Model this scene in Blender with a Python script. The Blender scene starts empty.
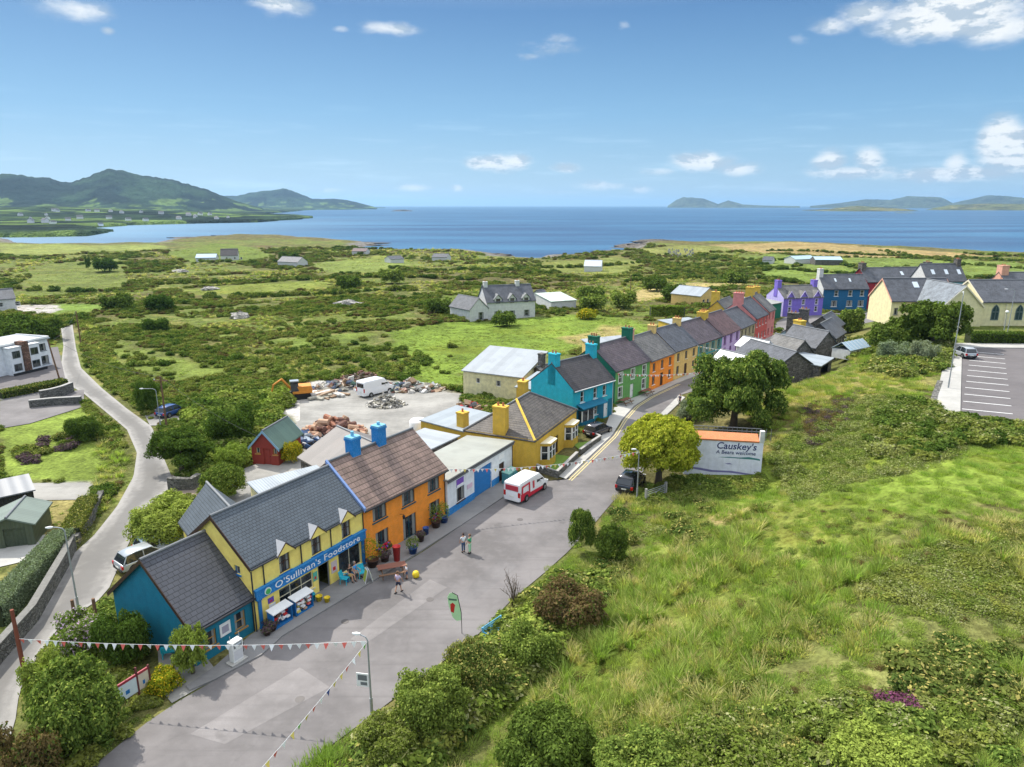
import bpy, math, random
import numpy as np
from mathutils import Vector, Matrix
R = math.radians
random.seed(7)
scn = bpy.context.scene
# ------------------------------------------------------------------ camera
F, H = 690.0, 28.0
PITCH = math.atan((383.5 - 205.5) / F)
cam = bpy.data.objects.new('camera', bpy.data.cameras.new('camera'))
scn.collection.objects.link(cam); scn.camera = cam
cam.data.sensor_width = 36.0; cam.data.lens = 36.0 * F / 1024
cam.data.clip_start = 0.5; cam.data.clip_end = 90000
cam.location = (0, 0, H); cam.rotation_euler = (math.pi / 2 - PITCH, 0, 0)
scn.render.resolution_x, scn.render.resolution_y = 1024, 767
# ------------------------------------------------------------------ light
SUN = Vector((-.65, .60, 1.0)).normalized()          # towards the sun
SUN_EL = math.asin(SUN.z); SUN_AZ = math.atan2(SUN.x, SUN.y)
scn.view_settings.view_transform = 'Standard'; scn.view_settings.look = 'None'
scn.view_settings.exposure = 0.97; scn.view_settings.gamma = 1; scn.view_settings.use_curve_mapping = False
scn.cycles.use_denoising = True
scn.cycles.max_bounces = 6; scn.cycles.diffuse_bounces = 3; scn.cycles.glossy_bounces = 2
scn.cycles.transmission_bounces = 3; scn.cycles.volume_bounces = 0; scn.cycles.transparent_max_bounces = 4
sl = bpy.data.lights.new('sun', 'SUN'); sl.energy = 2.9; sl.angle = R(.53); sl.color = (1, .95, .86)
sun = bpy.data.objects.new('sun', sl); scn.collection.objects.link(sun)
sun.rotation_euler = SUN.to_track_quat('Z', 'Y').to_euler(); sun.location = (-60, 60, 120)
world = bpy.data.worlds.new('World'); scn.world = world; world.use_nodes = True

class NT:
    """tiny node-tree writer"""
    def __init__(s, nt): s.nt = nt; s.n = nt.nodes; s.l = nt.links; s.n.clear()
    def set(s, sock, v):
        if isinstance(v, bpy.types.NodeSocket): s.l.new(v, sock)
        elif v is not None:
            try: sock.default_value = v
            except Exception: sock.default_value = tuple(v) + (1,)
    def node(s, t, ins=None, out=0, **kw):
        n = s.n.new(t)
        for k, v in kw.items(): setattr(n, k, v)
        for k, v in (ins or {}).items(): s.set(n.inputs[k], v)
        return n.outputs[out] if out is not None else n
    def math(s, op, a, b=None, c=None, clamp=False):
        i = {0: a}
        if b is not None: i[1] = b
        if c is not None: i[2] = c
        return s.node('ShaderNodeMath', i, operation=op, use_clamp=clamp)
    def noise(s, vec, scale, detail=4, rough=.55, dist=0, out=0):
        return s.node('ShaderNodeTexNoise', {'Vector': vec, 'Scale': scale, 'Detail': detail, 'Roughness': rough, 'Distortion': dist}, out)
    def ramp(s, fac, stops, interp='LINEAR'):
        n = s.n.new('ShaderNodeValToRGB'); n.color_ramp.interpolation = interp
        e = n.color_ramp.elements
        while len(e) < len(stops): e.new(.5)
        for k, (p, c) in enumerate(stops):
            e[k].position = p; e[k].color = (c, c, c, 1) if isinstance(c, (int, float)) else tuple(c) + (1,)
        s.set(n.inputs[0], fac); return n.outputs[0]
    def mix(s, fac, a, b, blend='MIX'):
        n = s.n.new('ShaderNodeMix'); n.data_type = 'RGBA'; n.blend_type = blend
        s.set(n.inputs[0], fac)
        for k, v in ((6, a), (7, b)):
            s.set(n.inputs[k], tuple(v) + (1,) if isinstance(v, tuple) and len(v) == 3 else v)
        return n.outputs[2]
    def mapr(s, v, a, b, c=0, d=1, smooth=True):
        return s.node('ShaderNodeMapRange', {0: v, 1: a, 2: b, 3: c, 4: d}, interpolation_type='SMOOTHSTEP' if smooth else 'LINEAR')
    def bump(s, h, strength, dist, normal=None):
        i = {'Height': h, 'Strength': strength, 'Distance': dist}
        if normal: i['Normal'] = normal
        return s.node('ShaderNodeBump', i)

def px2dir(x, y):
    Y = y - 383.5
    v = Vector((x - 512, F * math.cos(PITCH) - Y * math.sin(PITCH), -F * math.sin(PITCH) - Y * math.cos(PITCH)))
    return v.normalized()

SKG = 1 / (.13 * 2 ** scn.view_settings.exposure)
def SKYC(r, g, b): return (r, g, b)
# sky: Nishita plus procedural cumulus set by direction on the sky dome
def build_world():
    t = NT(world.node_tree)
    sky = t.node('ShaderNodeTexSky', None, sky_type='NISHITA', sun_disc=False, sun_elevation=SUN_EL,
                 sun_rotation=SUN_AZ, altitude=0, air_density=1.0, dust_density=.35, ozone_density=2.2)
    d = t.node('ShaderNodeTexCoord', None, 0)
    sep = t.node('ShaderNodeSeparateXYZ', {0: d}, None)
    az = t.math('ARCTAN2', sep.outputs[0], sep.outputs[1])
    el = t.math('ARCSINE', sep.outputs[2])
    uv = t.node('ShaderNodeCombineXYZ', {0: az, 1: t.math('MULTIPLY', el, 2.2)})
    n1 = t.noise(uv, 20, 8, .58); n2 = t.noise(uv, 7, 5, .6)
    clouds = [(950, 14, 90, 19, 1.15), (1000, 30, 48, 13, 1.), (868, 12, 36, 12, .85), (832, 27, 30, 9, .7), (800, 39, 18, 6, .6), (1002, 144, 26, 19, 1.5), (1020, 152, 26, 16, 1.3), (1000, 172, 70, 5, .7), (560, 38, 26, 6, .5), (525, 56, 20, 5, .42),
              (498, 163, 30, 10, 1.), (480, 163, 16, 8, .9), (516, 162, 18, 9, .95), (567, 168, 18, 6, .8), (415, 188, 20, 4.5, .8), (457, 188, 7, 4, .8),
              (75, 10, 42, 10, .75), (278, 3, 32, 10, .85), (390, 29, 34, 7, .8), (108, 31, 8, 4, .7), (550, 48, 42, 9, .42), (340, 29, 12, 4, .6),
              (700, 162, 38, 10, 1.), (708, 160, 16, 9, 1.15), (740, 170, 26, 7, .9), (600, 186, 34, 6, .7), (640, 190, 14, 5, .7), (660, 171, 24, 5, .6),
              (828, 161, 20, 9, 1.1), (870, 159, 18, 12, 1.), (850, 172, 55, 7, .8), (960, 174, 80, 8, .95), (955, 162, 16, 9, .95), (790, 190, 60, 4, .5),
              (320, 190, 40, 3, .5), (940, 195, 60, 4, .5), (625, 26, 10, 5, .5), (560, 192, 40, 3.5, .5)]
    tot = None
    for (x, y, sx, sy, a) in clouds:
        v = px2dir(x, y); a0 = math.atan2(v.x, v.y); e0 = math.asin(v.z)
        v2 = px2dir(x + sx, y); sa = abs(math.atan2(v2.x, v2.y) - a0); se = sy / 712.0
        du = t.math('MULTIPLY_ADD', az, 1 / sa, -a0 / sa); dv = t.math('MULTIPLY_ADD', el, 1 / se, -e0 / se)
        q = t.math('ADD', t.math('MULTIPLY', du, du), t.math('MULTIPLY', dv, dv))
        g = t.math('MULTIPLY', t.math('EXPONENT', t.math('MULTIPLY', q, -1.0)), a * 1.25)
        tot = g if tot is None else t.math('MAXIMUM', tot, g)
    f = t.math('ADD', tot, t.math('MULTIPLY', t.math('SUBTRACT', n1, .5), 1.45))
    f = t.math('ADD', f, t.math('MULTIPLY', t.math('SUBTRACT', n2, .5), .5))
    m = t.math('MULTIPLY', t.mapr(f, .26, 1.15), t.math('MINIMUM', t.math('MULTIPLY', tot, 3.0), 1.0))
    # wispy high veil low on the horizon
    n3 = t.noise(t.node('ShaderNodeCombineXYZ', {0: t.math('MULTIPLY', az, 3), 1: t.math('MULTIPLY', el, 30)}), 2.2, 6, .6)
    veil = t.math('MULTIPLY', t.mapr(n3, .5, .75), t.mapr(el, .015, .16, .35, 0))
    shade = t.noise(t.node('ShaderNodeVectorMath', {0: uv, 1: (.01, -.02, 0)}, operation='ADD'), 26, 6, .62)
    ccol = t.mix(t.mapr(t.math('SUBTRACT', shade, n1), -.09, .05), (2.1, 2.5, 2.9), (4.0, 4.1, 4.1))
    grad = t.ramp(t.math('DIVIDE', el, .9), [(0, SKYC(.34, .55, .74)), (.05, SKYC(.265, .48, .70)), (.13, SKYC(.165, .385, .64)), (.27, SKYC(.055, .190, .43)), (.5, SKYC(.68, .74, .82)), (1, SKYC(1.1, 1.1, 1.1))])
    base = t.mix(t.mapr(el, .15, .8, .88, .8), sky, t.node('ShaderNodeVectorMath', {0: grad, 1: (SKG,) * 3}, operation='MULTIPLY'))
    dome_fill = t.mapr(el, .3, .65, 1.0, 1.75); base = t.mix(1, base, t.node('ShaderNodeCombineXYZ', {0: dome_fill, 1: dome_fill, 2: dome_fill}), 'MULTIPLY')  # unseen upper dome brightened to fill the shaded street fronts
    base = t.mix(t.math('MINIMUM', veil, 1), base, (3.4, 4.4, 5.1))
    col = t.mix(t.math('MULTIPLY', m, .93), base, ccol)
    bg = t.node('ShaderNodeBackground', {'Color': col, 'Strength': .13})
    o = t.n.new('ShaderNodeOutputWorld'); t.l.new(bg, o.inputs[0])
build_world()

# ------------------------------------------------------------------ terrain maths
def vnoise(x, y, seed=0):
    x = np.asarray(x, float); y = np.asarray(y, float)
    xi = np.floor(x).astype(np.int64); yi = np.floor(y).astype(np.int64)
    fx = x - xi; fy = y - yi; fx = fx * fx * (3 - 2 * fx); fy = fy * fy * (3 - 2 * fy)
    def h(a, b):
        n = (a * 374761393 + b * 668265263 + seed * 1274126177) & 0xffffffff
        n = ((n ^ (n >> 13)) * 1103515245) & 0xffffffff
        n = ((n ^ (n >> 15)) * 2246822519) & 0xffffffff
        return ((n ^ (n >> 16)) & 0xffff) / 65535.0
    return (h(xi, yi) * (1 - fx) + h(xi + 1, yi) * fx) * (1 - fy) + (h(xi, yi + 1) * (1 - fx) + h(xi + 1, yi + 1) * fx) * fy
def fbm(x, y, o=4, seed=0):
    s = 0; a = .5; tot = 0
    for k in range(o):
        s = s + a * vnoise(x * 2 ** k + 17.3 * k, y * 2 ** k - 9.1 * k, seed + k); tot += a; a *= .5
    return s / tot
def sm(v): v = np.clip(v, 0, 1); return v * v * (3 - 2 * v)
def seg_dist(x, y, pts, closed=False):
    """distance to a polyline and side sign (+ = right of its direction)"""
    best = np.full(np.shape(x), 1e12); side = np.zeros(np.shape(x))
    P_ = list(pts) + ([pts[0]] if closed else [])
    for (ax, ay), (bx, by) in zip(P_[:-1], P_[1:]):
        dx, dy = bx - ax, by - ay; L2 = dx * dx + dy * dy + 1e-9
        t = np.clip(((x - ax) * dx + (y - ay) * dy) / L2, 0, 1)
        qx, qy = x - (ax + t * dx), y - (ay + t * dy); d = qx * qx + qy * qy
        c = dy * qx - dx * qy
        m = d < best; best = np.where(m, d, best); side = np.where(m, np.sign(c), side)
    return np.sqrt(best), side
def inside(x, y, poly):
    r = np.zeros(np.shape(x), bool); n = len(poly)
    for i in range(n):
        (ax, ay), (bx, by) = poly[i], poly[(i + 1) % n]
        if ay == by: continue
        r ^= ((ay > y) != (by > y)) & (x < (bx - ax) * (y - ay) / (by - ay) + ax)
    return r
sP, cP = math.sin(PITCH), math.cos(PITCH)
def G(x, y, z=0.0):
    """where the view line through a point of the photograph meets the level z: metres on the ground"""
    Y = y - 383.5; k = (H - z) / (F * sP + Y * cP)
    return ((x - 512) * k, (F * cP - Y * sP) * k)
SEA = -9.0
ROAD_R = [(-24, 8), (-14, 24.5)] + [G(331, 746), G(372, 716), G(477, 636), G(512, 600), G(547, 571), G(568, 552), G(596, 522), G(612, 503), (13.8, 69), (18.5, 82), G(665, 413.4), G(679, 395.8), (38, 113), (48, 127), (62, 149), (74, 166)]
COAST_PX = [(-260, 237), (4, 238.6), (19, 244.5), (90, 245), (155, 244), (157, 242), (185, 239), (215, 237), (240, 235.5), (288, 236.5), (318, 239), (345, 241), (374, 244), (358, 249), (391, 250.5), (431, 251), (463, 250.5), (496, 254), (508, 259), (537, 260.5), (547, 256), (574, 255), (617, 252.5), (634, 249), (637, 244.5), (657, 240.5), (682, 241.5), (712, 243), (768, 244), (790, 243.5), (890, 248), (1014, 253.5), (1160, 260), (1400, 268)]
COAST = [G(x, y, SEA) for x, y in COAST_PX]
LAND = COAST + [(900, 200), (700, -300), (-700, -300), (-1500, 250)]
FAR_PX = [(-200, 239), (0, 238), (87, 236.2), (115, 231.5), (92, 228), (140, 225), (200, 223.5), (256, 222.5), (300, 219.5), (316, 217.6), (300, 216), (256, 214.5), (290, 212), (306, 210.2), (330, 209.3), (376, 208.2)]
FAR = [G(x, y, SEA) for x, y in FAR_PX] + [(-2600, 17000), (-16000, 17000), (-14000, 1500)]
CARPARK = [G(948, 345, 7), G(1100, 345, 7), G(1100, 424, 7), G(938, 414, 7)]
def height(x, y, rough=True):
    x = np.asarray(x, float); y = np.asarray(y, float)
    d, s = seg_dist(x, y, ROAD_R); d = d * s
    hill = 7.0 * sm((d - 3) / 25) * (1 - sm((y - 140 - .15 * (x - 80)) / 45))
    hill = hill * (1 - np.exp(-((x - 23) / 8) ** 2 - ((y - 65) / 6) ** 2))
    far = sm((np.hypot(x, y) - 170) / 260)
    z = hill - 6.5 * far
    if rough:
        und = sm((y - 95) / 130) * (1 - sm((d + 45) / 35)) + sm((y - 230) / 60)
        und = np.clip(und, 0, 1) * (1 - .3 * far)
        lane = sm((np.abs(x + 60 + (y - 100) * .75) - 9) / 18); lane = np.where(y > 185, 1, lane)
        z = z + (fbm(x / 38, y / 38, 4, 3) - .5) * 5.0 * und * lane
        slope = sm((d - 8) / 10) * (1 - sm((d - 24) / 6) * inside(x, y, [(30, 60), (30, 160), (300, 160), (300, 50)]))
        z = z + (fbm(x / 7, y / 7, 3, 5) - .5) * 1.1 * slope
    cd, _ = seg_dist(x, y, LAND, True); cin = inside(x, y, LAND)
    cdn = cd + (fbm(x / 25, y / 25, 3, 8) - .5) * 14 * np.clip(1 - cd / 60, 0, 1)
    land = SEA + (z - SEA) * np.clip(cdn / 14, 0, 1) ** .6
    return np.where(cin, np.maximum(land, SEA - 1), SEA - np.clip(cd * .2, .3, 6))
def hz(x, y): return float(height(np.array([x]), np.array([y]))[0])
def T(px, py):
    """first meeting of a view line with the terrain"""
    v = px2dir(px, py); ts = np.exp(np.linspace(math.log(25), math.log(1600), 1600))
    x, y, z = v.x * ts, v.y * ts, H + v.z * ts
    b = np.nonzero(z < height(x, y))[0]
    k = b[0] if len(b) else len(ts) - 1
    return (float(x[k]), float(y[k]), float(height(x[k:k + 1], y[k:k + 1])[0]))
# ------------------------------------------------------------------ object helpers
col = scn.collection
def link(o, parent=None):
    col.objects.link(o)
    if parent is not None: o.parent = parent
    return o
def tag(o, label=None, cat=None, group=None, kind=None):
    if label: o['label'] = label
    if cat: o['category'] = cat
    if group: o['group'] = group
    if kind: o['kind'] = kind
    return o
def empty(name, label, cat, loc=(0, 0, 0), rz=0, group=None):
    o = link(bpy.data.objects.new(name, None)); o.location = loc; o.rotation_euler = (0, 0, rz)
    o.empty_display_size = .3
    return tag(o, label, cat, group)
def copy_tree(o, parent=None):
    c = o.copy(); col.objects.link(c)
    if parent is not None: c.parent = parent
    for ch in [q for q in bpy.data.objects if q.parent == o]: copy_tree(ch, c)
    return c
class MB:
    """mesh builder: collects pieces, builds ONE mesh object with metre UVs"""
    def __init__(s): s.v = []; s.f = []; s.m = []
    def add(s, vs, fs, m=0):
        b = len(s.v); s.v += [tuple(p) for p in vs]; s.f += [tuple(b + i for i in f) for f in fs]; s.m += [m] * len(fs)
        return s
    def quad(s, a, b, c, d, m=0): return s.add([a, b, c, d], [(0, 1, 2, 3)], m)
    def box(s, x0, x1, y0, y1, z0, z1, m=0):
        return s.add([(x0, y0, z0), (x1, y0, z0), (x1, y1, z0), (x0, y1, z0), (x0, y0, z1), (x1, y0, z1), (x1, y1, z1), (x0, y1, z1)],
                     [(0, 3, 2, 1), (4, 5, 6, 7), (0, 1, 5, 4), (1, 2, 6, 5), (2, 3, 7, 6), (3, 0, 4, 7)], m)
    def ext(s, poly, vec, m=0):
        """polygon (3d points) swept along vec, closed"""
        n = len(poly); v = Vector(vec); a = [Vector(p) for p in poly]
        s.add([*a, *[p + v for p in a]], [tuple(range(n))[::-1], tuple(range(n, 2 * n))] + [(i, (i + 1) % n, n + (i + 1) % n, n + i) for i in range(n)], m)
        return s
    def tube(s, pts, r, n=8, m=0, cap=True):
        pts = [Vector(p) for p in pts]; rs = r if isinstance(r, (list, tuple)) else [r] * len(pts)
        vs = []; fs = []
        for i, p in enumerate(pts):
            d = (pts[min(i + 1, len(pts) - 1)] - pts[max(i - 1, 0)]).normalized()
            u = d.cross(Vector((0, 0, 1)) if abs(d.z) < .95 else Vector((1, 0, 0))).normalized(); w = d.cross(u)
            for k in range(n):
                a = 2 * math.pi * k / n; vs.append(p + (u * math.cos(a) + w * math.sin(a)) * rs[i])
        for i in range(len(pts) - 1):
            for k in range(n):
                a, b = i * n + k, i * n + (k + 1) % n; fs.append((a, b, b + n, a + n))
        if cap: fs += [tuple(range(n))[::-1], tuple(range((len(pts) - 1) * n, len(pts) * n))]
        return s.add(vs, fs, m)
    def lathe(s, prof, c=(0, 0, 0), n=16, m=0, axis='Z'):
        vs = []; fs = []
        for (r, z) in prof:
            for k in range(n):
                a = 2 * math.pi * k / n; x, y = r * math.cos(a), r * math.sin(a)
                p = (x, y, z) if axis == 'Z' else (x, z, y)
                vs.append((p[0] + c[0], p[1] + c[1], p[2] + c[2]))
        for i in range(len(prof) - 1):
            for k in range(n):
                a, b = i * n + k, i * n + (k + 1) % n; fs.append((a, b, b + n, a + n))
        fs += [tuple(range(n))[::-1], tuple(range((len(prof) - 1) * n, len(prof) * n))]
        return s.add(vs, fs, m)
    def loft(s, rings, m=0, cap=True):
        n = len(rings[0]); vs = [p for r in rings for p in r]; fs = []
        for i in range(len(rings) - 1):
            for k in range(n):
                a, b = i * n + k, i * n + (k + 1) % n; fs.append((a, b, b + n, a + n))
        if cap: fs += [tuple(range(n))[::-1], tuple(range((len(rings) - 1) * n, len(rings) * n))]
        return s.add(vs, fs, m)
    def build(s, name, mats, parent=None, loc=None, smooth=False, rz=0, bevel=0, uv=True):
        me = bpy.data.meshes.new(name)
        me.from_pydata([tuple(p) for p in s.v], [], s.f)
        mats = mats if isinstance(mats, (list, tuple)) else [mats]
        for m_ in mats: me.materials.append(m_)
        if len(mats) > 1: me.polygons.foreach_set('material_index', s.m)
        if uv and len(s.f) < 30000:
            ul = me.uv_layers.new(name='UVMap').data
            for p in me.polygons:
                n = p.normal
                if abs(n.z) > .999: u = Vector((1, 0, 0))
                else: u = Vector((-n.y, n.x, 0)).normalized()
                w = n.cross(u)
                for li in p.loop_indices:
                    co = me.vertices[me.loops[li].vertex_index].co; ul[li].uv = (co.dot(u), co.dot(w))
        if smooth: me.polygons.foreach_set('use_smooth', [True] * len(me.polygons))
        o = link(bpy.data.objects.new(name, me), parent)
        if loc is not None: o.location = loc
        o.rotation_euler.z = rz
        if bevel:
            b = o.modifiers.new('bevel', 'BEVEL'); b.width = bevel; b.segments = 2; b.limit_method = 'ANGLE'
        return o
def grid_mesh(name, X, Y, Z, cols=None):
    """mesh from 2d arrays, optional per-vertex colour"""
    nr, nc = X.shape; me = bpy.data.meshes.new(name)
    co = np.stack([X, Y, Z], -1).reshape(-1, 3).astype(np.float32)
    i = np.arange((nr - 1) * nc).reshape(nr - 1, nc)[:, :-1].ravel()
    q = np.stack([i, i + 1, i + nc + 1, i + nc], -1).astype(np.int32)
    return raw_mesh(me, co, q, cols)
def raw_mesh(me, co, q, cols=None, smooth=True):
    k = q.shape[1]
    me.vertices.add(len(co)); me.vertices.foreach_set('co', co.astype(np.float32).ravel())
    me.loops.add(q.size); me.loops.foreach_set('vertex_index', q.astype(np.int32).ravel())
    me.polygons.add(len(q)); me.polygons.foreach_set('loop_start', np.arange(0, q.size, k, dtype=np.int32))
    me.polygons.foreach_set('loop_total', np.full(len(q), k, np.int32))
    me.polygons.foreach_set('use_smooth', np.full(len(q), smooth))
    me.update(calc_edges=True)
    if cols is not None:
        a = me.color_attributes.new('gcol', 'FLOAT_COLOR', 'POINT')
        c4 = np.ones((len(co), 4), np.float32); c4[:, :3] = cols.reshape(-1, 3); a.data.foreach_set('color', c4.ravel())
    return me
# ------------------------------------------------------------------ materials
def new_mat(name):
    m = bpy.data.materials.new(name); m.use_nodes = True; return m, NT(m.node_tree)
def finish(t, color, rough=.7, normal=None, spec=.3, metal=0, extra=None):
    b = t.n.new('ShaderNodeBsdfPrincipled'); t.set(b.inputs['Base Color'], color if not isinstance(color, tuple) else color[:3] + (1,))
    t.set(b.inputs['Roughness'], rough); b.inputs['Specular IOR Level'].default_value = spec; t.set(b.inputs['Metallic'], metal)
    if normal: t.l.new(normal, b.inputs['Normal'])
    for k, v in (extra or {}).items(): t.set(b.inputs[k], v)
    o = t.n.new('ShaderNodeOutputMaterial'); t.l.new(b.outputs[0], o.inputs[0]); return b
MATS = {}
def paint(name, c, rough=.75, var=.12, bump=.15, streak=.13, dirt=(.25, .22, .17), scale=1.6):
    """rendered / painted masonry: patchy tone, rain streaks, low grime"""
    if name in MATS: return MATS[name]
    m, t = new_mat(name); oc = t.node('ShaderNodeTexCoord', None, 3)
    n = t.noise(oc, scale, 5); st = t.noise(t.node('ShaderNodeMapping', {0: oc, 3: (2.2, 2.2, .25)}), 1.5, 4, .6)
    fine = t.noise(oc, 14, 3)
    col_ = t.mix(t.mapr(n, .3, .7), tuple(x * (1 - var) for x in c), tuple(min(1, x * (1 + var * .5)) for x in c))
    col_ = t.mix(t.math('MULTIPLY', t.mapr(st, .5, .8), streak), col_, tuple(x * .45 + d * .25 for x, d in zip(c, dirt)))
    col_ = t.mix(t.math('MULTIPLY', t.mapr(fine, .45, .75), .12), col_, (.9, .9, .88) if max(c) > .3 else (.3, .3, .3))
    finish(t, col_, rough, t.bump(t.noise(oc, 30, 4), bump, .02)); MATS[name] = m; return m
def plain(name, c, rough=.5, metal=0, spec=.4, var=.12, sc=4, coat=0):
    if name in MATS: return MATS[name]
    m, t = new_mat(name); oc = t.node('ShaderNodeTexCoord', None, 3)
    n = t.noise(oc, sc, 3); col_ = t.mix(n, tuple(x * (1 - var) for x in c), tuple(min(1, x * (1 + var)) for x in c))
    finish(t, col_, rough, None, spec, metal, {'Coat Weight': coat} if coat else None); MATS[name] = m; return m
def slate(name, c, w=.32, h=.30, var=.22, moss=.0, bump=.6, line=.45, mott=1.0):
    m, t = new_mat(name); uv = t.node('ShaderNodeTexCoord', None, 2); oc = t.node('ShaderNodeTexCoord', None, 3)
    br = t.node('ShaderNodeTexBrick', {'Vector': uv, 'Color1': tuple(x * (1 - var) for x in c) + (1,), 'Color2': tuple(x * (1 + var) for x in c) + (1,), 'Mortar': tuple(x * .35 for x in c) + (1,),
                'Scale': 1.0, 'Mortar Size': .018, 'Mortar Smooth': .3, 'Brick Width': w, 'Row Height': h}, None)
    sepu = t.node('ShaderNodeSeparateXYZ', {0: uv}, None)
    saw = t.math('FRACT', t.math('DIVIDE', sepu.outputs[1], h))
    n = t.noise(oc, .8, 5); n2 = t.noise(oc, 5, 4)
    c_ = t.mix(t.mapr(n, .35, .7, 0, .45 * mott), br.outputs[0], tuple(min(1, x * 1.9) for x in c))
    c_ = t.mix(t.mapr(n2, .55, .75, 0, .25 * mott + moss), c_, (.16, .15, .09) if moss else (.2, .2, .2))
    c_ = t.mix(t.mapr(saw, .0, .22, line, 0), c_, tuple(x * .3 for x in c))  # shadow gap under each overlapping course painted as a dark row edge
    hgt = t.math('ADD', t.math('MULTIPLY', saw, -.7), t.math('MULTIPLY', br.outputs[1], -.5))
    finish(t, c_, .62, t.bump(hgt, bump, .03), .35); MATS[name] = m; return m
def tin(name, c, pitch=.2, along=0, rust=.15, rough=.5, metal=0, bump=.7):
    """corrugated / ribbed sheeting, ribs down the slope"""
    m, t = new_mat(name); uv = t.node('ShaderNodeTexCoord', None, 2); oc = t.node('ShaderNodeTexCoord', None, 3)
    s_ = t.node('ShaderNodeSeparateXYZ', {0: uv}, None)
    w = t.math('SINE', t.math('MULTIPLY', s_.outputs[along], 2 * math.pi / pitch))
    pan = t.node('ShaderNodeTexWhiteNoise', {'W': t.math('FLOOR', t.math('DIVIDE', s_.outputs[along], 1.05))}, 0, noise_dimensions='1D')
    n = t.noise(oc, .7, 5); st = t.noise(t.node('ShaderNodeMapping', {0: uv, 3: (3, .25, 1)}), 1.3, 4)
    c_ = t.mix(t.math('MULTIPLY', pan, .8), tuple(x * .86 for x in c), tuple(min(1, x * 1.08) for x in c))
    c_ = t.mix(t.mapr(n, .4, .75, 0, .5), c_, tuple(x * .72 for x in c))
    c_ = t.mix(t.mapr(st, .55, .8, 0, rust), c_, (.22, .12, .07))
    finish(t, c_, rough, t.bump(w, bump, .02), .5, metal); MATS[name] = m; return m
def stone(name, c, scale=2.2, var=.5, bump=1.0):
    m, t = new_mat(name); oc = t.node('ShaderNodeTexCoord', None, 3)
    v = t.node('ShaderNodeTexVoronoi', {'Vector': t.node('ShaderNodeMapping', {0: oc, 3: (1, 1, 1.9)}), 'Scale': scale}, None)
    e = t.node('ShaderNodeTexVoronoi', {'Vector': t.node('ShaderNodeMapping', {0: oc, 3: (1, 1, 1.9)}), 'Scale': scale}, 0, feature='DISTANCE_TO_EDGE')
    g = t.node('ShaderNodeRGBToBW', {0: v.outputs[1]})
    c_ = t.mix(g, tuple(x * (1 - var) for x in c), tuple(min(1, x * (1 + var)) for x in c))
    c_ = t.mix(t.mapr(e, 0, .07, 1, 0), c_, tuple(x * .3 for x in c)); c_ = t.mix(t.mapr(t.noise(oc, 3, 4), .5, .8, 0, .5), c_, (.12, .12, .07))
    finish(t, c_, .9, t.bump(t.mapr(e, 0, .12), bump, .05), .1); MATS[name] = m; return m
def asphalt(name, c, patch=.3, lat=False):
    m, t = new_mat(name); oc = t.node('ShaderNodeTexCoord', None, 3)
    n = t.noise(oc, .16, 5, .6); n2 = t.noise(oc, 1.4, 4); n3 = t.noise(oc, 22, 2)
    c_ = t.mix(t.mapr(n, .3, .7), tuple(x * (1 - patch) for x in c), tuple(x * (1 + patch * .6) for x in c))
    c_ = t.mix(t.mapr(n2, .45, .75, 0, .3), c_, tuple(x * 1.3 for x in c)); c_ = t.mix(t.mapr(n3, .3, .8, 0, .35), c_, tuple(x * .6 for x in c))
    st_ = t.noise(t.node('ShaderNodeMapping', {0: oc, 2: (0, 0, -.98), 3: (.09, 1.6, 1)}), 1, 5, .6); c_ = t.mix(t.mapr(st_, .5, .72, 0, .38), c_, tuple(x * .62 for x in c))
    ol = t.noise(oc, .55, 3, .5); c_ = t.mix(t.mapr(ol, .66, .74, 0, .45), c_, tuple(x * .5 for x in c))
    if lat:
        la_ = t.node('ShaderNodeSeparateXYZ', {0: t.node('ShaderNodeAttribute', None, 0, attribute_name='gcol')}, 0)
        e_ = t.math('ADD', t.math('ABSOLUTE', t.math('SUBTRACT', la_, .5)), t.math('MULTIPLY', t.math('SUBTRACT', n2, .5), .22))
        c_ = t.mix(t.mapr(e_, .10, .30, .75, 0), c_, tuple(x * .60 for x in c)); c_ = t.mix(t.mapr(e_, .32, .44, 0, .7), c_, tuple(x * 1.35 for x in c))
    cr = t.node('ShaderNodeTexVoronoi', {'Vector': t.node('ShaderNodeVectorMath', {0: oc, 1: t.node('ShaderNodeTexNoise', {'Vector': oc, 'Scale': .8}, 1)}, operation='ADD'), 'Scale': .16}, 0, feature='DISTANCE_TO_EDGE')
    c_ = t.mix(t.mapr(cr, 0, .012, .10, 0), c_, tuple(x * .45 for x in c))
    finish(t, c_, .85, t.bump(n3, .3, .01), .25); MATS[name] = m; return m
def ground_mat(name='ground_cover', hazy=False):
    m, t = new_mat(name); at = t.node('ShaderNodeAttribute', None, 0, attribute_name='gcol'); oc = t.node('ShaderNodeTexCoord', None, 3)
    a = t.noise(oc, .35, 5, .65); b = t.noise(oc, 2.4, 4, .7); c = t.noise(oc, .05 if not hazy else .004, 5, .65)
    k = t.math('ADD', t.math('MULTIPLY', t.math('SUBTRACT', a, .5), 2.0), t.math('MULTIPLY', t.math('SUBTRACT', b, .5), 2.4))
    v = t.math('MAXIMUM', t.math('ADD', 1.0, k), .22)
    n = t.n.new('ShaderNodeMix'); n.data_type = 'RGBA'; n.blend_type = 'MULTIPLY'; n.inputs[0].default_value = 1
    t.l.new(at, n.inputs[6]); t.l.new(t.node('ShaderNodeCombineXYZ', {0: v, 1: v, 2: v}), n.inputs[7])
    c_ = t.mix(t.mapr(c, .5, .75, 0, .45), n.outputs[2], t.mix(1, at, (1.35, .95, .7), 'MULTIPLY'))
    h = t.math('ADD', t.math('MULTIPLY', a, 1.2), t.math('MULTIPLY', b, .35))
    finish(t, c_, .95, t.bump(h, .9, .6), .08); MATS[name] = m; return m
M_ground = ground_mat()
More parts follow.
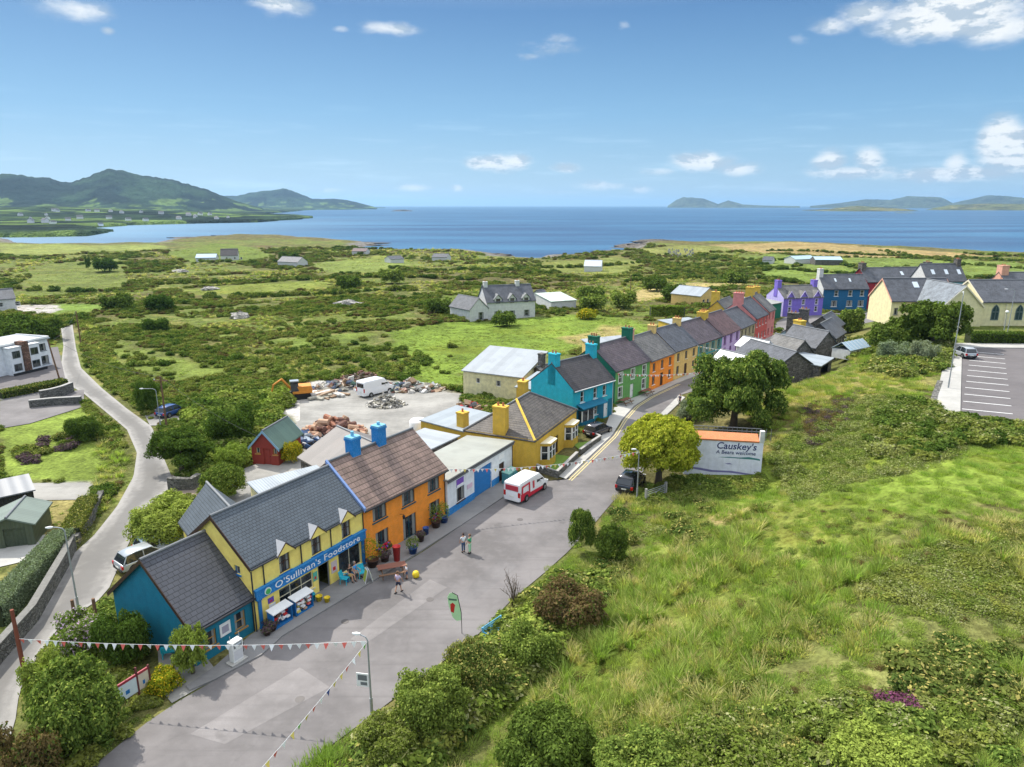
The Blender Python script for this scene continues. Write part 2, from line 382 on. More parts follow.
# ------------------------------------------------------------------ land cover colours
LUSH, OLIVE, DRY, HEATH, GRAVEL = (.130, .172, .034), (.105, .114, .034), (.25, .215, .08), (.10, .082, .038), (.36, .34, .31)
STRAW, ROCK, DARKG = (.36, .29, .12), (.16, .15, .135), (.05, .075, .02)
def zpoly(pts, z=0): return [G(x, y, z) for x, y in pts]
LANE_L = [(-70, 790), (-38, 712), (-20, 684), (0, 656), (16, 637), (35, 617), (65, 562), (94, 536), (117, 507), (133.6, 477), (137, 453), (127, 430), (102, 409), (84, 394), (67, 384), (61, 366), (63.5, 346), (61, 328)]
LANE_R = [(72.4, 324), (76, 348), (81, 368), (102, 388.5), (127, 409), (152, 427), (161, 452), (171, 475), (172, 488), (146, 507), (127, 548), (106, 596), (62, 624), (36, 660), (20, 687), (14, 733), (-5, 767)]
FIELDS = [  # photograph polygon, level, colour, feather
    ([(385, 336), (440, 328), (520, 322), (600, 318), (650, 330), (655, 345), (600, 352), (530, 362), (470, 372), (463, 392), (425, 392), (400, 380)], -1, (.150, .215, .033), 3),
    ([(250, 345), (330, 338), (385, 334), (380, 346), (300, 352)], -1, LUSH, 4), ([(110, 352), (160, 360), (225, 372), (235, 382), (180, 388), (150, 382), (115, 370)], -1, (.145, .185, .038), 4),
    ([(55, 305), (105, 304), (110, 312), (75, 322), (50, 321)], -2, (.15, .22, .04), 2), ([(0, 304), (58, 306), (62, 311), (50, 318), (25, 316)], -2, GRAVEL, 1),
    ([(0, 403), (82, 404), (96, 425), (108, 460), (100, 483), (0, 480)], 0, (.17, .225, .04), 1), ([(0, 482), (98, 483), (92, 505), (60, 500), (0, 520)], 0, GRAVEL, 1),
    ([(0, 360), (60, 355), (62, 385), (75, 400), (0, 402)], 0, (.14, .14, .145), 1), ([(0, 555), (28, 560), (0, 600)], 0, (.22, .22, .07), 1), ([(30, 500), (90, 500), (60, 560), (0, 620), (0, 540)], 0, DRY, 2),
    ([(290, 385), (340, 378), (400, 380), (462, 392), (470, 420), (430, 440), (300, 480), (265, 470), (300, 430), (275, 415)], 0, (.42, .40, .37), 2),
    ([(165, 252), (215, 243), (256, 247), (270, 256), (240, 262), (190, 262)], -6, LUSH, 6), ([(180, 290), (256, 282), (330, 285), (330, 292), (240, 298), (190, 298)], -4, (.17, .20, .04), 6),
    ([(310, 262), (380, 255), (420, 262), (400, 276), (330, 276)], -6, (.17, .21, .05), 8), ([(440, 305), (470, 303), (470, 318), (430, 318)], -3, LUSH, 2),
    ([(600, 300), (690, 286), (760, 282), (700, 298), (640, 312)], -4, STRAW, 6), ([(560, 345), (620, 330), (650, 345), (600, 358)], -1, (.26, .22, .08), 4),
    ([(710, 245), (800, 243), (900, 249), (1000, 257), (930, 257), (800, 256), (730, 252)], -7, (.30, .23, .10), 8), ([(640, 249), (720, 246), (740, 253), (650, 256)], -7, (.20, .21, .06), 6),
    ([(745, 255), (830, 256), (960, 258), (1024, 262), (1100, 270), (1024, 285), (900, 272), (800, 272), (740, 266)], -6, (.15, .20, .045), 8),
    ([(760, 268), (850, 266), (870, 276), (820, 285), (770, 280)], -5, (.16, .22, .045), 5), ([(0, 300), (40, 262), (120, 256), (130, 285), (60, 300)], -5, (.14, .17, .04), 15),
    ([(540, 262), (620, 256), (650, 262), (620, 275), (540, 275)], -6, (.17, .19, .05), 8), ([(0, 246), (150, 246), (170, 250), (60, 256), (0, 256)], -8, (.20, .23, .06), 6),
    # the field right of the street
    ([(690, 440), (800, 430), (1024, 440), (1100, 520), (1024, 545), (840, 560), (760, 545), (700, 510)], 4, (.165, .225, .035), 2), ([(620, 520), (760, 480), (900, 560), (860, 640), (560, 640)], 3, (.185, .22, .045), 3),
    ([(680, 495), (740, 488), (750, 515), (700, 520)], 2, STRAW, 1.5), ([(540, 640), (620, 590), (700, 600), (640, 680), (520, 700)], 2, (.19, .22, .04), 2), ([(430, 700), (520, 640), (560, 650), (480, 730)], 1, (.17, .24, .03), 2),
    ([(770, 375), (940, 375), (930, 400), (840, 420), (770, 400)], 5, (.27, .24, .08), 2), ([(805, 398), (860, 402), (850, 425), (815, 428)], 5, (.12, .06, .05), 1.5),
    ([(700, 640), (1024, 600), (1100, 700), (1024, 767), (800, 720), (650, 700)], 6, (.18, .19, .06), 3)]
def land_colour(x, y, z):
    n = x.shape; c = np.empty(n + (3,)); big = fbm(x / 70, y / 70, 4, 11)[..., None]; mid = fbm(x / 18, y / 18, 4, 12)[..., None]; fin = fbm(x / 4, y / 4, 3, 13)[..., None]
    L, O, D_, Hh = (np.array(q) for q in (LUSH, OLIVE, DRY, HEATH))
    c[:] = O; c = c + (L - c) * sm((mid - .44) / .12) * .62; c = c + (Hh - c) * sm((big - .52) / .1) * .75; c = c + (D_ - c) * sm((fin - .58) / .15) * .5
    d, s = seg_dist(x, y, ROAD_R); d = d * s
    for pts, lv, cc, fe in FIELDS:
        poly = zpoly(pts, lv); xs = [p[0] for p in poly]; ys = [p[1] for p in poly]
        m = (x > min(xs) - fe) & (x < max(xs) + fe) & (y > min(ys) - fe) & (y < max(ys) + fe)
        if not m.any(): continue
        xx, yy = x[m], y[m]; dd, _ = seg_dist(xx, yy, poly, True); dd = np.where(inside(xx, yy, poly), dd, -dd)
        dd = dd + (fbm(xx / 5, yy / 5, 2, 31) - .5) * 2 * fe
        w = sm(dd / fe + .5)[:, None]; v = .55 + .75 * fbm(xx / 9, yy / 9, 4, 21)[:, None]
        c[m] = c[m] * (1 - w) + np.array(cc) * v * w
    cd, _ = seg_dist(x, y, COAST)
    w = sm((20 - cd + 14 * (mid[..., 0] - .5)) / 12)[..., None]; c = c * (1 - w) + np.array(ROCK) * (.55 + .9 * fin) * w
    # field banks beyond the village: darker hedge lines
    return np.clip(c, .005, .8)
# polar sheet, fine near the village and coarse far away
rr = np.concatenate([np.linspace(1, 40, 50)[:-1], np.exp(np.linspace(math.log(40), math.log(1150), 760))])
aa = np.linspace(R(-64), R(64), 820)
RR, AA = np.meshgrid(rr, aa, indexing='ij'); gx = RR * np.sin(AA); gy = RR * np.cos(AA) - 20
gz = height(gx, gy)
me = grid_mesh('ground', gx, gy, gz, land_colour(gx, gy, gz)); me.materials.append(M_ground)
ground = tag(link(bpy.data.objects.new('ground', me)), kind='structure')
if me.polygons[0].normal.z < 0: me.flip_normals()
# sea
def sea_mat():
    m, t = new_mat('sea_water'); oc = t.node('ShaderNodeTexCoord', None, 3)
    w1 = t.noise(t.node('ShaderNodeMapping', {0: oc, 3: (.03, .09, 1)}), 1, 6, .7); w2 = t.noise(t.node('ShaderNodeMapping', {0: oc, 3: (.0016, .008, 1), 2: (0, 0, .25)}), 1, 6, .65)
    w3 = t.noise(t.node('ShaderNodeMapping', {0: oc, 3: (.25, .6, 1)}), 1, 4, .6)
    c_ = t.mix(t.mapr(w2, .38, .66), (.005, .042, .115), (.030, .125, .23)); sp_ = t.node('ShaderNodeSeparateXYZ', {0: oc}, None); bay_refl = t.math('MULTIPLY', t.mapr(sp_.outputs[0], -700, -120, 1, 0), t.mapr(sp_.outputs[1], 900, 2600, 1, 0)); c_ = t.mix(t.math('MULTIPLY', bay_refl, .8), c_, (.15, .27, .37)); c_ = t.mix(t.mapr(w1, .5, .8, 0, .35), c_, (.04, .15, .25))  # left bay: pale reflection painted into the shallow water colour
    h = t.math('ADD', t.math('MULTIPLY', w1, 2.5), w3)
    finish(t, c_, .32, t.bump(h, .35, 1.2), .22); return m
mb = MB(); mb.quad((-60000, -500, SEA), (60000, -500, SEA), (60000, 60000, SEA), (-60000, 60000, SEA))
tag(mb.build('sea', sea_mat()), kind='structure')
# far hills -------------------------------------------------------
def az_of(px): v = px2dir(px, 205.5); return math.atan2(v.x, v.y)
def profile(pts, dist):
    a = [az_of(p[0]) for p in pts]; h = []
    for p in pts:
        v = px2dir(*p); h.append(H + dist * v.z / math.hypot(v.x, v.y))
    return a, h
def hills(name, a0, a1, r0, r1, ridges, na, nr, mask=None, base=SEA - 3, low=None, greens=None, seed=40, rseed=.35):
    """ridges: (profile points in the photo, distance, half depth in metres)"""
    rr = np.exp(np.linspace(math.log(r0), math.log(r1), nr)); aa = np.linspace(a0, a1, na)
    RR, AA = np.meshgrid(rr, aa, indexing='ij'); x, y = RR * np.sin(AA), RR * np.cos(AA); z = np.full(x.shape, float(base))
    if low is not None: z = low(x, y, z)
    for pts, dist, dep, warp in ridges:
        a, h = profile(pts, dist); hh = np.interp(AA, a, h, left=base, right=base)
        hh = np.where(hh > base + 40, hh + (fbm(AA * 70 + seed, AA * 0 + .5, 5, seed + 50) - .5) * 38 * sm((hh - base - 40) / 120), hh)
        off = (fbm(x / (dep * .8), y / (dep * .8), 3, seed) - .5) * dep * .6
        q = (RR - dist) ; q = np.where(q > 0, q / (dep * 1.2), q / dep) 
        e = np.exp(-(np.abs(q) ** 1.7) * 1.6)
        g = 1 - np.abs(fbm(x / (dep * .35), y / (dep * .35), 5, seed + 9) - .5) * 2
        near = np.clip(1 - np.exp(-(q * 2.2) ** 2), 0, 1)
        rz_ = base + (hh - base) * e * (1 - rseed * near * (1 - g ** 2 * .2) * (.4 + 1.2 * fbm(x / (dep * .5), y / (dep * .5), 4, seed + 3)))
        rz_ = rz_ - near * sm((hh - base) / 150) * 70 * e * np.abs(fbm(x / (dep * .16), y / (dep * .16), 4, seed + 31) - .5) * 2
        z = np.maximum(z, np.where(hh > base + 1, rz_, base))
    c = np.empty(x.shape + (3,)); n1 = fbm(x / 260, y / 260, 5, seed + 20)[..., None]; n2 = fbm(x / 90, y / 130, 4, seed + 21)[..., None]
    c[:] = greens[0]; c = c + (np.array(greens[1]) - c) * sm((n1 - .42) / .16); c = c + (np.array(greens[2]) - c) * sm((n2 - .55) / .08) * (z[..., None] < 60)
    me = grid_mesh(name, x, y, z, c); me.materials.append(M_hill); o = tag(link(bpy.data.objects.new(name, me)), kind='structure')
    if me.polygons[0].normal.z < 0: me.flip_normals()
    return o
def hill_mat():
    m, t = new_mat('hill_cover'); at = t.node('ShaderNodeAttribute', None, 0, attribute_name='gcol'); oc = t.node('ShaderNodeTexCoord', None, 3)
    a = t.noise(oc, .012, 6, .7); b = t.noise(oc, .05, 4, .7)
    k = t.math('ADD', t.math('MULTIPLY', t.math('SUBTRACT', a, .5), 3.2), t.math('MULTIPLY', t.math('SUBTRACT', b, .5), 1.2)); k = t.math('ADD', k, t.math('MULTIPLY', t.math('SUBTRACT', t.noise(oc, .0035, 6, .7), .48), 3.0)); v = t.math('MAXIMUM', t.math('ADD', 1.0, k), .3)
    c_ = t.mix(1, at, t.node('ShaderNodeCombineXYZ', {0: v, 1: v, 2: v}), 'MULTIPLY')
    finish(t, c_, .95, t.bump(t.math('ADD', a, t.math('MULTIPLY', b, .3)), 1.0, 60), .05); return m
M_hill = hill_mat()
def low_far(x, y, z):
    ins = inside(x, y, FAR); d, _ = seg_dist(x, y, FAR[:17]); d = d + (fbm(x / 90, y / 90, 3, 61) - .5) * 60
    hgt = SEA + 3 + np.clip(d / 30, 0, 1) * 4 + sm(d / 900) * 25 * (.4 + fbm(x / 300, y / 300, 4, 62)) + sm((d - 800) / 2500) * 45
    return np.where(ins & (d > 0), hgt, z)
hills('hills', az_of(-300), az_of(385), 800, 12500, [
    ([(-300, 190), (-120, 182), (-60, 180), (0, 176), (27, 174.5), (50, 179), (75, 182.5), (87, 179), (112, 169), (127, 170.5), (140, 174.5), (175, 181), (200, 187.5), (220, 195), (240, 202), (262, 208)], 4600, 1300, 0),
    ([(195, 207), (222, 197), (240, 195), (256, 192.5), (271, 190), (288, 189), (296, 192), (313, 199), (338, 199), (356, 202), (373, 206.5), (377, 208)], 8200, 1200, 0)],
    700, 420, low=low_far, rseed=.75, greens=[(.030, .056, .028), (.013, .024, .018), (.11, .17, .045)])
hills('far_island', az_of(655), az_of(1200), 10500, 16500, [
    ([(668, 205.6), (676, 200), (683, 197), (703, 198.5), (718, 204), (728, 200.2), (743, 204.4), (766, 205.6), (800, 206)], 13500, 500, 0),
    ([(810, 206), (840, 203), (865, 199), (890, 200), (906, 196), (925, 197), (940, 197), (952, 203), (970, 199), (985, 195.5), (1005, 196), (1024, 198), (1100, 194), (1190, 204)], 13200, 900, 0)],
    520, 90, greens=[(.07, .085, .05), (.05, .06, .04), (.08, .10, .05)], seed=80)
def low_isl(x, y, z): return z
hills('low_island', az_of(745), az_of(1200), 2600, 8200, [
    ([(748, 212), (765, 211.5), (800, 210.5), (830, 208.8), (845, 207), (857, 205.8), (880, 207.2), (905, 208.8), (925, 211.5), (960, 213)], 6000, 700, 0),
    ([(870, 214), (900, 212.6), (950, 213.6), (1000, 216), (1030, 218), (1060, 219)], 4200, 450, 0),
    ([(925, 210), (950, 205), (985, 203.5), (1024, 204), (1100, 203), (1190, 208)], 7400, 500, 0)],
    420, 160, greens=[(.13, .14, .05), (.09, .09, .045), (.20, .19, .08)], seed=90)
# haze: one closed box of thin even air round everything
def haze():
    m = bpy.data.materials.new('haze_air'); m.use_nodes = True; t = NT(m.node_tree)
    v = t.n.new('ShaderNodeVolumePrincipled'); v.inputs['Color'].default_value = (.42, .70, 1, 1); v.inputs['Density'].default_value = HAZE_D; v.inputs['Anisotropy'].default_value = .3
    o = t.n.new('ShaderNodeOutputMaterial'); t.l.new(v.outputs[0], o.inputs[1])
    b = MB(); b.box(-61000, 61000, -700, 61000, SEA - 7, 420); o = b.build('haze', m); tag(o, 'thin blue sea haze over the bay and hills', 'haze', kind='stuff')
HAZE_D = 4.6e-5
haze()
# ------------------------------------------------------------------ roads and paved ground
def resample(pts, n):
    pts = [Vector((p[0], p[1])) for p in pts]; L = [0]
    for a, b in zip(pts[:-1], pts[1:]): L.append(L[-1] + (b - a).length)
    out = []
    for i in range(n):
        s_ = L[-1] * i / (n - 1); k = max(0, min(len(pts) - 2, next((j for j in range(len(L) - 1) if L[j + 1] >= s_), len(pts) - 2)))
        f = (s_ - L[k]) / max(1e-6, L[k + 1] - L[k]); out.append(pts[k].lerp(pts[k + 1], f))
    return out
def ribbon(name, L, R_, mat, dz=.04, n=160, w=10, skirt=0, kind='structure', keys=None):
    """draped sheet between two edges given as matching key points"""
    a, b = ([], []) if keys else (resample(L, n), resample(R_, n))
    if keys:
        m = max(2, n // (len(L) - 1))
        for i in range(len(L) - 1):
            for k in range(m): a.append(Vector(L[i][:2]).lerp(Vector(L[i + 1][:2]), k / m)); b.append(Vector(R_[i][:2]).lerp(Vector(R_[i + 1][:2]), k / m))
        a.append(Vector(L[-1][:2])); b.append(Vector(R_[-1][:2]))
    A = np.array([[p.x, p.y] for p in a]); B = np.array([[p.x, p.y] for p in b]); t = np.linspace(0, 1, w + 1)[None, :, None]
    Pp = A[:, None] * (1 - t) + B[:, None] * t; X, Y = Pp[..., 0], Pp[..., 1]; Z = height(X, Y) + dz
    if skirt:
        X = np.concatenate([X[:, :1], X, X[:, -1:]], 1); Y = np.concatenate([Y[:, :1], Y, Y[:, -1:]], 1); Z = np.concatenate([Z[:, :1] - skirt, Z, Z[:, -1:] - skirt], 1)
    lt = np.broadcast_to(np.linspace(0, 1, X.shape[1])[None, :, None], X.shape + (3,)); me = grid_mesh(name, X, Y, Z, lt); me.materials.append(mat)
    if not skirt and me.polygons[0].normal.z < 0 or skirt and me.polygons[1].normal.z < 0: me.flip_normals()
    me.polygons.foreach_set('use_smooth', [False] * len(me.polygons))
    return tag(link(bpy.data.objects.new(name, me)), kind=kind)
M_road = asphalt('street_asphalt', (.178, .166, .163), .30); M_lane = asphalt('lane_chippings', (.235, .225, .21), .3, True)
M_park = asphalt('car_park_asphalt', (.14, .128, .128), .15); M_conc = asphalt('pavement_concrete', (.42, .41, .38), .2); M_kerbside = asphalt('pavement_dark', (.23, .225, .22), .2)
M_line = plain('line_paint', (.72, .72, .70), .7, var=.2, sc=3); M_yline = plain('yellow_line_paint', (.55, .46, .20), .7, var=.3, sc=3)
M_gravel = asphalt('yard_gravel', (.30, .29, .265), .35)
road_l = [(-36, 6), (-27, 20), G(97, 764), G(121, 744), G(147, 723), G(180, 701), G(215, 681), G(262, 656), G(283, 637), G(340, 601), G(384, 575.6), G(425, 551), G(463, 525), G(503, 497), G(540, 482),
          G(566, 480), G(619.4, 428), G(624, 417), G(634, 406.6), G(649.5, 396.8), G(676.8, 384), (33.3, 116), (39.7, 123.6), (45.7, 131.8), (56, 146), (60, 152), (63, 160)]
ribbon('road', road_l, ROAD_R, M_road, .05, 300, 16)
ribbon('square', [(60, 158), (66, 170), (71, 178), (98, 191)], [(74, 160), (84, 163), (92, 165), (104, 176)], M_road, .07, 40, 12)
LL, LR = zpoly(LANE_L), zpoly(LANE_R)
def pairup(L, R_, n):                       # match each point of one edge with the nearest of the other
    a = resample(L, n); b = resample(R_, 600); out = []
    j0 = 0
    for p in a:
        j = min(range(j0, min(600, j0 + 60)), key=lambda k: (b[k] - p).length); j0 = max(j0, j - 3); out.append(b[j])
    return [tuple(p) for p in a], [tuple(p) for p in out]
la, lb = pairup(LR[::-1], LL, 90)
ribbon('lane', la, lb, M_lane, .06, 0 or 270, 10, keys=True)
# lane side apron by the stone wall and the far pull-in
ribbon('track', zpoly([(150, 426), (168, 426), (184, 424)]), zpoly([(143, 412), (160, 405), (180, 402)]), M_lane, .075, 14, 4); ribbon('track', zpoly([(171, 475), (188, 480), (208, 483)]), zpoly([(172, 492), (190, 497), (210, 502)]), asphalt('earth_path', (.24, .19, .15)), .08, 14, 4)
ribbon('driveway', zpoly([(0, 402), (30, 397), (84, 390)]), zpoly([(0, 429), (30, 424), (84, 407)]), M_road, .08, 30, 6)
ribbon('forecourt', zpoly([(-30, 358), (20, 352), (58, 347)]), zpoly([(-30, 396), (20, 390), (66, 382)]), M_park, .07, 30, 6)
# gravel yard and the store's back yard
ribbon('yard', zpoly([(262, 470), (300, 420), (300, 398), (330, 385)]), zpoly([(330, 475), (420, 440), (452, 420), (462, 394)]), M_gravel, .05, 50, 30)
ribbon('back_yard', zpoly([(205, 500), (242, 470), (262, 462)]), zpoly([(262, 512), (300, 478), (312, 462)]), M_gravel, .06, 20, 10)
ribbon('gravel_path', [G(158, 652), G(160, 690), G(172, 704)], [G(186, 632), G(214, 668), G(218, 678)], M_gravel, .07, 14, 8); ribbon('shed_path', zpoly([(-20, 484), (98, 483)]), zpoly([(-20, 502), (80, 500)]), M_gravel, .06, 20, 10)
ribbon('shed_apron', zpoly([(-20, 545), (46, 535)]), zpoly([(-20, 572), (28, 561)]), M_conc, .06, 20, 6)
# pavements, real steps with a kerb face
fr = [G(186, 688), G(215, 668), G(250, 637), G(257.6, 632), G(366, 564), G(446, 517), G(512.4, 474.4)]
kb = [G(190, 692), G(215, 681), G(262, 656), G(283, 637), G(384, 575.6), G(463, 525), G(520, 487)]
ribbon('pavement', fr, kb, M_kerbside, .14, 60, 4, skirt=.2, keys=True)
fr2 = [G(557, 477), G(600, 441), (13.4, 90.6), (14.8, 95.5), (21.2, 103.2), (26.5, 110), (32.1, 116.7), (38.5, 124.3), (44.5, 132.5), (54.9, 147), (58, 151)]
kb2 = [G(566, 480), G(612, 436), G(622, 420), G(634, 406.6), G(649.5, 396.8), G(676.8, 384), (33.3, 116), (39.7, 123.6), (45.7, 131.8), (56, 146), (60, 152)]
ribbon('pavement', fr2, kb2, M_conc, .14, 100, 4, skirt=.2, keys=True)
ribbon('pavement', [(31, 80.5), (33, 92), (37.5, 103), (47, 118)], [(28.5, 81), (29.5, 92), (34.0, 104), (44.2, 120)], M_conc, .14, 30, 4, skirt=.2) if False else None
ribbon('pavement', [G(685, 398), G(664, 418), G(655, 428)], [G(679, 395.8), G(660, 415), G(648, 426)], M_conc, .14, 12, 2, skirt=.2)
for off in (.25, .55):
    e = [Vector(p) for p in kb2[:6]]; o_ = []
    for i, p in enumerate(e):
        d = (e[min(i + 1, 5)] - e[max(i - 1, 0)]).normalized(); o_.append(p + Vector((d.y, -d.x)) * off)
    q_ = [p + Vector(((e[min(i + 1, 5)] - e[max(i - 1, 0)]).normalized().y, -(e[min(i + 1, 5)] - e[max(i - 1, 0)]).normalized().x)) * .12 for i, p in enumerate(o_)]
    ribbon('road_marking', o_, q_, M_yline, .056, 40, 1)
for i, (a_, b_, c_, d_) in enumerate([((190, 735), (300, 668), (225, 745), (330, 688)), ((452, 600), (500, 560), (470, 604), (520, 566)), ((350, 640), (430, 580), (365, 645), (447, 588)), ((556, 505), (585, 478), (575, 512), (600, 486))]):
    ribbon('road_patch', [G(*a_), G(*b_)], [G(*c_), G(*d_)], asphalt('asphalt_patch_%d' % i, (.17, .16, .158) if i % 2 else (.225, .21, .205)), .056, 6, 4)
for i, q_ in enumerate(((430, 600), (520, 520), (345, 622), (620, 452), (300, 700))):
    x_, y_ = G(*q_); dc = MB(); dc.lathe([(.28, .052), (.28, .062)], (x_, y_, 0), 16); tag(dc.build('drain_cover', plain('cast_iron', (.12, .11, .105), .6, .3), None), 'round iron drain cover in the road, number'.replace(', number', ['  by the walking person', ' near the van', ' by the foodstore kerb', ' beside the bungalow pavement', ' at the near end of the street'][i].replace('  ', ' ')), 'drain cover')
# car park on the rise
cp = [G(962, 345, 7), G(1120, 348, 7), G(1120, 440, 7), G(960, 418, 7)]
ribbon('car_park', [cp[0], cp[3]], [cp[1], cp[2]], M_park, .06, 30, 30)
ribbon('pavement', [G(948, 344, 7), G(934, 408, 7)], [cp[0], cp[3]], M_conc, .16, 20, 2, skirt=.3)
ribbon('pavement', [G(948, 344, 7), G(1120, 344, 7)], [G(950, 348, 7), G(1120, 350, 7)], M_conc, .17, 20, 2, skirt=.3)
ml = MB()
for i in range(11):
    f = i / 10.0; a = Vector(G(970.5, 352, 7)).lerp(Vector(G(962, 409.5, 7)), f); b = Vector(G(1004, 355, 7)).lerp(Vector(G(1012.5, 414.5, 7)), f)
    n = (b - a).normalized(); n = Vector((-n.y, n.x)) * .095; z = 7.075
    ml.quad((*(a - n), z), (*(b - n), z), (*(b + n), z), (*(a + n), z))
tag(ml.build('parking_bay_lines', M_line), kind='structure')

# ------------------------------------------------------------------ building kit
M_white = plain('white_paint', (.78, .78, .76), .45); M_cream = plain('cream_paint', (.75, .68, .48), .5)
M_pane = None
def pane_mat():
    m, t = new_mat('window_glass'); oc = t.node('ShaderNodeTexCoord', None, 3)
    n = t.noise(oc, 1.1, 3); c_ = t.mix(t.mapr(n, .45, .7), (.018, .022, .026), (.09, .10, .10))
    finish(t, c_, .06, None, .6); return m
M_pane = pane_mat(); M_dark = plain('dark_void', (.012, .012, .013), .9); M_lead = plain('lead_grey', (.16, .17, .18), .6)
M_black = plain('black_paint', (.02, .02, .022), .5); M_gutter = plain('gutter_dark', (.035, .035, .04), .5)
M_blue = plain('blue_trim', (.015, .16, .42), .5); M_pot = plain('terracotta', (.42, .16, .08), .8); M_curtain = plain('curtain', (.26, .26, .24), .9)
SL_GREY = slate('slate_grey', (0.071, 0.077, 0.090)); SL_BLUE = slate('slate_blue_grey', (0.078, 0.095, 0.112), .3, .25, .10, mott=.3); SL_ANX = slate('slate_annex', (0.068, 0.072, 0.085), .4, .33, .08, line=.75, mott=.25); SL_DARK = slate('slate_dark', (0.045, 0.041, 0.044), moss=.1)
SL_PURP = slate('slate_purple', (0.078, 0.061, 0.071), moss=.25); SL_FINE = slate('slate_weathered', (0.115, 0.112, 0.108), moss=.45); SL_BROWN = slate('slate_brown', (0.104, 0.060, 0.060))
SL_TILE = slate('concrete_tile_brown', (0.194, 0.133, 0.108), .33, .48, .18, moss=.15, bump=1.0, line=.9)
TIN_GREY = tin('tin_grey', (.33, .36, .385), rough=.6); TIN_WHITE = tin('tin_cream', (.31, .32, .28), .3); TIN_GREEN = tin('tin_green', (.10, .17, .13), rust=.1); TIN_SILV = tin('tin_silver', (.30, .34, .37), .25, rust=.05, rough=.65)
TIN_LICH = tin('tin_weathered', (.20, .18, .165), .16, rust=.3)

def frame_on(p0, d, n):
    """returns a function (u, out, z) -> local point on a wall starting at p0 with direction d and outward normal n"""
    return lambda u, o, z: (p0[0] + d[0] * u + n[0] * o, p0[1] + d[1] * u + n[1] * o, z)
def lbox(mb, W, u0, u1, o0, o1, z0, z1, m=0):
    mb.add([W(u0, o0, z0), W(u1, o0, z0), W(u1, o1, z0), W(u0, o1, z0), W(u0, o0, z1), W(u1, o0, z1), W(u1, o1, z1), W(u0, o1, z1)],
           [(0, 1, 2, 3), (4, 7, 6, 5), (0, 4, 5, 1), (1, 5, 6, 2), (2, 6, 7, 3), (3, 7, 4, 0)], m)
def wall_face(mb, W, L, z0, z1, ops, m=0, depth=.16):
    us = sorted({0, L, *[o['u'] for o in ops], *[o['u'] + o['w'] for o in ops]}); zs = sorted({z0, z1, *[max(z0, o['z']) for o in ops], *[o['z'] + o['h'] for o in ops]})
    us = [u for u in us if 0 <= u <= L]; zs = [z for z in zs if z0 <= z <= z1]
    for a, b in zip(us[:-1], us[1:]):
        for c, d in zip(zs[:-1], zs[1:]):
            mu, mz = (a + b) / 2, (c + d) / 2
            if any(o['u'] < mu < o['u'] + o['w'] and o['z'] < mz < o['z'] + o['h'] for o in ops): continue
            mb.quad(W(a, 0, c), W(b, 0, c), W(b, 0, d), W(a, 0, d), m)
    for o in ops:
        a, b, c, d = o['u'], o['u'] + o['w'], max(z0, o['z']), o['z'] + o['h']
        mb.quad(W(a, 0, c), W(a, -depth, c), W(a, -depth, d), W(a, 0, d), m); mb.quad(W(b, -depth, c), W(b, 0, c), W(b, 0, d), W(b, -depth, d), m)
        mb.quad(W(a, -depth, d), W(b, -depth, d), W(b, 0, d), W(a, 0, d), m); mb.quad(W(a, 0, c), W(b, 0, c), W(b, -depth, c), W(a, -depth, c), m)
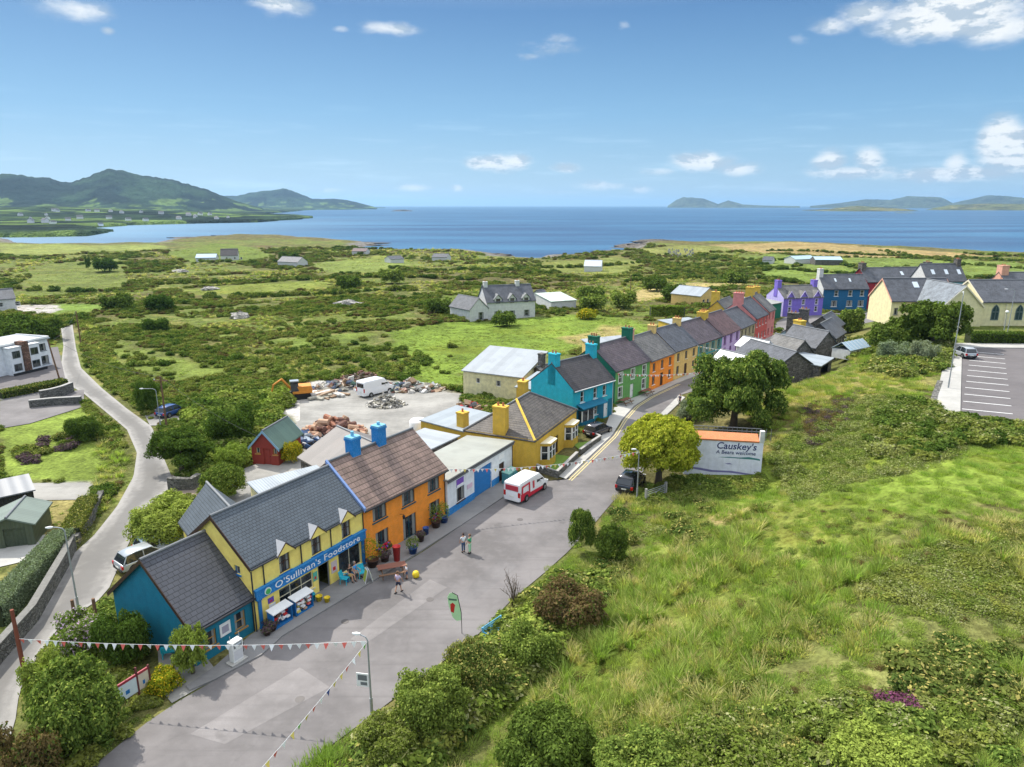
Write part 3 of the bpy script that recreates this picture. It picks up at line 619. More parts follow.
def make_opening(root, W, o, depth=.16):
    u, z, w, h = o['u'], o['z'], o['w'], o['h']; k = o.get('k', 'win'); fm = o.get('fm') or M_white; t_ = .07
    if k in ('win', 'shop'):
        fb = MB(); di, do = -depth, -depth + .06
        lbox(fb, W, u, u + t_, di, do, z, z + h); lbox(fb, W, u + w - t_, u + w, di, do, z, z + h)
        lbox(fb, W, u + t_, u + w - t_, di, do, z, z + t_); lbox(fb, W, u + t_, u + w - t_, di, do, z + h - t_, z + h)
        nx, nz = o.get('bars', (1, 2))
        for i in range(1, nx): lbox(fb, W, u + w * i / nx - .025, u + w * i / nx + .025, di + .005, do - .01, z + t_, z + h - t_)
        for i in range(1, nz): lbox(fb, W, u + t_, u + w - t_, di + .008, do - .012, z + h * i / nz - .03, z + h * i / nz + .03)
        win = fb.build('window', fm, root)
        pb = MB(); lbox(pb, W, u + t_ - .01, u + w - t_ + .01, di + .015, di + .025, z + t_ - .01, z + h - t_ + .01); pb.build('pane', M_pane, win)
        if o.get('curtain', k == 'win'):
            cw = w * .2
            for c0 in (u + t_, u + w - t_ - cw): cb = MB(); lbox(cb, W, c0, c0 + cw, di + .026, di + .03, z + t_, z + h - t_); cb.build('curtain', M_curtain, win)
        if o.get('sill', True):
            sb = MB(); lbox(sb, W, u - .1, u + w + .1, -depth + .06, .08, z - .1, z - .002); sb.build('sill', o.get('sm') or fm, win)
        if o.get('sur'):
            sb = MB(); q = .13
            lbox(sb, W, u - q, u, .002, .035, z, z + h + q); lbox(sb, W, u + w, u + w + q, .002, .035, z, z + h + q); lbox(sb, W, u, u + w, .002, .035, z + h, z + h + q); sb.build('surround', o['sur'], win)
    elif k == 'door':
        fb = MB(); lbox(fb, W, u, u + .08, -depth, -depth + .07, z, z + h); lbox(fb, W, u + w - .08, u + w, -depth, -depth + .07, z, z + h); lbox(fb, W, u + .08, u + w - .08, -depth, -depth + .07, z + h - .08, z + h)
        lbox(fb, W, u + .08, u + w - .08, -depth - .02, -depth + .03, z, z + h - .08)
        for (a, b) in ((.12, .45), (.52, .9)): lbox(fb, W, u + .2, u + w - .2, -depth + .03, -depth + .045, z + h * a, z + h * b)
        d = fb.build('door', o.get('dm') or M_white, root)
        hb = MB(); lbox(hb, W, u + w - .2, u + w - .15, -depth + .03, -depth + .09, z + h * .48, z + h * .52); hb.build('handle', M_black, d)
    elif k == 'open':
        fb = MB(); lbox(fb, W, u + .002, u + w - .002, -1.2, -1.15, z, z + h); lbox(fb, W, u, u + .09, -depth, -depth + .07, z, z + h); lbox(fb, W, u + w - .09, u + w, -depth, -depth + .07, z, z + h); lbox(fb, W, u + .09, u + w - .09, -depth, -depth + .07, z + h - .09, z + h)
        lbox(fb, W, u - .05, u + w + .05, -1.15, -.17, z + .005, z + .02); fb.build('door', [o.get('dm') or M_black], root)
    elif k == 'roller':
        fb = MB(); n = int(h / .22)
        for i in range(n): lbox(fb, W, u, u + w, -depth - .02, -depth + .03 + .03 * (i % 2), z + h * i / n, z + h * (i + 1) / n - .004)
        fb.build('garage_door', o.get('dm') or M_blue, root)
def wins(us, z, w, h, **kw): return [dict(u=u, z=z, w=w, h=h, **kw) for u in us]
def house(name, label, cat, A, B, D, he, hr, wallm, roofm, front=(), left=(), right=(), back=(), z=0, rt='gable', chim=(), group=None, oe=.18, ov=.28, rm=.5, gut=M_gutter, parapet=0, ridgem=None, leftm=None, barge=None, plinth=None, noroof=False, hb=None, skyl=(), hip=(2.5, 2.5)):
    A, B = Vector(A[:2]), Vector(B[:2]); L = (B - A).length; rz = math.atan2(B.y - A.y, B.x - A.x)
    root = empty(name, label, cat, (A.x, A.y, z), rz, group); hb = he if hb is None else hb; z0 = -1.2
    w = MB(); sides = [((0, 0), (1, 0), (0, -1), L, front), ((L, 0), (0, 1), (1, 0), D, right), ((L, D), (-1, 0), (0, 1), L, back), ((0, D), (0, -1), (-1, 0), D, left)]
    ey = D * rm
    for i, (p0, d, n, ln, ops) in enumerate(sides):
        Wf = frame_on(p0, d, n); top = {0: he, 1: min(he, hb), 2: hb, 3: min(he, hb)}[i]
        if rt == 'mono': top = [he, min(he, hr), hr, min(he, hr)][i]
        wall_face(w, Wf, ln, z0, top, list(ops), 1 if (i == 3 and leftm) else 0)
    if rt == 'gable':
        for x in (0, L):
            f = [(x, 0, min(he, hb)), (x, D, min(he, hb)), (x, D, hb), (x, ey, hr), (x, 0, he)]
            w.add(f, [(0, 1, 2, 3, 4) if x else (4, 3, 2, 1, 0)], 1 if (x == 0 and leftm) else 0)
    elif rt == 'gablefront':
        for y in (0, D): w.add([(0, y, he), (L, y, he), (L / 2, y, hr)], [(0, 1, 2) if y == 0 else (2, 1, 0)])
    elif rt == 'mono':
        for x in (0, L): w.add([(x, 0, min(he, hr)), (x, D, min(he, hr)), (x, D, hr) if hr > he else (x, 0, he)], [(0, 1, 2) if x else (2, 1, 0)])
    wo = w.build('wall', [wallm, leftm or wallm], root); M_ov = None
    for i, (p0, d, n, ln, ops) in enumerate(sides):
        for o in ops: make_opening(root, frame_on(p0, d, n), o)
    if plinth:
        pb = MB(); g = .025; lp = MB()
        for i in (0, 1, 3):
            p0, d, n, ln, ops = sides[i]; Wf = frame_on(p0, d, n); cur = 0
            for o in sorted([o for o in ops if o['z'] < plinth[1]], key=lambda o: o['u']) + [dict(u=ln, w=0)]:
                if o['u'] > cur + .02: pb = MB(); lbox(pb, Wf, cur, o['u'], .001, g, -.6, plinth[1]); pb.build('plinth', plinth[0], root); pb = MB()
                cur = o['u'] + o['w']
        if pb.v: pb.build('plinth', plinth[0], root)
    th = .14; r = MB()
    if noroof: pass
    elif rt == 'gable':
        s1 = (hr - he) / ey; s2 = (hr - hb) / (D - ey)
        P1 = [(-ov, he - ov * s1 + .02), (ey, hr + .02), (ey, hr + .02 + th), (-ov, he - ov * s1 + .02 + th)]
        P2 = [(D + ov, hb - ov * s2 + .02), (D + ov, hb - ov * s2 + .02 + th), (ey, hr + .02 + th), (ey, hr + .02)]
        x0, x1 = -oe, L + oe
        for Q in (P1, P2): r.ext([(x0, y, zz) for y, zz in Q], (x1 - x0, 0, 0))
        ro = r.build('roof', roofm, root)
        rb = MB(); rb.tube([(x0, ey, hr + th + .04), (x1, ey, hr + th + .04)], .11, 8); rb.build('ridge_tiles', ridgem or M_lead, ro)
        if barge:
            for x in (x0 - .04, x1): 
                bb = MB(); bb.ext([(x, -ov, he - ov * s1 - .12), (x, ey, hr - .12), (x, ey, hr + .2), (x, -ov, he - ov * s1 + .2)], (.04, 0, 0)); bb.ext([(x, ey, hr - .12), (x, D + ov, hb - ov * s2 - .12), (x, D + ov, hb - ov * s2 + .2), (x, ey, hr + .2)], (.04, 0, 0)); bb.build('barge_board', barge, ro)
        for (u, f, ww, hh) in skyl:
            sb = MB(); y0, y1 = ey * f, ey * f + hh; q = lambda y, o: he + s1 * y + th + .03 + o
            sb.add([(u, y0, q(y0, 0)), (u + ww, y0, q(y0, 0)), (u + ww, y1, q(y1, 0)), (u, y1, q(y1, 0)), (u, y0, q(y0, .08)), (u + ww, y0, q(y0, .08)), (u + ww, y1, q(y1, .08)), (u, y1, q(y1, .08))], [(0, 3, 2, 1), (4, 5, 6, 7), (0, 1, 5, 4), (1, 2, 6, 5), (2, 3, 7, 6), (3, 0, 4, 7)])
            sb.build('skylight', M_sky, ro)
    elif rt == 'gablefront':
        s1 = (hr - he) / (L / 2)
        for sg in (0, 1):
            f = lambda x: x if sg == 0 else L - x
            r.ext([(f(-ov), -oe, he - ov * s1 + .02), (f(L / 2), -oe, hr + .02), (f(L / 2), -oe, hr + .02 + th), (f(-ov), -oe, he - ov * s1 + .02 + th)], (0, D + 2 * oe, 0))
        ro = r.build('roof', roofm, root); rb = MB(); rb.tube([(L / 2, -oe, hr + th + .03), (L / 2, D + oe, hr + th + .03)], .1, 8); rb.build('ridge_tiles', ridgem or M_lead, ro)
        if barge:
            for y in (-oe - .05, D + oe + .01):
                bb = MB()
                for sg in (0, 1):
                    f = lambda x: x if sg == 0 else L - x
                    bb.ext([(f(-ov), y, he - ov * s1 - .15), (f(L / 2), y, hr - .12), (f(L / 2), y, hr + .2), (f(-ov), y, he - ov * s1 + .18)], (0, .04, 0))
                bb.build('barge_board', barge, ro)
    elif rt == 'hip':
        a, b = hip; e = he - .12; pts = [(-ov, -ov, e), (L + ov, -ov, e), (L + ov, D + ov, e), (-ov, D + ov, e), (a, ey, hr), (L - b, ey, hr)]
        dn = [(x, y, zz - .12) for x, y, zz in pts[:4]]
        r.add(pts + dn, [(0, 1, 5, 4), (1, 2, 5), (2, 3, 4, 5), (3, 0, 4), (9, 8, 7, 6), (0, 6, 7, 1), (1, 7, 8, 2), (2, 8, 9, 3), (3, 9, 6, 0)]); ro = r.build('roof', roofm, root)
        rb = MB()
        for p, q in ((0, 4), (1, 5), (4, 5), (2, 5), (3, 4)): rb.tube([Vector(pts[p]) + Vector((0, 0, .03)), Vector(pts[q]) + Vector((0, 0, .03))], .12, 6)
        rb.build('hip_tiles', ridgem or M_lead, ro)
    elif rt in ('mono', 'flat'):
        h1 = hr if rt == 'mono' else he; s1 = (h1 - he) / D
        r.ext([(-oe, -ov, he - ov * s1 + .02), (-oe, D + ov, h1 + ov * s1 + .02), (-oe, D + ov, h1 + ov * s1 + .14), (-oe, -ov, he - ov * s1 + .14)], (L + 2 * oe, 0, 0)); ro = r.build('roof', roofm, root)
    if gut and rt in ('gable', 'hip', 'mono') and not noroof:
        s1 = (hr - he) / (ey if rt == 'gable' else D) if rt != 'hip' else .6
        g = MB(); gz = he - ov * s1 + .02 if rt != 'hip' else he - .2; g.tube([(-oe, -ov - .07, gz), (L + oe, -ov - .07, gz)], .07, 8); g.tube([(L - .12, -ov - .07, gz), (L - .12, -.06, gz - .35), (L - .12, -.06, 0)], .04, 6); g.build('gutter', gut, root)
    for c in chim:
        u, v, cw, cd, zt, cm = c[:6]; pots = c[6] if len(c) > 6 else 2; zb = c[7] if len(c) > 7 else he
        cb = MB(); cb.box(u - cw / 2, u + cw / 2, v - cd / 2, v + cd / 2, zb, zt - .2); cb.box(u - cw / 2 - .06, u + cw / 2 + .06, v - cd / 2 - .06, v + cd / 2 + .06, zt - .2, zt); ch = cb.build('chimney', cm, ro if not noroof else root)
        for k in range(pots):
            pb = MB(); yy = v + (k - (pots - 1) / 2) * cd / max(pots, 1) * .8; pb.lathe([(.13, zt), (.15, zt + .05), (.11, zt + .1), (.12, zt + .38), (.09, zt + .38), (.08, zt + .1)], (u, yy, 0), 10); pb.build('chimney_pot', M_pot, ch)
    return root
M_sky = plain('skylight_glass', (.55, .62, .68), .1)
SL_OCH = slate('slate_brown_grey', (0.084, 0.074, 0.066), .4, .32, .3, moss=.3)
def text(s, size, mat, parent, loc, rot, name='lettering', ext=.02, spacing=1.0, shear=0, sx=1.0, bold=0):
    cu = bpy.data.curves.new(name, 'FONT'); cu.body = s; cu.size = size; cu.extrude = ext; cu.space_character = spacing; cu.shear = shear; cu.offset = bold; cu.resolution_u = 3; cu.align_x = 'CENTER'; cu.align_y = 'CENTER'
    tmp = bpy.data.objects.new('tmp', cu); col.objects.link(tmp); dg = bpy.context.evaluated_depsgraph_get(); me = bpy.data.meshes.new_from_object(tmp.evaluated_get(dg)); bpy.data.objects.remove(tmp); me.name = name
    me.materials.clear(); me.materials.append(mat); me.transform(Matrix.Diagonal((sx, 1, 1, 1)))
    o = link(bpy.data.objects.new(name, me), parent); o.location = loc; o.rotation_euler = rot; return o
FACE = (math.pi / 2, 0, 0)      # upright, facing -y of the parent
# ------------------------------------------------------------------ the buildings
P_yel = paint('yellow_render', (.98, .75, .18)); P_teal = paint('teal_render', (.01, .19, .29), dirt=(.05, .1, .1)); P_or = paint('orange_render', (.95, .30, .025)); P_white = paint('white_render', (.76, .78, .80))
P_och = paint('ochre_render', (.64, .40, .04)); P_conc = paint('cream_block_render', (.72, .66, .38), var=.2, streak=.3); P_turq = paint('turquoise_render', (.01, .42, .54)); P_green = paint('green_render', (.13, .36, .09), streak=.4)
P_dgreen = paint('deep_green_render', (.01, .15, .09)); P_buff = paint('buff_render', (.76, .53, .18)); P_peb = paint('grey_green_pebbledash', (.30, .33, .22)); P_aqua = paint('aqua_trim', (.02, .30, .32)); P_lil = paint('lilac_render', (.62, .46, .74))
P_beige = paint('beige_render', (.44, .38, .22)); P_red = paint('brick_red_render', (.62, .10, .08)); P_pink = paint('rose_render', (.66, .24, .22)); P_purp = paint('purple_render', (.20, .14, .56)); P_lpurp = paint('pale_violet_render', (.52, .45, .80))
P_navy = paint('dark_blue_render', (.01, .12, .26), dirt=(.05, .1, .1)); P_crim = paint('crimson_render', (.36, .012, .03)); P_sky = paint('light_blue_render', (.16, .42, .60)); P_church = paint('church_cream', (.78, .70, .40), streak=.1); P_salm = paint('salmon_render', (.66, .34, .24))
P_gold = paint('golden_chimney', (.66, .44, .05)); P_blue = paint('bright_blue_render', (.01, .20, .52)); P_dstone = stone('rubble_stone', (.15, .14, .13)); P_wall = stone('field_stone', (.17, .165, .15), 3.2); P_chalk = paint('chalky_render', (.60, .60, .58))
M_brown = plain('brown_frame', (.06, .03, .02)); M_teald = plain('teal_dark_paint', (.005, .09, .12)); M_tan = plain('tan_frame', (.42, .23, .06)); M_grn = plain('green_frame', (.01, .2, .2)); M_red = plain('red_paint', (.55, .03, .03), .4); M_redd = plain('dark_red_timber', (.24, .035, .025), .7)
M_wtim = plain('brown_timber', (.16, .09, .05), .85, sc=8)
# teal building at the near end of the row: gable faces the lane
Tl = house('teal_annex', 'low teal-blue annex with grey slate roof, end of the row beside the fuel pump', 'building', (-19.75, 37.4), (-17.45, 41.3), 8.4, 2.75, 6.2, P_teal, SL_ANX,
      front=[dict(u=.75, z=.75, w=.85, h=1.15, fm=M_tan), dict(u=3.0, z=.75, w=.85, h=1.25, fm=M_tan)], left=[dict(u=7.0, z=.5, w=.7, h=1.5, fm=M_tan)], barge=M_brown, oe=.22)
sb = MB(); sb.box(1.85, 2.65, -.05, -.01, 1.0, 1.9); sg = sb.build('notice_board', M_white, Tl)
sb = MB(); sb.box(2.0, 2.5, -.06, -.05, 1.2, 1.7); sb.build('notice_print', plain('grey_print', (.35, .33, .4)), sg)
# foodstore
A, B = Vector(G(257.6, 632)), Vector(G(366, 564)); Ls = (B - A).length
sh = [dict(u=2.05, z=.75, w=3.1, h=1.35, k='shop', bars=(3, 2), fm=M_cream), dict(u=5.65, z=.02, w=1.15, h=2.15, k='open', dm=M_lead), dict(u=7.75, z=.35, w=2.45, h=1.85, k='shop', bars=(2, 1), fm=M_cream)]
up = wins([2.27, 5.22, 8.27], 3.2, .95, 1.5, fm=M_brown, sm=M_blue, bars=(2, 2))
FS = house('foodstore', 'yellow foodstore with blue lettered fascia and three little dormer gables', 'shop', A, B, 7.0, 4.8, 7.6, P_yel, SL_BLUE, front=sh + up, left=[dict(u=5.25, z=3.95, w=.6, h=.62, fm=M_blue, bars=(1, 1))], barge=M_brown, oe=.16, ov=.1)
M_flash = plain('white_flashing', (.30, .31, .33), .6)
for u in (2.35, 5.3, 8.35):       # dormer gables breaking the eave
    d = MB(); c = u + .395; d.add([(c - .72, -.27, 4.72), (c + .72, -.27, 4.72), (c + .72, -.27, 4.74), (c, -.27, 5.46), (c - .72, -.27, 4.74), (c, .7, 5.46), (c, .5, 4.7)], [(0, 1, 2, 3, 4), (3, 5, 4), (2, 5, 3)]); g = d.build('dormer', P_yel, FS)
    for s_ in (-1, 1):
        r = MB(); r.ext([(c + s_ * .80, -.28, 4.67), (c, -.28, 5.47), (c, .75, 5.47), (c + s_ * .70, .0, 4.84)], (0, 0, .05)); r.build('dormer_slope', M_flash if s_ < 0 else SL_BLUE, g)
        r = MB(); r.ext([(c + s_ * .84, -.30, 4.60), (c, -.30, 5.44), (c, -.30, 5.54), (c + s_ * .84, -.30, 4.70)], (0, .03, 0)); r.build('barge_board', M_brown, g)
f = MB(); f.box(.05, Ls - .05, -.22, -.002, 2.35, 3.05); f.box(0, Ls, -.3, -.003, 3.05, 3.14); f.box(.55, Ls - .45, -.25, -.22, 2.40, 2.44); fa = f.build('fascia', P_blue, FS)
M_sig = plain('sign_white', (.85, .85, .84), .5)
SERIF_DONE = text("O'Sullivan's Foodstore", .68, M_sig, fa, (Ls / 2 + .42, -.23, 2.72), FACE, sx=1.30, bold=.0, spacing=1.04)
for (ux, s_) in ((1.5, 1),): pass
lg = MB(); lg.lathe([(.27, -.05), (.27, .0)], (.95, -.23, 2.7), 20, 0, 'Y'); l1 = lg.build('emblem', plain('emblem_white', (.7, .8, .75)), fa); lg = MB(); lg.lathe([(.2, -.075), (.2, -.05)], (.95, -.23, 2.68), 18, 0, 'Y'); lg.build('emblem_leaf', plain('emblem_green', (.06, .38, .10)), l1)
for u in (.35, Ls - .3):
    c = MB(); c.box(u - .13, u + .13, -.1, -.003, 0, 2.3); c.box(u - .17, u + .17, -.14, -.003, 2.2, 2.35); c.box(u - .17, u + .17, -.14, -.003, 0, .25); c.build('pilaster', M_blue, FS)
for (u, z, w, h, nm, mm) in ((1.05, 1.55, .5, .4, 'poster', plain('poster_violet', (.12, .06, .4))), (1.1, .75, .55, .7, 'poster', M_sig), (5.15, 1.2, .4, .7, 'poster', plain('poster_green', (.1, .45, .35))), (6.95, .95, .6, .95, 'poster', plain('poster_pale', (.62, .50, .50)))):
    c = MB(); c.box(u, u + w, -.03, -.003, z, z + h); po = c.build(nm, mm, FS); c = MB(); c.box(u + w * .25, u + w * .7, -.038, -.03, z + h * .2, z + h * .5); c.build('poster_print', M_red, po)
for u in (.9, 4.2, 7.1): c = MB(); c.tube([(u, -.06, 4.7), (u, -.06, 3.16)], .045, 6); c.build('downpipe', M_gutter, FS)
p = MB(); p.tube([(-.12, -.12, 4.6), (-.12, -.12, 3.1), (-.12, -.1, 0)], .05, 6); p.build('downpipe', M_gutter, FS)
# small slate roof outbuilding behind the annex
house('slate_outbuilding', 'small slate-roofed outbuilding tucked behind the yellow foodstore', 'shed', (-27.4, 52.6), (-22.8, 46.8), 4.6, 2.7, 5.3, P_yel, SL_BLUE, gut=None)
# orange house
A2, B2 = B, Vector(G(446, 517)); L2 = (B2 - A2).length
wo = dict(fm=M_teald, sm=M_teald)
op = wins([1.0, 4.5, 7.9], 3.15, 1.6, 1.3, bars=(2, 1), **wo) + [dict(u=1.2, z=.8, w=1.5, h=1.35, bars=(2, 1), **wo), dict(u=4.5, z=.05, w=1.7, h=2.1, k='win', bars=(2, 1), sill=False, fm=M_teald), dict(u=8.0, z=.85, w=1.45, h=1.35, bars=(2, 1), **wo)]
OH = house('orange_house', 'bright orange two-storey house with brown tiled roof and two blue chimneys', 'house', A2 + (B2 - A2) * .003, B2, 7.6, 4.85, 7.8, P_or, SL_TILE, front=op, chim=[(2.9, 3.8, .95, .85, 9.2, P_blue, 0, 6.8), (6.0, 3.8, .95, .85, 9.35, P_blue, 0, 6.8)], oe=.12, gut=M_black)
for u in (2.9, 6.0):
    c = MB(); c.box(u - .5, u + .5, 3.35, 4.25, 9.2 if u < 4 else 9.35, 9.34 if u < 4 else 9.49); c.lathe([(.14, 9.34), (.14, 9.75), (.1, 9.75)], (u, 3.8, 0), 10); c.build('chimney_cap', M_chimcap if False else P_sky, OH)
c = MB(); c.ext([(-.16, -.3, 4.6), (-.16, 3.8, 7.85), (-.16, 3.8, 8.15), (-.16, -.3, 4.95)], (.2, 0, 0)); c.build('verge', plain('verge_blue', (.2, .3, .55)), OH)
for (u, z) in ((1.95, .55), (8.7, .6)):
    c = MB(); c.box(u - .7, u + .7, -.42, -.16, z - .05, z + .14); w_ = c.build('window_box', M_brown, OH)
    c = MB()
    for k in range(60): a, b, e = random.uniform(u - .68, u + .68), random.uniform(-.45, -.14), random.uniform(z + .12, z + .42); s_ = .06; c.box(a - s_, a + s_, b - s_, b + s_, e - s_, e + s_, k % 3)
    c.build('flowers', [plain('petal_red', (.55, .02, .05)), plain('petal_violet', (.3, .1, .5)), plain('flower_leaf', (.06, .14, .02))], w_)
c = MB(); c.tube([(4.1, -.05, 2.75), (4.1, -.5, 2.85)], .02, 5); c.lathe([(.1, 2.45), (.13, 2.7), (.03, 2.8)], (4.1, -.5, 0), 10); c.build('wall_lamp', M_black, OH)
# garage
A3, B3 = Vector(G(448, 518)), Vector(G(512.4, 474.4)); L3 = (B3 - A3).length
GA = house('garage_workshop', 'white and blue workshop with low cream sheet roof and a big blue door', 'garage', A3, B3, 5.7, 3.65, 3.3, P_white, TIN_WHITE, front=[dict(u=1.5, z=.9, w=1.35, h=1.4, fm=M_brown, bars=(2, 1)), dict(u=4.6, z=.02, w=3.3, h=2.9, k='roller', dm=M_blue), dict(u=9.4, z=.02, w=1.1, h=2.1, k='door', dm=M_brown)], rt='mono', plinth=(P_blue, .85), ov=.12)
c = MB(); c.box(-.1, L3 + .1, -.16, -.13, 3.4, 3.66); c.build('fascia', M_lead, GA)
for (u, z, w, h, mm) in ((1.5, 2.45, 1.2, .75, plain('sign_violet', (.20, .08, .45))), (1.55, 2.4 - .0, 1.1, .25, M_sig), (3.3, 1.6, .9, .45, plain('sign_pink', (.7, .5, .6))), (9.3, 2.6, 1.1, .5, M_sig)):
    c = MB(); c.box(u, u + w, -.04 - (.01 if mm is M_sig else 0), -.003, z, z + h); c.build('sign', mm, GA)
# ochre hipped house
A4, B4 = Vector(G(534.4, 473)), Vector(G(575.8, 437.8)); L4 = (B4 - A4).length
OC = house('ochre_bungalow', 'ochre hip-roofed bungalow with two white bay windows and small front garden', 'house', A4, B4, 8.6, 3.75, 6.5, P_och, SL_OCH, front=[dict(u=5.9, z=.1, w=1.0, h=2.2, k='door', dm=M_brown)], rt='hip', hip=(4.6, 4.6),
      chim=[(.55, 4.3, .95, 1.5, 6.9, P_och, 2, 3.0), (10.6, 6.2, 1.1, 1.0, 7.2, P_och, 1, 4.5)], ov=.1, gut=None)
for u in (1.6, 8.9):
    c = MB(); c.ext([(u, -.01, 0), (u + .45, -.9, 0), (u + 2.25, -.9, 0), (u + 2.7, -.01, 0)], (0, 0, .95)); c.ext([(u - .06, -.01, 2.55), (u + .42, -1.0, 2.55), (u + 2.28, -1.0, 2.55), (u + 2.76, -.01, 2.55)], (0, 0, .28)); 
    bw = c.build('bay_window', P_och, OC)
    c = MB(); c.ext([(u - .1, -.01, 2.83), (u + .4, -1.06, 2.83), (u + 2.3, -1.06, 2.83), (u + 2.8, -.01, 2.83)], (0, 0, .07)); c.build('bay_roof', M_cream, bw)
    c = MB()
    for (a, b) in (((u + .02, -.02), (u + .45, -.88)), ((u + .45, -.88), (u + 1.35, -.88)), ((u + 1.35, -.88), (u + 2.25, -.88)), ((u + 2.25, -.88), (u + 2.68, -.02))):
        for (p_, q) in ((0, .14), (.86, 1)): a1 = [a[i] + (b[i] - a[i]) * p_ for i in (0, 1)]; b1 = [a[i] + (b[i] - a[i]) * q for i in (0, 1)]; c.ext([(*a1, .95), (*b1, .95), (b1[0], b1[1] + .08, .95), (a1[0], a1[1] + .08, .95)], (0, 0, 1.6))
        c.ext([(*a, 1.75), (*b, 1.75), (b[0], b[1] + .05, 1.75), (a[0], a[1] + .05, 1.75)], (0, 0, .08))
    c.build('frame', M_white, bw)
    c = MB(); c.ext([(u + .06, -.03, .95), (u + .49, -.82, .95), (u + 2.21, -.82, .95), (u + 2.64, -.03, .95)], (0, 0, 1.6)); c.build('pane', M_pane, bw)
c = MB(); c.tube([(-.1, -.1, 3.72), (4.6, 4.3, 6.62)], .15, 6); c.build('painted_hip', P_gold, OC)
# rear range of the bungalow with silver flat roof
r1 = MB()
W4 = lambda a, b: (A4 + (B4 - A4).normalized() * a + Vector((-(B4 - A4).y, (B4 - A4).x)).normalized() * b)
OR = house('ochre_rear_range', 'long flat-roofed ochre range running back behind the hip-roofed bungalow', 'outbuilding', (-10.8, 78.0), (-5.3, 73.7), 6.4, 3.3, 3.6, P_och, TIN_SILV, front=[dict(u=.5, z=1.2, w=2.2, h=1.4, bars=(3, 1)), dict(u=4.0, z=1.2, w=1.1, h=1.5)], rt='mono', ov=.1,
      chim=[(5.6, 1.2, 1.0, 1.0, 5.2, P_och, 1, 3.0)], gut=None)
# cream shed and its lean-to
CS = house('cream_block_shed', 'tall weathered cream block shed with broad grey metal roof at the field edge', 'shed', (-7.4, 101.7), (1.5, 97.2), 8.5, 3.8, 5.9, P_conc, TIN_GREY, front=[dict(u=2.2, z=2.1, w=.7, h=.8, bars=(1, 1), sill=False), dict(u=5.6, z=2.0, w=.8, h=.9, bars=(1, 1), sill=False)], rt='mono', gut=None)
house('silver_lean_to', 'small ochre lean-to with silver sheet roof beside the turquoise house', 'shed', (.6, 92.6), (5.6, 89.6), 6.0, 3.6, 4.4, P_och, TIN_SILV, rt='mono', gut=None)
# the row
def rowhouse(name, label, A, B, D, he, hr, wm, rm_, n, fm, chim=(), door=None, sur=None, sm=None, gm=None, ww=.85, hh=1.35, skip=(), extra=(), z=0, lower=True, **kw):
    L = (Vector(B[:2]) - Vector(A[:2])).length; us = [L * (i + .5) / n - ww / 2 for i in range(n)]; o = [dict(u=u, z=he - .55 - hh, w=ww, h=hh, fm=fm, sm=sm, sur=sur) for i, u in enumerate(us)]
    for i, u in enumerate(us):
        if door is not None and i == door: o.append(dict(u=u - .08, z=.12, w=1.0, h=2.15, k='door', dm=gm or fm))
        elif lower: o.append(dict(u=u, z=.85, w=ww + .05, h=hh + .05, fm=fm, sm=sm, sur=sur))
    return house(name, label, 'house', A, B, D, he, hr, wm, rm_, front=o, chim=chim, z=z, group='painted terrace houses along the street', **kw)
TQ = rowhouse('terrace_house', 'turquoise gabled house with white sash windows, first of the terrace', (7.8, 85.0), (13.8, 91.0), 7.4, 5.2, 8.0, P_turq, SL_DARK, 3, M_white, door=None, chim=[(.45, 3.7, .9, 1.3, 9.4, P_turq, 2), (8.1, 3.7, .8, 1.4, 9.6, P_turq, 2)], lower=False, oe=.05, gut=M_white,
      plinth=(paint('deep_teal_render', (.005, .16, .25)), 2.45), extra=()) if False else None
o = wins([1.5, 4.2, 6.2], 3.2, .8, 1.45) + [dict(u=4.1, z=.9, w=1.1, h=1.35), dict(u=6.5, z=.1, w=.95, h=2.2, k='door')]
P_dteal = paint('deep_teal_render', (.005, .15, .25))
TQ = house('terrace_house', 'turquoise gabled house with white sash windows, first of the terrace', 'house', (7.8, 85.0), (13.8, 91.0), 7.4, 5.2, 8.0, P_turq, SL_DARK, front=o, chim=[(.45, 3.7, .9, 1.3, 9.4, P_turq, 2), (8.1, 3.7, .8, 1.4, 9.6, P_turq, 2)], oe=.03, gut=M_white, plinth=(P_dteal, 2.55), group='painted terrace houses along the street')
c = MB(); c.box(1.0, 3.6, -.75, -.03, .0, .8); c.box(.95, 3.65, -.8, -.03, 2.3, 2.5); b = c.build('bay_window', P_dteal, TQ); c = MB()
for a in (1.05, 2.2, 3.4): c.box(a, a + .15, -.74, -.6, .8, 2.3)
c.build('frame', M_white, b); c = MB(); c.box(1.1, 3.5, -.68, -.05, .8, 2.3); c.build('pane', M_pane, b)
c = MB(); c.ext([(.7, -1.2, 2.62), (.7, -.03, 3.0), (.7, -.03, 3.1), (.7, -1.2, 2.72)], (5.2, 0, 0)); c.build('porch_canopy', P_dteal, TQ)
GR = rowhouse('terrace_house', 'green terrace house with purple-grey slates and white-framed windows', (14.65, 95.8), (21.2, 103.4), 8.0, 5.1, 8.1, P_green, SL_PURP, 3, M_white, door=1, sur=M_white, chim=[(.45, 4, .9, 1.5, 9.7, P_dgreen, 3), (9.6, 4, .9, 1.5, 9.7, P_dgreen, 2)], oe=.03, gut=None, leftm=P_dgreen, ww=.95, hh=1.5, gm=M_white)
c = MB(); c.box(-.12, .1, -.12, 8.0, 0.0, 5.0); c.build('wall_edge', P_dgreen, GR)
q = [(21.2, 103.4), (26.5, 110.2), (32.1, 116.9), (38.5, 124.6), (44.3, 132.2), (49.8, 139.8), (54.9, 147.0), (58.0, 151.2)]
def off(a, b, e=.03): a, b = Vector(a), Vector(b); d = (b - a).normalized(); return a + d * e, b - d * e
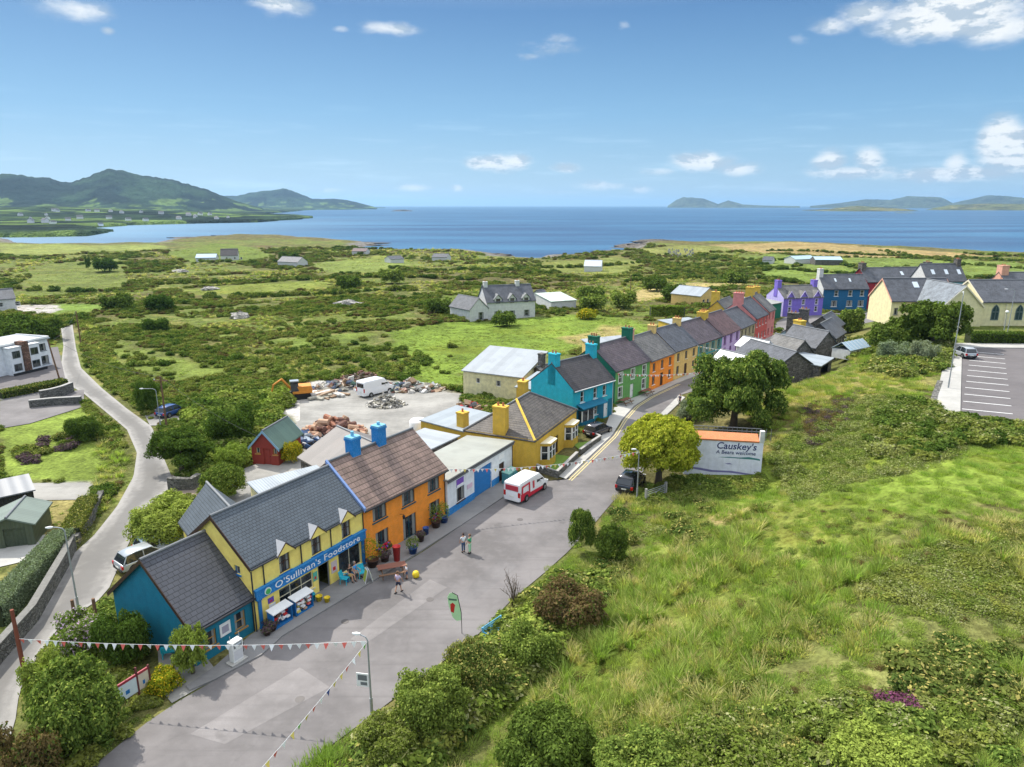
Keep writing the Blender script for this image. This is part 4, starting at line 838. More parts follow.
rowhouse('terrace_house', 'orange terrace house with weathered grey slates beside the green house', *off(q[0], q[1]), 8.0, 4.85, 7.9, P_or, SL_FINE, 3, M_brown, door=1, chim=[(.5, 4, .8, 1.2, 9.4, P_salm, 2), (8.1, 4, .8, 1.2, 9.0, P_buff, 2)], oe=.0, gut=None, sm=M_white)
rowhouse('terrace_house', 'buff-yellow terrace house with dark blue-grey slates', *off(q[1], q[2]), 8.0, 4.95, 8.0, P_buff, SL_GREY, 3, M_brown, door=1, chim=[(8.2, 4, .8, 1.3, 9.1, P_buff, 2)], oe=.0, gut=None, sm=M_cream)
TG = rowhouse('terrace_house', 'pebble-grey terrace house with aqua quoins and window bands', *off(q[2], q[3]), 8.0, 4.9, 7.9, P_peb, SL_PURP, 4, M_grn, door=2, sur=P_aqua, chim=[(9.4, 4, .9, 1.5, 9.0, P_gold, 3)], oe=.0, gut=None)
c = MB(); Lg = 9.9; c.box(0, Lg, -.05, -.003, 2.5, 2.72); c.box(0, .35, -.055, -.003, 0, 4.9); c.box(Lg - .35, Lg, -.055, -.003, 0, 4.9); c.build('quoins', P_aqua, TG)
rowhouse('terrace_house', 'lilac terrace house with violet windows under a brown slate roof', *off(q[3], q[4]), 8.0, 4.95, 8.1, P_lil, SL_BROWN, 3, plain('violet_frame', (.16, .05, .22)), door=1, sur=plain('violet_trim', (.22, .08, .30)), chim=[(.6, 4, .9, 1.4, 9.1, P_gold, 3)], oe=.0, gut=None)
rowhouse('terrace_house', 'pale olive-beige terrace house between the lilac and the red one', *off(q[4], q[5]), 8.0, 4.9, 7.7, P_beige, SL_GREY, 4, M_brown, door=2, chim=[], oe=.0, gut=None)
rowhouse('terrace_house', 'brick-red terrace house with tall red chimney', *off(q[5], q[6]), 8.0, 5.6, 8.8, P_red, SL_GREY, 4, M_white, door=1, chim=[(.5, 4, 1.1, 1.9, 10.6, P_pink, 3)], oe=.0, gut=None, leftm=P_pink)
rowhouse('terrace_house', 'rose-pink house closing the terrace under golden chimneys', *off(q[6], q[7]), 8.0, 6.0, 9.3, P_pink, SL_FINE, 2, M_red, chim=[(.6, 4.4, 1.4, 1.6, 10.9, P_gold, 3), (4.6, 4.4, 1.0, 1.6, 10.7, P_gold, 2)], oe=.0, gut=None)
# rear buildings behind the row
house('rear_gabled_house', 'grey gabled back house with big golden chimney behind the red terrace', 'house', (41.0, 150.5), (47.5, 146.2), 9, 4.4, 8.0, P_gold, SL_FINE, rt='gablefront', chim=[(3.2, .7, 1.6, 1.0, 10.0, P_gold, 3, 5)], gut=None)
house('buff_back_extension', 'low buff extension with pale flat roof behind the terrace', 'outbuilding', (34.5, 146.5), (42, 150), 5, 3.2, 3.4, P_gold, TIN_SILV, rt='mono', front=wins([1.5, 4.5], 1, 1.1, 1.3), gut=None)
house('tin_roofed_hall', 'buff hall with light blue-grey sheet roof standing behind the terrace', 'hall', G(700, 308, -1), G(716, 305, -1), 10, 3.4, 5.4, P_buff, TIN_SILV, rt='gablefront', front=wins([1.2, 3.6], .9, 1.2, 1.4), z=-1, gut=None)
house('grey_yard_building', 'low dark grey flat-roofed yard building behind the terrace', 'outbuilding', (30.5, 136.5), (38.5, 138.5), 5.5, 2.9, 3.0, P_peb, SL_DARK, rt='mono', gut=None)
house('slate_back_wing', 'slate-roofed back wing between the lilac house and the golden chimney', 'outbuilding', (40.2, 139.6), (44.5, 145), 6, 3.6, 5.4, P_beige, SL_GREY, gut=None)
house('buff_back_wing', 'buff back wing with pale roof behind the orange terrace house', 'outbuilding', (15.5, 118.5), (23.5, 122.5), 6, 3.1, 4.2, P_buff, TIN_GREY, rt='mono', gut=None)
house('stone_ruin_wing', 'grey stone back wing with stub chimney behind the green house', 'outbuilding', (5.6, 98.5), (11.5, 104.5), 5.2, 2.9, 4.6, P_dstone, SL_FINE, chim=[(1.0, 2.6, .8, .8, 6.6, P_dstone, 0, 3)], gut=None)
house('green_side_hall', 'green walled side building with white sheet roof beside the purple house', 'hall', (61.5, 170.5), (69.5, 177.3), 8, 3.8, 4.6, P_dgreen, TIN_WHITE, rt='mono', front=[dict(u=4, z=.1, w=1.6, h=2.2, k='roller', dm=M_red)], gut=None)
# purple house with three gablets
PU = rowhouse('purple_house', 'purple house with three small front gables facing the square', (70.6, 179), (82.2, 182.0), 7.5, 4.7, 7.3, P_purp, SL_FINE, 3, M_white, door=1, chim=[(.5, 3.7, 1.2, 1.4, 9.0, P_purp, 2), (11.5, 3.7, 1.2, 1.4, 8.8, P_purp, 2)], gut=None, leftm=P_lpurp, sur=P_lpurp, oe=.05)
del PU['group']; PU['category'] = 'house'
for i in range(3):
    c = 12 * (i + .5) / 3; g = MB(); g.add([(c - 1.1, -.03, 4.6), (c + 1.1, -.03, 4.6), (c, -.03, 6.2), (c - 1.1, 1.2, 4.8), (c + 1.1, 1.2, 4.8), (c, 2.4, 6.2)], [(0, 1, 2), (1, 4, 5, 2), (3, 0, 2, 5)]); gg = g.build('gablet', P_purp, PU)
    for s_ in (-1, 1): r = MB(); r.ext([(c + s_ * 1.3, -.2, 4.45), (c, -.2, 6.25), (c, -.2, 6.4), (c + s_ * 1.3, -.2, 4.62)], (0, 2.6, 0)); r.build('gablet_roof', SL_FINE, gg); r = MB(); r.ext([(c + s_ * 1.35, -.27, 4.3), (c, -.27, 6.2), (c, -.27, 6.48), (c + s_ * 1.35, -.27, 4.6)], (0, .06, 0)); r.build('barge_board', P_lpurp, gg)
BL = house('blue_house', 'dark blue two-storey house with white windows facing the square', 'house', (86.2, 191.3), (99.2, 192.2), 7.6, 5.7, 9.1, P_navy, SL_GREY, front=wins([3.2, 7.2, 10.6], 3.6, 1.2, 1.6) + wins([2.6, 7.0, 10.3], .7, 1.7, 1.7, bars=(3, 1)), left=[], leftm=P_chalk, chim=[(.5, 3.8, 1.1, 1.6, 10.9, P_chalk, 2)], oe=.03, skyl=[(4, .45, .5, .9), (8.2, .45, .5, .9)])
house('crimson_house', 'crimson house with long grey slate roof rising behind the cream church', 'house', (100.2, 195.5), (126, 199.0), 8.2, 7.2, 10.6, P_crim, SL_GREY, front=wins([2.5, 7, 11.5], 5, 1.1, 1.5), chim=[(.6, 4.1, 1.2, 2.0, 12.2, P_dstone, 3), (21, 4.1, 1.4, 2.0, 12.2, P_dstone, 3)], skyl=[(11.5, .4, .8, 1.1)])
house('light_blue_house', 'light blue house with tall dark slate roof and skylights, right of the crimson one', 'house', (113.8, 190.0), (124.8, 190.5), 8, 8.0, 12.2, P_sky, SL_GREY, front=[], leftm=P_chalk, chim=[(10.4, 4, 1.1, 1.6, 13.6, P_dstone, 3)], skyl=[(2, .35, .9, 1.1), (5.8, .35, .9, 1.1), (9.4, .35, .9, 1.1)])
house('salmon_chimney_house', 'low slate-roofed house with salmon chimney gable at the far right', 'house', (130.5, 182), (160, 184), 8, 7.5, 10.6, P_salm, SL_GREY, chim=[(.9, 4, 2.0, 2.0, 12.6, P_salm, 2, 7), (10, 4, 1.6, 1.4, 12.2, P_chalk, 2, 7)])
# the church
def lancet(root, W, u, z, w, h):
    def arch(x0, x1, z0, z1, zs):
        c = (x0 + x1) / 2; r = [(x0, z0), (x1, z0), (x1, zs)]
        for k in range(1, 6): t_ = k / 6; r.append((x1 - (x1 - c) * t_ ** 1.6, zs + (z1 - zs) * t_ ** .75))
        r.append((c, z1))
        for k in range(5, 0, -1): t_ = k / 6; r.append((x0 + (c - x0) * t_ ** 1.6, zs + (z1 - zs) * t_ ** .75))
        r.append((x0, zs)); return r
    m = MB()
    for g, o0, o1 in ((.16, .002, .05),): m.add([W(a, o1, b) for a, b in arch(u - g, u + w + g, z - g, z + h + g, z + h * .6)], [tuple(range(15))[:len(arch(0, 1, 0, 1, .5))]])
    f = m.build('window', M_chst, root); m = MB(); A_ = arch(u, u + w, z, z + h, z + h * .6); m.add([W(a, .06, b) for a, b in A_], [tuple(range(len(A_)))]); m.build('pane', M_cglass, f)
    m = MB(); lbox(m, W, u + w / 2 - .05, u + w / 2 + .05, .065, .1, z, z + h * .9); lbox(m, W, u + .05, u + w - .05, .065, .1, z + h * .5, z + h * .56); m.build('mullion', M_chst, f)
M_chst = plain('church_stone_trim', (.12, .17, .17), .8); M_cglass = plain('leaded_glass', (.02, .05, .06), .15)
CZ = 7.0
house('church_west_wing', 'cream gable-ended west wing of the church with dark slate roof and skylight', 'church', (71.9, 130.3), (84, 130.3), 8.4, 3.6, 7.2, P_church, SL_GREY, z=CZ, front=[dict(u=.6, z=.9, w=.8, h=1.3, bars=(1, 1), fm=M_lead), dict(u=3.9, z=.2, w=.9, h=3.0, bars=(1, 3), fm=M_lead)], barge=P_salm, oe=.15, skyl=[(5.2, .55, 1.0, 1.1)])
CH = house('church_nave', 'cream church nave with long dark slate roof and pointed lancet windows', 'church', (84.2, 123), (122, 123), 9.5, 4.4, 7.6, P_church, SL_GREY, z=CZ, barge=M_cream)
Wn = frame_on((0, 0), (1, 0), (0, -1))
for u in (1.9, 6.2, 10.5, 14.8, 19.1): lancet(CH, Wn, u, 1.2, 1.1, 2.5)
c = MB(); c.box(-.3, 38, -.18, -.004, 4.05, 4.3); c.box(4.2, 4.4, -.08, -.004, 0, 4.0); c.build('cornice', M_cream, CH)
house('church_transept', 'cream front-facing church transept gable with pale slates coloured as sunlit', 'church', (76.7, 122.4), (83.9, 122.4), 12, 3.6, 7.1, P_church, slate('slate_sunlit', (.15, .17, .19)), z=CZ, rt='gablefront', barge=M_cream, oe=.2)  # paler slate copy: sunlight on this roof is put into the colour
house('church_porch', 'little cream gabled porch standing in front of the church transept', 'porch', (74.4, 117.4), (77.6, 117.4), 4.8, 2.5, 3.9, P_church, SL_GREY, z=CZ, rt='gablefront', barge=M_cream, oe=.15)
# right-hand side of the street
zr = lambda x, y: hz(x, y) - .05
house('white_roofed_pub', 'yellow-walled street building with white sheet roof, half hidden by the round tree', 'pub', (31.6, 105.6), (34.4, 100.4), 3.0, 4.8, 6.0, P_gold, plain('white_sheet', (.72, .73, .74), .6), rt='gable', gut=None)
house('white_roofed_store', 'taller building with plain white sheet roof behind the yellow-walled pub', 'building', (37.6, 113.6), (40.2, 109), 3.4, 5.4, 6.6, P_chalk, MATS['white_sheet'], gut=None)
house('grey_roofed_hall', 'broad grey-roofed hall on the right side of the street', 'hall', (35.6, 109.3), (39.0, 99.5), 7.0, 4.2, 6.4, P_dstone, SL_GREY, gut=None, z=.4)
house('dark_roofed_hall', 'hall with mossy dark roof joined behind the grey-roofed one', 'hall', (42.6, 114.2), (45.0, 108.4), 4.4, 4.4, 6.4, P_dstone, SL_FINE, gut=None, z=.5)
house('slate_street_house', 'grey slate-roofed street house below the yellow chimney', 'house', (48.2, 121.2), (51.4, 114.4), 5.0, 4.8, 7.2, P_dstone, SL_GREY, chim=[(.6, 3.2, 1.8, 1.2, 8.2, P_gold, 2)], gut=None)
ST = house('stone_house', 'dark stone house with two massive stone chimneys', 'house', (54.0, 125.0), (58.4, 130.8), 4.4, 3.8, 5.6, P_dstone, SL_GREY, chim=[(.6, 2.7, 1.5, 1.8, 7.8, P_dstone, 2, 3), (6.7, 2.4, 1.3, 1.6, 7.8, P_dstone, 2)], gut=None, z=1.0, leftm=paint('pale_blue_gable', (.38, .52, .62)))
house('slate_back_house', 'grey-roofed stone house with white windows facing the field', 'house', (57.6, 121.2), (62.5, 127.8), 5.4, 3.0, 5.2, P_dstone, SL_GREY, front=wins([1.2, 3.6, 5.8], .8, 1.0, 1.6, curtain=False, fm=M_cream), left=wins([1.6, 3.2], 1.0, .8, 1.3, fm=M_white), gut=None, z=2.1)
house('slate_upper_house', 'steep grey slate house behind the stone chimneys on the right of the square', 'house', (65.5, 138.0), (70.5, 145.0), 5.5, 3.8, 6.0, P_dstone, SL_GREY, gut=None)
SS = house('silver_shed', 'open shed with flat silver sheet roof at the edge of the hill field', 'shed', (46.2, 101.0), (50.6, 106.6), 4.6, 2.3, 2.6, P_dstone, TIN_SILV, rt='mono', gut=None, z=2.3, front=[dict(u=1, z=-.4, w=4.4, h=2.3, k='open')])
# Causkey's mural wall and the beer garden behind it
WA, WB = Vector((18.4, 69.4)), Vector((26.2, 68.0)); rw = math.atan2((WB - WA).y, (WB - WA).x); Lw = (WB - WA).length
mw = empty('mural_wall', 'white painted mural gable wall with blue lettering and orange coping', 'wall', (WA.x, WA.y, 0), rw)
c = MB(); c.box(0, Lw, 0, .35, -2, 4.05); c.build('wall', paint('mural_white', (.80, .81, .95), streak=.3), mw)
c = MB(); c.ext([(-.1, -.06, 4.05), (-.1, 1.3, 4.5), (-.1, 1.3, 4.62), (-.1, -.06, 4.2)], (Lw - .35, 0, 0)); c.build('coping', paint('orange_tile', (.56, .19, .07), streak=.1), mw)
c = MB(); c.box(Lw - .4, Lw + .05, -.03, .45, 4.05, 5.3); c.build('end_post', P_chalk, mw)
M_ink = plain('mural_ink', (.03, .04, .16), .6); M_ink2 = plain('mural_teal', (.06, .22, .24), .6); M_ink3 = plain('mural_violet', (.22, .20, .42), .7)
text("Causkey's", 1.02, M_ink, mw, (Lw * .66, -.012, 3.5), FACE, sx=1.0, shear=.15, bold=.012, ext=.008)
text("A Beara welcome", .56, M_ink, mw, (Lw * .66, -.012, 2.8), FACE, shear=.1, ext=.008, bold=.004)
def blob(pts, mat, nm='painted_hills', o=-.006): m_ = MB(); m_.add([(x, o, z) for x, z in pts], [tuple(range(len(pts)))]); m_.build(nm, mat, mw)
blob([(3.4, 2.2), (4.5, 2.32), (5.6, 2.3), (6.6, 2.42), (7.6, 2.28), (Lw - .2, 2.22), (Lw - .2, 2.08), (7, 2.16), (5, 2.2)], M_ink2); blob([(.9, 2.35), (1.4, 2.45), (1.9, 2.33), (1.4, 2.3)], M_ink)
blob([(4.2, 1.55), (4.7, 1.62), (5.0, 1.5), (4.5, 1.47)], M_ink3); blob([(.2, 1.0), (1.6, .9), (3, .72), (5, .75), (7, .55), (Lw - .2, .5), (Lw - .2, .36), (6.5, .42), (4.6, .55), (2.8, .5), (1.2, .7), (.1, .85)], M_ink3)
# railing and yard structures over the wall
yd = empty('yard_screen', 'dark timber yard screen and railing standing above the mural wall', 'fence', (WA.x, WA.y, 0), rw); c = MB()
for i in range(19): c.box(i * .5, i * .5 + .05, 2.2, 2.25, 3.6, 4.9)
for z in (4.1, 4.5, 4.85): c.box(0, Lw, 2.19, 2.26, z, z + .06)
c.build('railing', M_lead, yd); c = MB(); c.box(0, Lw, 1.6, 1.7, 0, 4.4); c.build('screen', M_wtim, yd)
gy = house('mural_store', 'low flat-roofed store joined to the back of the mural wall', 'outbuilding', (18.8, 70.1), (26.0, 68.8), 6.0, 2.4, 2.5, P_chalk, SL_DARK, rt='mono', gut=None)
# ------------------------------------------------------------------ left side
WB_ = Vector((-83.3, 122.0)); wd = Vector((.29, .957)); WA_ = WB_ - wd * 13
WH = house('white_modern_house', 'white flat-topped modern house with grey windows by the forecourt', 'house', WA_, WB_, 7.5, 4.9, 5.1, P_white, TIN_GREY, rt='mono', front=wins([10.6], 2.9, 1.7, 1.3, fm=M_lead, bars=(2, 1)) + wins([10.3], .5, 2.2, 1.5, fm=M_lead, bars=(2, 1)), gut=None)
c = MB(); c.box(-.1, 13.1, -.1, .12, 5.05, 5.35); c.box(12.9, 13.12, .1, 7.6, 5.06, 5.36); c.build('parapet', M_white, WH)
for u in (4.5, 7.8):
    c = MB(); c.box(u, u + 2.1, -1.5, -.02, 0, 4.7); c.box(u - .1, u + 2.2, -1.6, 0, 4.7, 4.85); bb = c.build('bay', P_white, WH)
    for z in (.7, 2.9):
        c = MB(); c.box(u + .35, u + 1.75, -1.54, -1.49, z, z + 1.25); w_ = c.build('window', M_lead, bb); c = MB(); c.box(u + .42, u + 1.02, -1.56, -1.53, z + .08, z + 1.17); w2 = c.build('pane', M_pane, w_); c = MB(); c.box(u + 1.08, u + 1.68, -1.56, -1.53, z + .08, z + 1.17); c.build('pane', M_pane, w_)
c = MB(); c.box(6.65, 7.75, -1.8, -.02, 0, 5.5); c.build('chimney_stack', stone('brown_stone', (.20, .12, .09)), WH)
c = MB(); c.box(4.2, 10.3, -2.1, -1.9, 0, .5); c.build('planter', M_black, WH)
zz = hz(-112, 176)
house('far_left_house', 'pale roofed house at the left edge beyond the dark trees', 'house', G(-14, 311, -1), G(17, 308.5, -1), 7, 3.0, 5.4, P_chalk, SL_GREY, z=-1, gut=None, front=wins([3, 7], .8, 1.3, 1.2))
GS = house('green_metal_shed', 'dark green corrugated metal shed with pitched roof beside the hedge', 'shed', G(-12, 551), G(36, 545), 4.4, 1.95, 2.65, tin('shed_green', (.075, .095, .055), .3, along=0, rust=.05), tin('shed_roof_green', (.16, .20, .165), .3, rust=.05, bump=.3), rt='gablefront', gut=None, front=[dict(u=1.3, z=.05, w=1.6, h=1.7, k='roller', dm=tin('shed_door_green', (.06, .08, .045), .3, rust=0))])
BS = house('black_metal_shed', 'black corrugated metal shed with silver striped roof at the left edge', 'shed', G(-14, 524), G(37, 512), 3.6, 2.2, 2.5, tin('shed_black', (.03, .03, .033), .2, rust=.02), tin('shed_roof_striped', (.16, .17, .185), 1.0), rt='mono', gut=None)
RS = house('red_shed', 'small red timber shed with green sheet roof among the bushes', 'shed', G(253, 464), G(279, 466), 5.2, 2.2, 3.9, M_redd, TIN_GREEN, rt='gablefront', ov=.3, barge=plain('pale_blue_paint', (.22, .38, .5)), front=[dict(u=.5, z=1.3, w=.5, h=.7, fm=M_tan, bars=(1, 1)), dict(u=2.6, z=1.3, w=.5, h=.7, fm=M_tan, bars=(1, 1)), dict(u=1.4, z=.05, w=.9, h=1.9, k='door', dm=M_redd)], gut=None)
WS = house('weathered_barn', 'broad low barn with weathered brown-grey sheet roof behind the orange house', 'barn', (-21.9, 67.2), (-16.3, 61.2), 9.0, 2.8, 5.0, P_dstone, TIN_LICH, gut=None, rt='gable')
SR = house('silver_back_shed', 'open lean-to with pale blue-grey sheet roof behind the yellow foodstore', 'shed', (-20.2, 53.6), (-15.4, 57.6), 5.0, 3.6, 3.9, P_conc, TIN_SILV, rt='mono', gut=None)
house('dark_gap_shed', 'dark flat-roofed shed wedged between the orange house and the ochre range', 'shed', (-9.6, 66.2), (-6.0, 72.0), 4.5, 3.4, 3.4, P_dstone, TIN_GREY, rt='mono', gut=None)
# white dormer house and other far houses
zd = hz(-13, 196)
def T_house(name, label, px0, px1, D, he, hr, **kw):
    a, b = T(*px0), T(*px1); return house(name, label, 'house', a[:2], b[:2], D, he, hr, kw.pop('wm', P_chalk), kw.pop('rm_', SL_GREY), z=min(a[2], b[2]) - .1, gut=None, **kw)
DH = T_house('dormer_house', 'white two-storey house with grey slate roof and three gabled dormers in the fields', (487, 320), (535, 317), 8, 4.6, 8.2, front=wins([2, 6, 10], .7, 1.5, 1.5, fm=M_lead), chim=[(.8, 4, 1.0, 1.0, 9.4, P_chalk, 1), (9.5, 4, 1.0, 1.0, 9.4, P_chalk, 1)])
for c_ in (3.0, 6.8, 10.6):
    g = MB(); g.add([(c_ - .9, -.02, 4.2), (c_ + .9, -.02, 4.2), (c_ + .9, -.02, 5.3), (c_, -.02, 6.3), (c_ - .9, -.02, 5.3), (c_ - .9, 2.2, 5.3), (c_ + .9, 2.2, 5.3), (c_, 2.8, 6.3)], [(0, 1, 2, 3, 4), (1, 6, 2), (0, 4, 5), (2, 6, 7, 3), (5, 4, 3, 7)]); gg = g.build('dormer', P_chalk, DH)
    for s_ in (-1, 1): r = MB(); r.ext([(c_ + s_ * 1.2, -.25, 5.1), (c_, -.25, 6.42), (c_, -.25, 6.55), (c_ + s_ * 1.2, -.25, 5.24)], (0, 2.8, 0)); r.build('dormer_roof', M_lead, gg)
    r = MB(); r.box(c_ - .55, c_ + .55, -.06, -.01, 4.2, 5.4); r.build('window', M_pane, gg)
T_house('dormer_house_wing', 'front-gabled white wing on the left of the dormer house', (470, 322), (488, 320), 9, 3.2, 5.8, rt='gablefront', front=[dict(u=2.6, z=.4, w=1.6, h=1.9, fm=M_lead)])
T_house('pale_barn', 'low pale green-roofed barn among shrubs right of the dormer house', (551, 310), (576, 309), 9, 2.6, 3.8, rm_=tin('pale_green_sheet', (.50, .58, .50)), rt='mono')
T_house('shore_cottage', 'white cottage with pale roof in the scrub near the shore', (584, 272), (601, 271.5), 8, 3.2, 6.0, rm_=plain('pale_roof', (.50, .55, .62)))
T_house('white_farmhouse', 'white farmhouse with dark roof near the bay on the left', (221, 261), (238, 260), 8, 3.6, 7.5, rm_=SL_DARK, front=wins([3, 8, 12], 1, 1.2, 1.4))
T_house('blue_barn', 'low barn with blue-grey roof beside the white farmhouse', (196, 262), (216, 261.5), 9, 2.6, 4.6, rm_=plain('blue_roof', (.18, .30, .42)))
T_house('grey_cottage', 'pale cottage with grey roof in the rough fields left of centre', (278, 266.5), (298, 267), 8, 3, 5.6)
T_house('brown_roof_cottage', 'small cottage with dark roof near the inlet', (352, 255), (366, 255), 8, 2.8, 4.6, rm_=SL_BROWN)
T_house('low_white_bungalow', 'long low white bungalow near the shore in the middle', (391, 263), (404, 263), 8, 2.8, 4.4)
T_house('shore_bungalow', 'low pale bungalow on the shore grass at centre', (432, 261), (447, 261), 8, 2.6, 4.4)
T_house('long_farm_shed', 'long farm building with pale blue roofs in the green fields behind the village', (795, 264), (815, 263.5), 9, 3.0, 4.8, rm_=plain('pale_blue_roof', (.35, .47, .52)), wm=P_chalk)
T_house('long_farm_shed', 'dark-walled long barn with grey-blue roof at the right end of the farm', (815, 265), (842, 265), 10, 3.2, 4.8, rm_=MATS['pale_blue_roof'], wm=P_dstone)
T_house('field_bungalow', 'tiny white bungalow by the dark hedgerow left of the farm sheds', (762, 264), (772, 264), 7, 2.6, 4.4)
T_house('seaside_hut', 'small pale blue hut beside the dormer house barn', (541, 302), (548, 301.5), 4, 2.4, 3.6)
# ------------------------------------------------------------------ foliage
def leaf_mat(name, a, b, tip=None, trans=.25):
    if name in MATS: return MATS[name]
    m, t = new_mat(name); oi = t.node('ShaderNodeObjectInfo', None, 5); gi = t.node('ShaderNodeNewGeometry', None, None).outputs['Random Per Island']
    c_ = t.mix(oi, a, b); v = t.mapr(gi, 0, 1, .55, 1.45, False); c_ = t.mix(1, c_, t.node('ShaderNodeCombineXYZ', {0: v, 1: v, 2: t.math('MULTIPLY', v, .9)}), 'MULTIPLY')
    if tip: c_ = t.mix(t.mapr(gi, .80, .86), c_, tip)
    d = t.n.new('ShaderNodeBsdfDiffuse'); t.l.new(c_, d.inputs[0]); tr = t.n.new('ShaderNodeBsdfTranslucent'); t.l.new(t.mix(1, c_, (1.1, 1.25, .6), 'MULTIPLY'), tr.inputs[0])
    mx = t.n.new('ShaderNodeMixShader'); mx.inputs[0].default_value = trans; t.l.new(d.outputs[0], mx.inputs[1]); t.l.new(tr.outputs[0], mx.inputs[2])
    o = t.n.new('ShaderNodeOutputMaterial'); t.l.new(mx.outputs[0], o.inputs[0]); MATS[name] = m; return m
def leaves(n, lobes, leaf, seed, shell=.35, up=.35, asp=.55):
    """n leaf-sized faces spread through the outer part of the lobes (centre, radii)"""
    g = np.random.default_rng(seed); A = np.array([l[1][0] * l[1][1] + l[1][0] * l[1][2] for l in lobes]); k = g.choice(len(lobes), n, p=A / A.sum())
    C = np.array([l[0] for l in lobes], float)[k]; Rd = np.array([l[1] for l in lobes], float)[k]
    d = g.normal(size=(n, 3)); d /= np.linalg.norm(d, axis=1)[:, None]; d[:, 2] = np.where(d[:, 2] < -.55, -d[:, 2], d[:, 2])
    rad = 1 - shell * g.random(n) ** 1.6; bump = .66 + .62 * vnoise(d[:, 0] * 3 + k * 7.1 + 50, d[:, 1] * 3 + d[:, 2] * 3 + 50, seed)
    p = C + d * Rd * (rad * bump)[:, None]
    nrm = d + g.normal(size=(n, 3)) * .55 + np.array([0, 0, up]); nrm /= np.linalg.norm(nrm, axis=1)[:, None]
    u = np.cross(nrm, g.normal(size=(n, 3))); u /= np.linalg.norm(u, axis=1)[:, None]; w = np.cross(nrm, u)
    s_ = leaf * (.6 + .8 * g.random(n))[:, None]
    co = np.stack([p - u * s_, p - w * s_ * asp, p + u * s_, p + w * s_ * asp], 1).reshape(-1, 3)
    return co, np.arange(n * 4).reshape(n, 4)
def blades(n, rad, h, wid, seed, lean=.5):
    g = np.random.default_rng(seed); a = g.random(n) * 6.283; r = rad * g.random(n) ** .6 * .5; b = np.stack([np.cos(a) * r, np.sin(a) * r, np.zeros(n)], 1)
    a2 = a + g.normal(size=n) * .6; out = np.stack([np.cos(a2), np.sin(a2), np.zeros(n)], 1); hh = h * (.6 + .7 * g.random(n)); ln = lean * (.3 + g.random(n)) * hh
    sd = np.stack([-np.sin(a2), np.cos(a2), np.zeros(n)], 1) * wid; m = b + out * ln[:, None] * .35; m[:, 2] += hh * .6; t_ = b + out * ln[:, None]; t_[:, 2] += hh
    co = np.stack([b - sd, b + sd, m + sd * .8, m - sd * .8, t_ + sd * .15, t_ - sd * .15], 1).reshape(-1, 3); i = np.arange(n)[:, None] * 6
    return co, np.concatenate([i + [0, 1, 2, 3], i + [3, 2, 4, 5]])
def mesh_of(name, co, q, mat, smooth=False): me = raw_mesh(bpy.data.meshes.new(name), co, q, None, smooth); me.materials.append(mat); return me
def round_lobes(seed, n=9, r=.5, flat=.8, sp=.55):
    g = random.Random(seed); L = [((0, 0, flat * .45), (.62, .62, flat * .5))]
    for i in range(n): a = g.uniform(0, 6.28); q = sp * g.uniform(.6, 1); k = r * g.uniform(.6, 1.1); L.append(((math.cos(a) * q, math.sin(a) * q, flat * g.uniform(.25, .85)), (k, k, k * flat)))
    return L
LM = dict(
    scrub=leaf_mat('leaf_scrub', (0.125, 0.180, 0.033), (0.230, 0.250, 0.058), (0.240, 0.255, 0.090)), dark=leaf_mat('leaf_dark', (0.062, 0.110, 0.022), (0.120, 0.170, 0.036)), gorse=leaf_mat('leaf_gorse', (0.080, 0.128, 0.032), (0.160, 0.184, 0.048), (0.416, 0.368, 0.112)),
    bramble=leaf_mat('leaf_bramble', (0.155, 0.210, 0.050), (0.250, 0.270, 0.085), (0.36, 0.36, 0.18)), lime=leaf_mat('leaf_lime', (0.310, 0.345, 0.029), (0.356, 0.391, 0.046), (0.483, 0.460, 0.057)), mid=leaf_mat('leaf_mid', (0.110, 0.170, 0.036), (0.170, 0.225, 0.050), (0.300, 0.360, 0.075)),
    brown=leaf_mat('leaf_bronze', (.13, .10, .04), (.17, .12, .06), (.10, .14, .03)), grey=leaf_mat('leaf_grey', (0.192, 0.240, 0.156), (0.264, 0.288, 0.204)), heather=leaf_mat('heather_flower', (.16, .05, .11), (.22, .08, .17), (.08, .11, .03)), plum=leaf_mat('leaf_plum', (0.108, 0.072, 0.090), (0.144, 0.096, 0.120), (0.096, 0.120, 0.036)),
    fern=leaf_mat('leaf_fern', (0.200, 0.275, 0.050), (0.275, 0.325, 0.075)), hyd=leaf_mat('hydrangea', (0.117, 0.182, 0.039), (0.156, 0.221, 0.052), (0.650, 0.468, 0.650)), flower=leaf_mat('leaf_yellow', (.22, .26, .02), (.30, .30, .03), (.62, .42, .03)))
TM = dict(straw=leaf_mat('tussock_straw', (.44, .42, .17), (.58, .50, .26), trans=.5), green=leaf_mat('tussock_green', (.25, .36, .08), (.36, .41, .12), trans=.5), rush=leaf_mat('rush_olive', (.20, .29, .065), (.32, .34, .10), trans=.45))
PROTO = {}
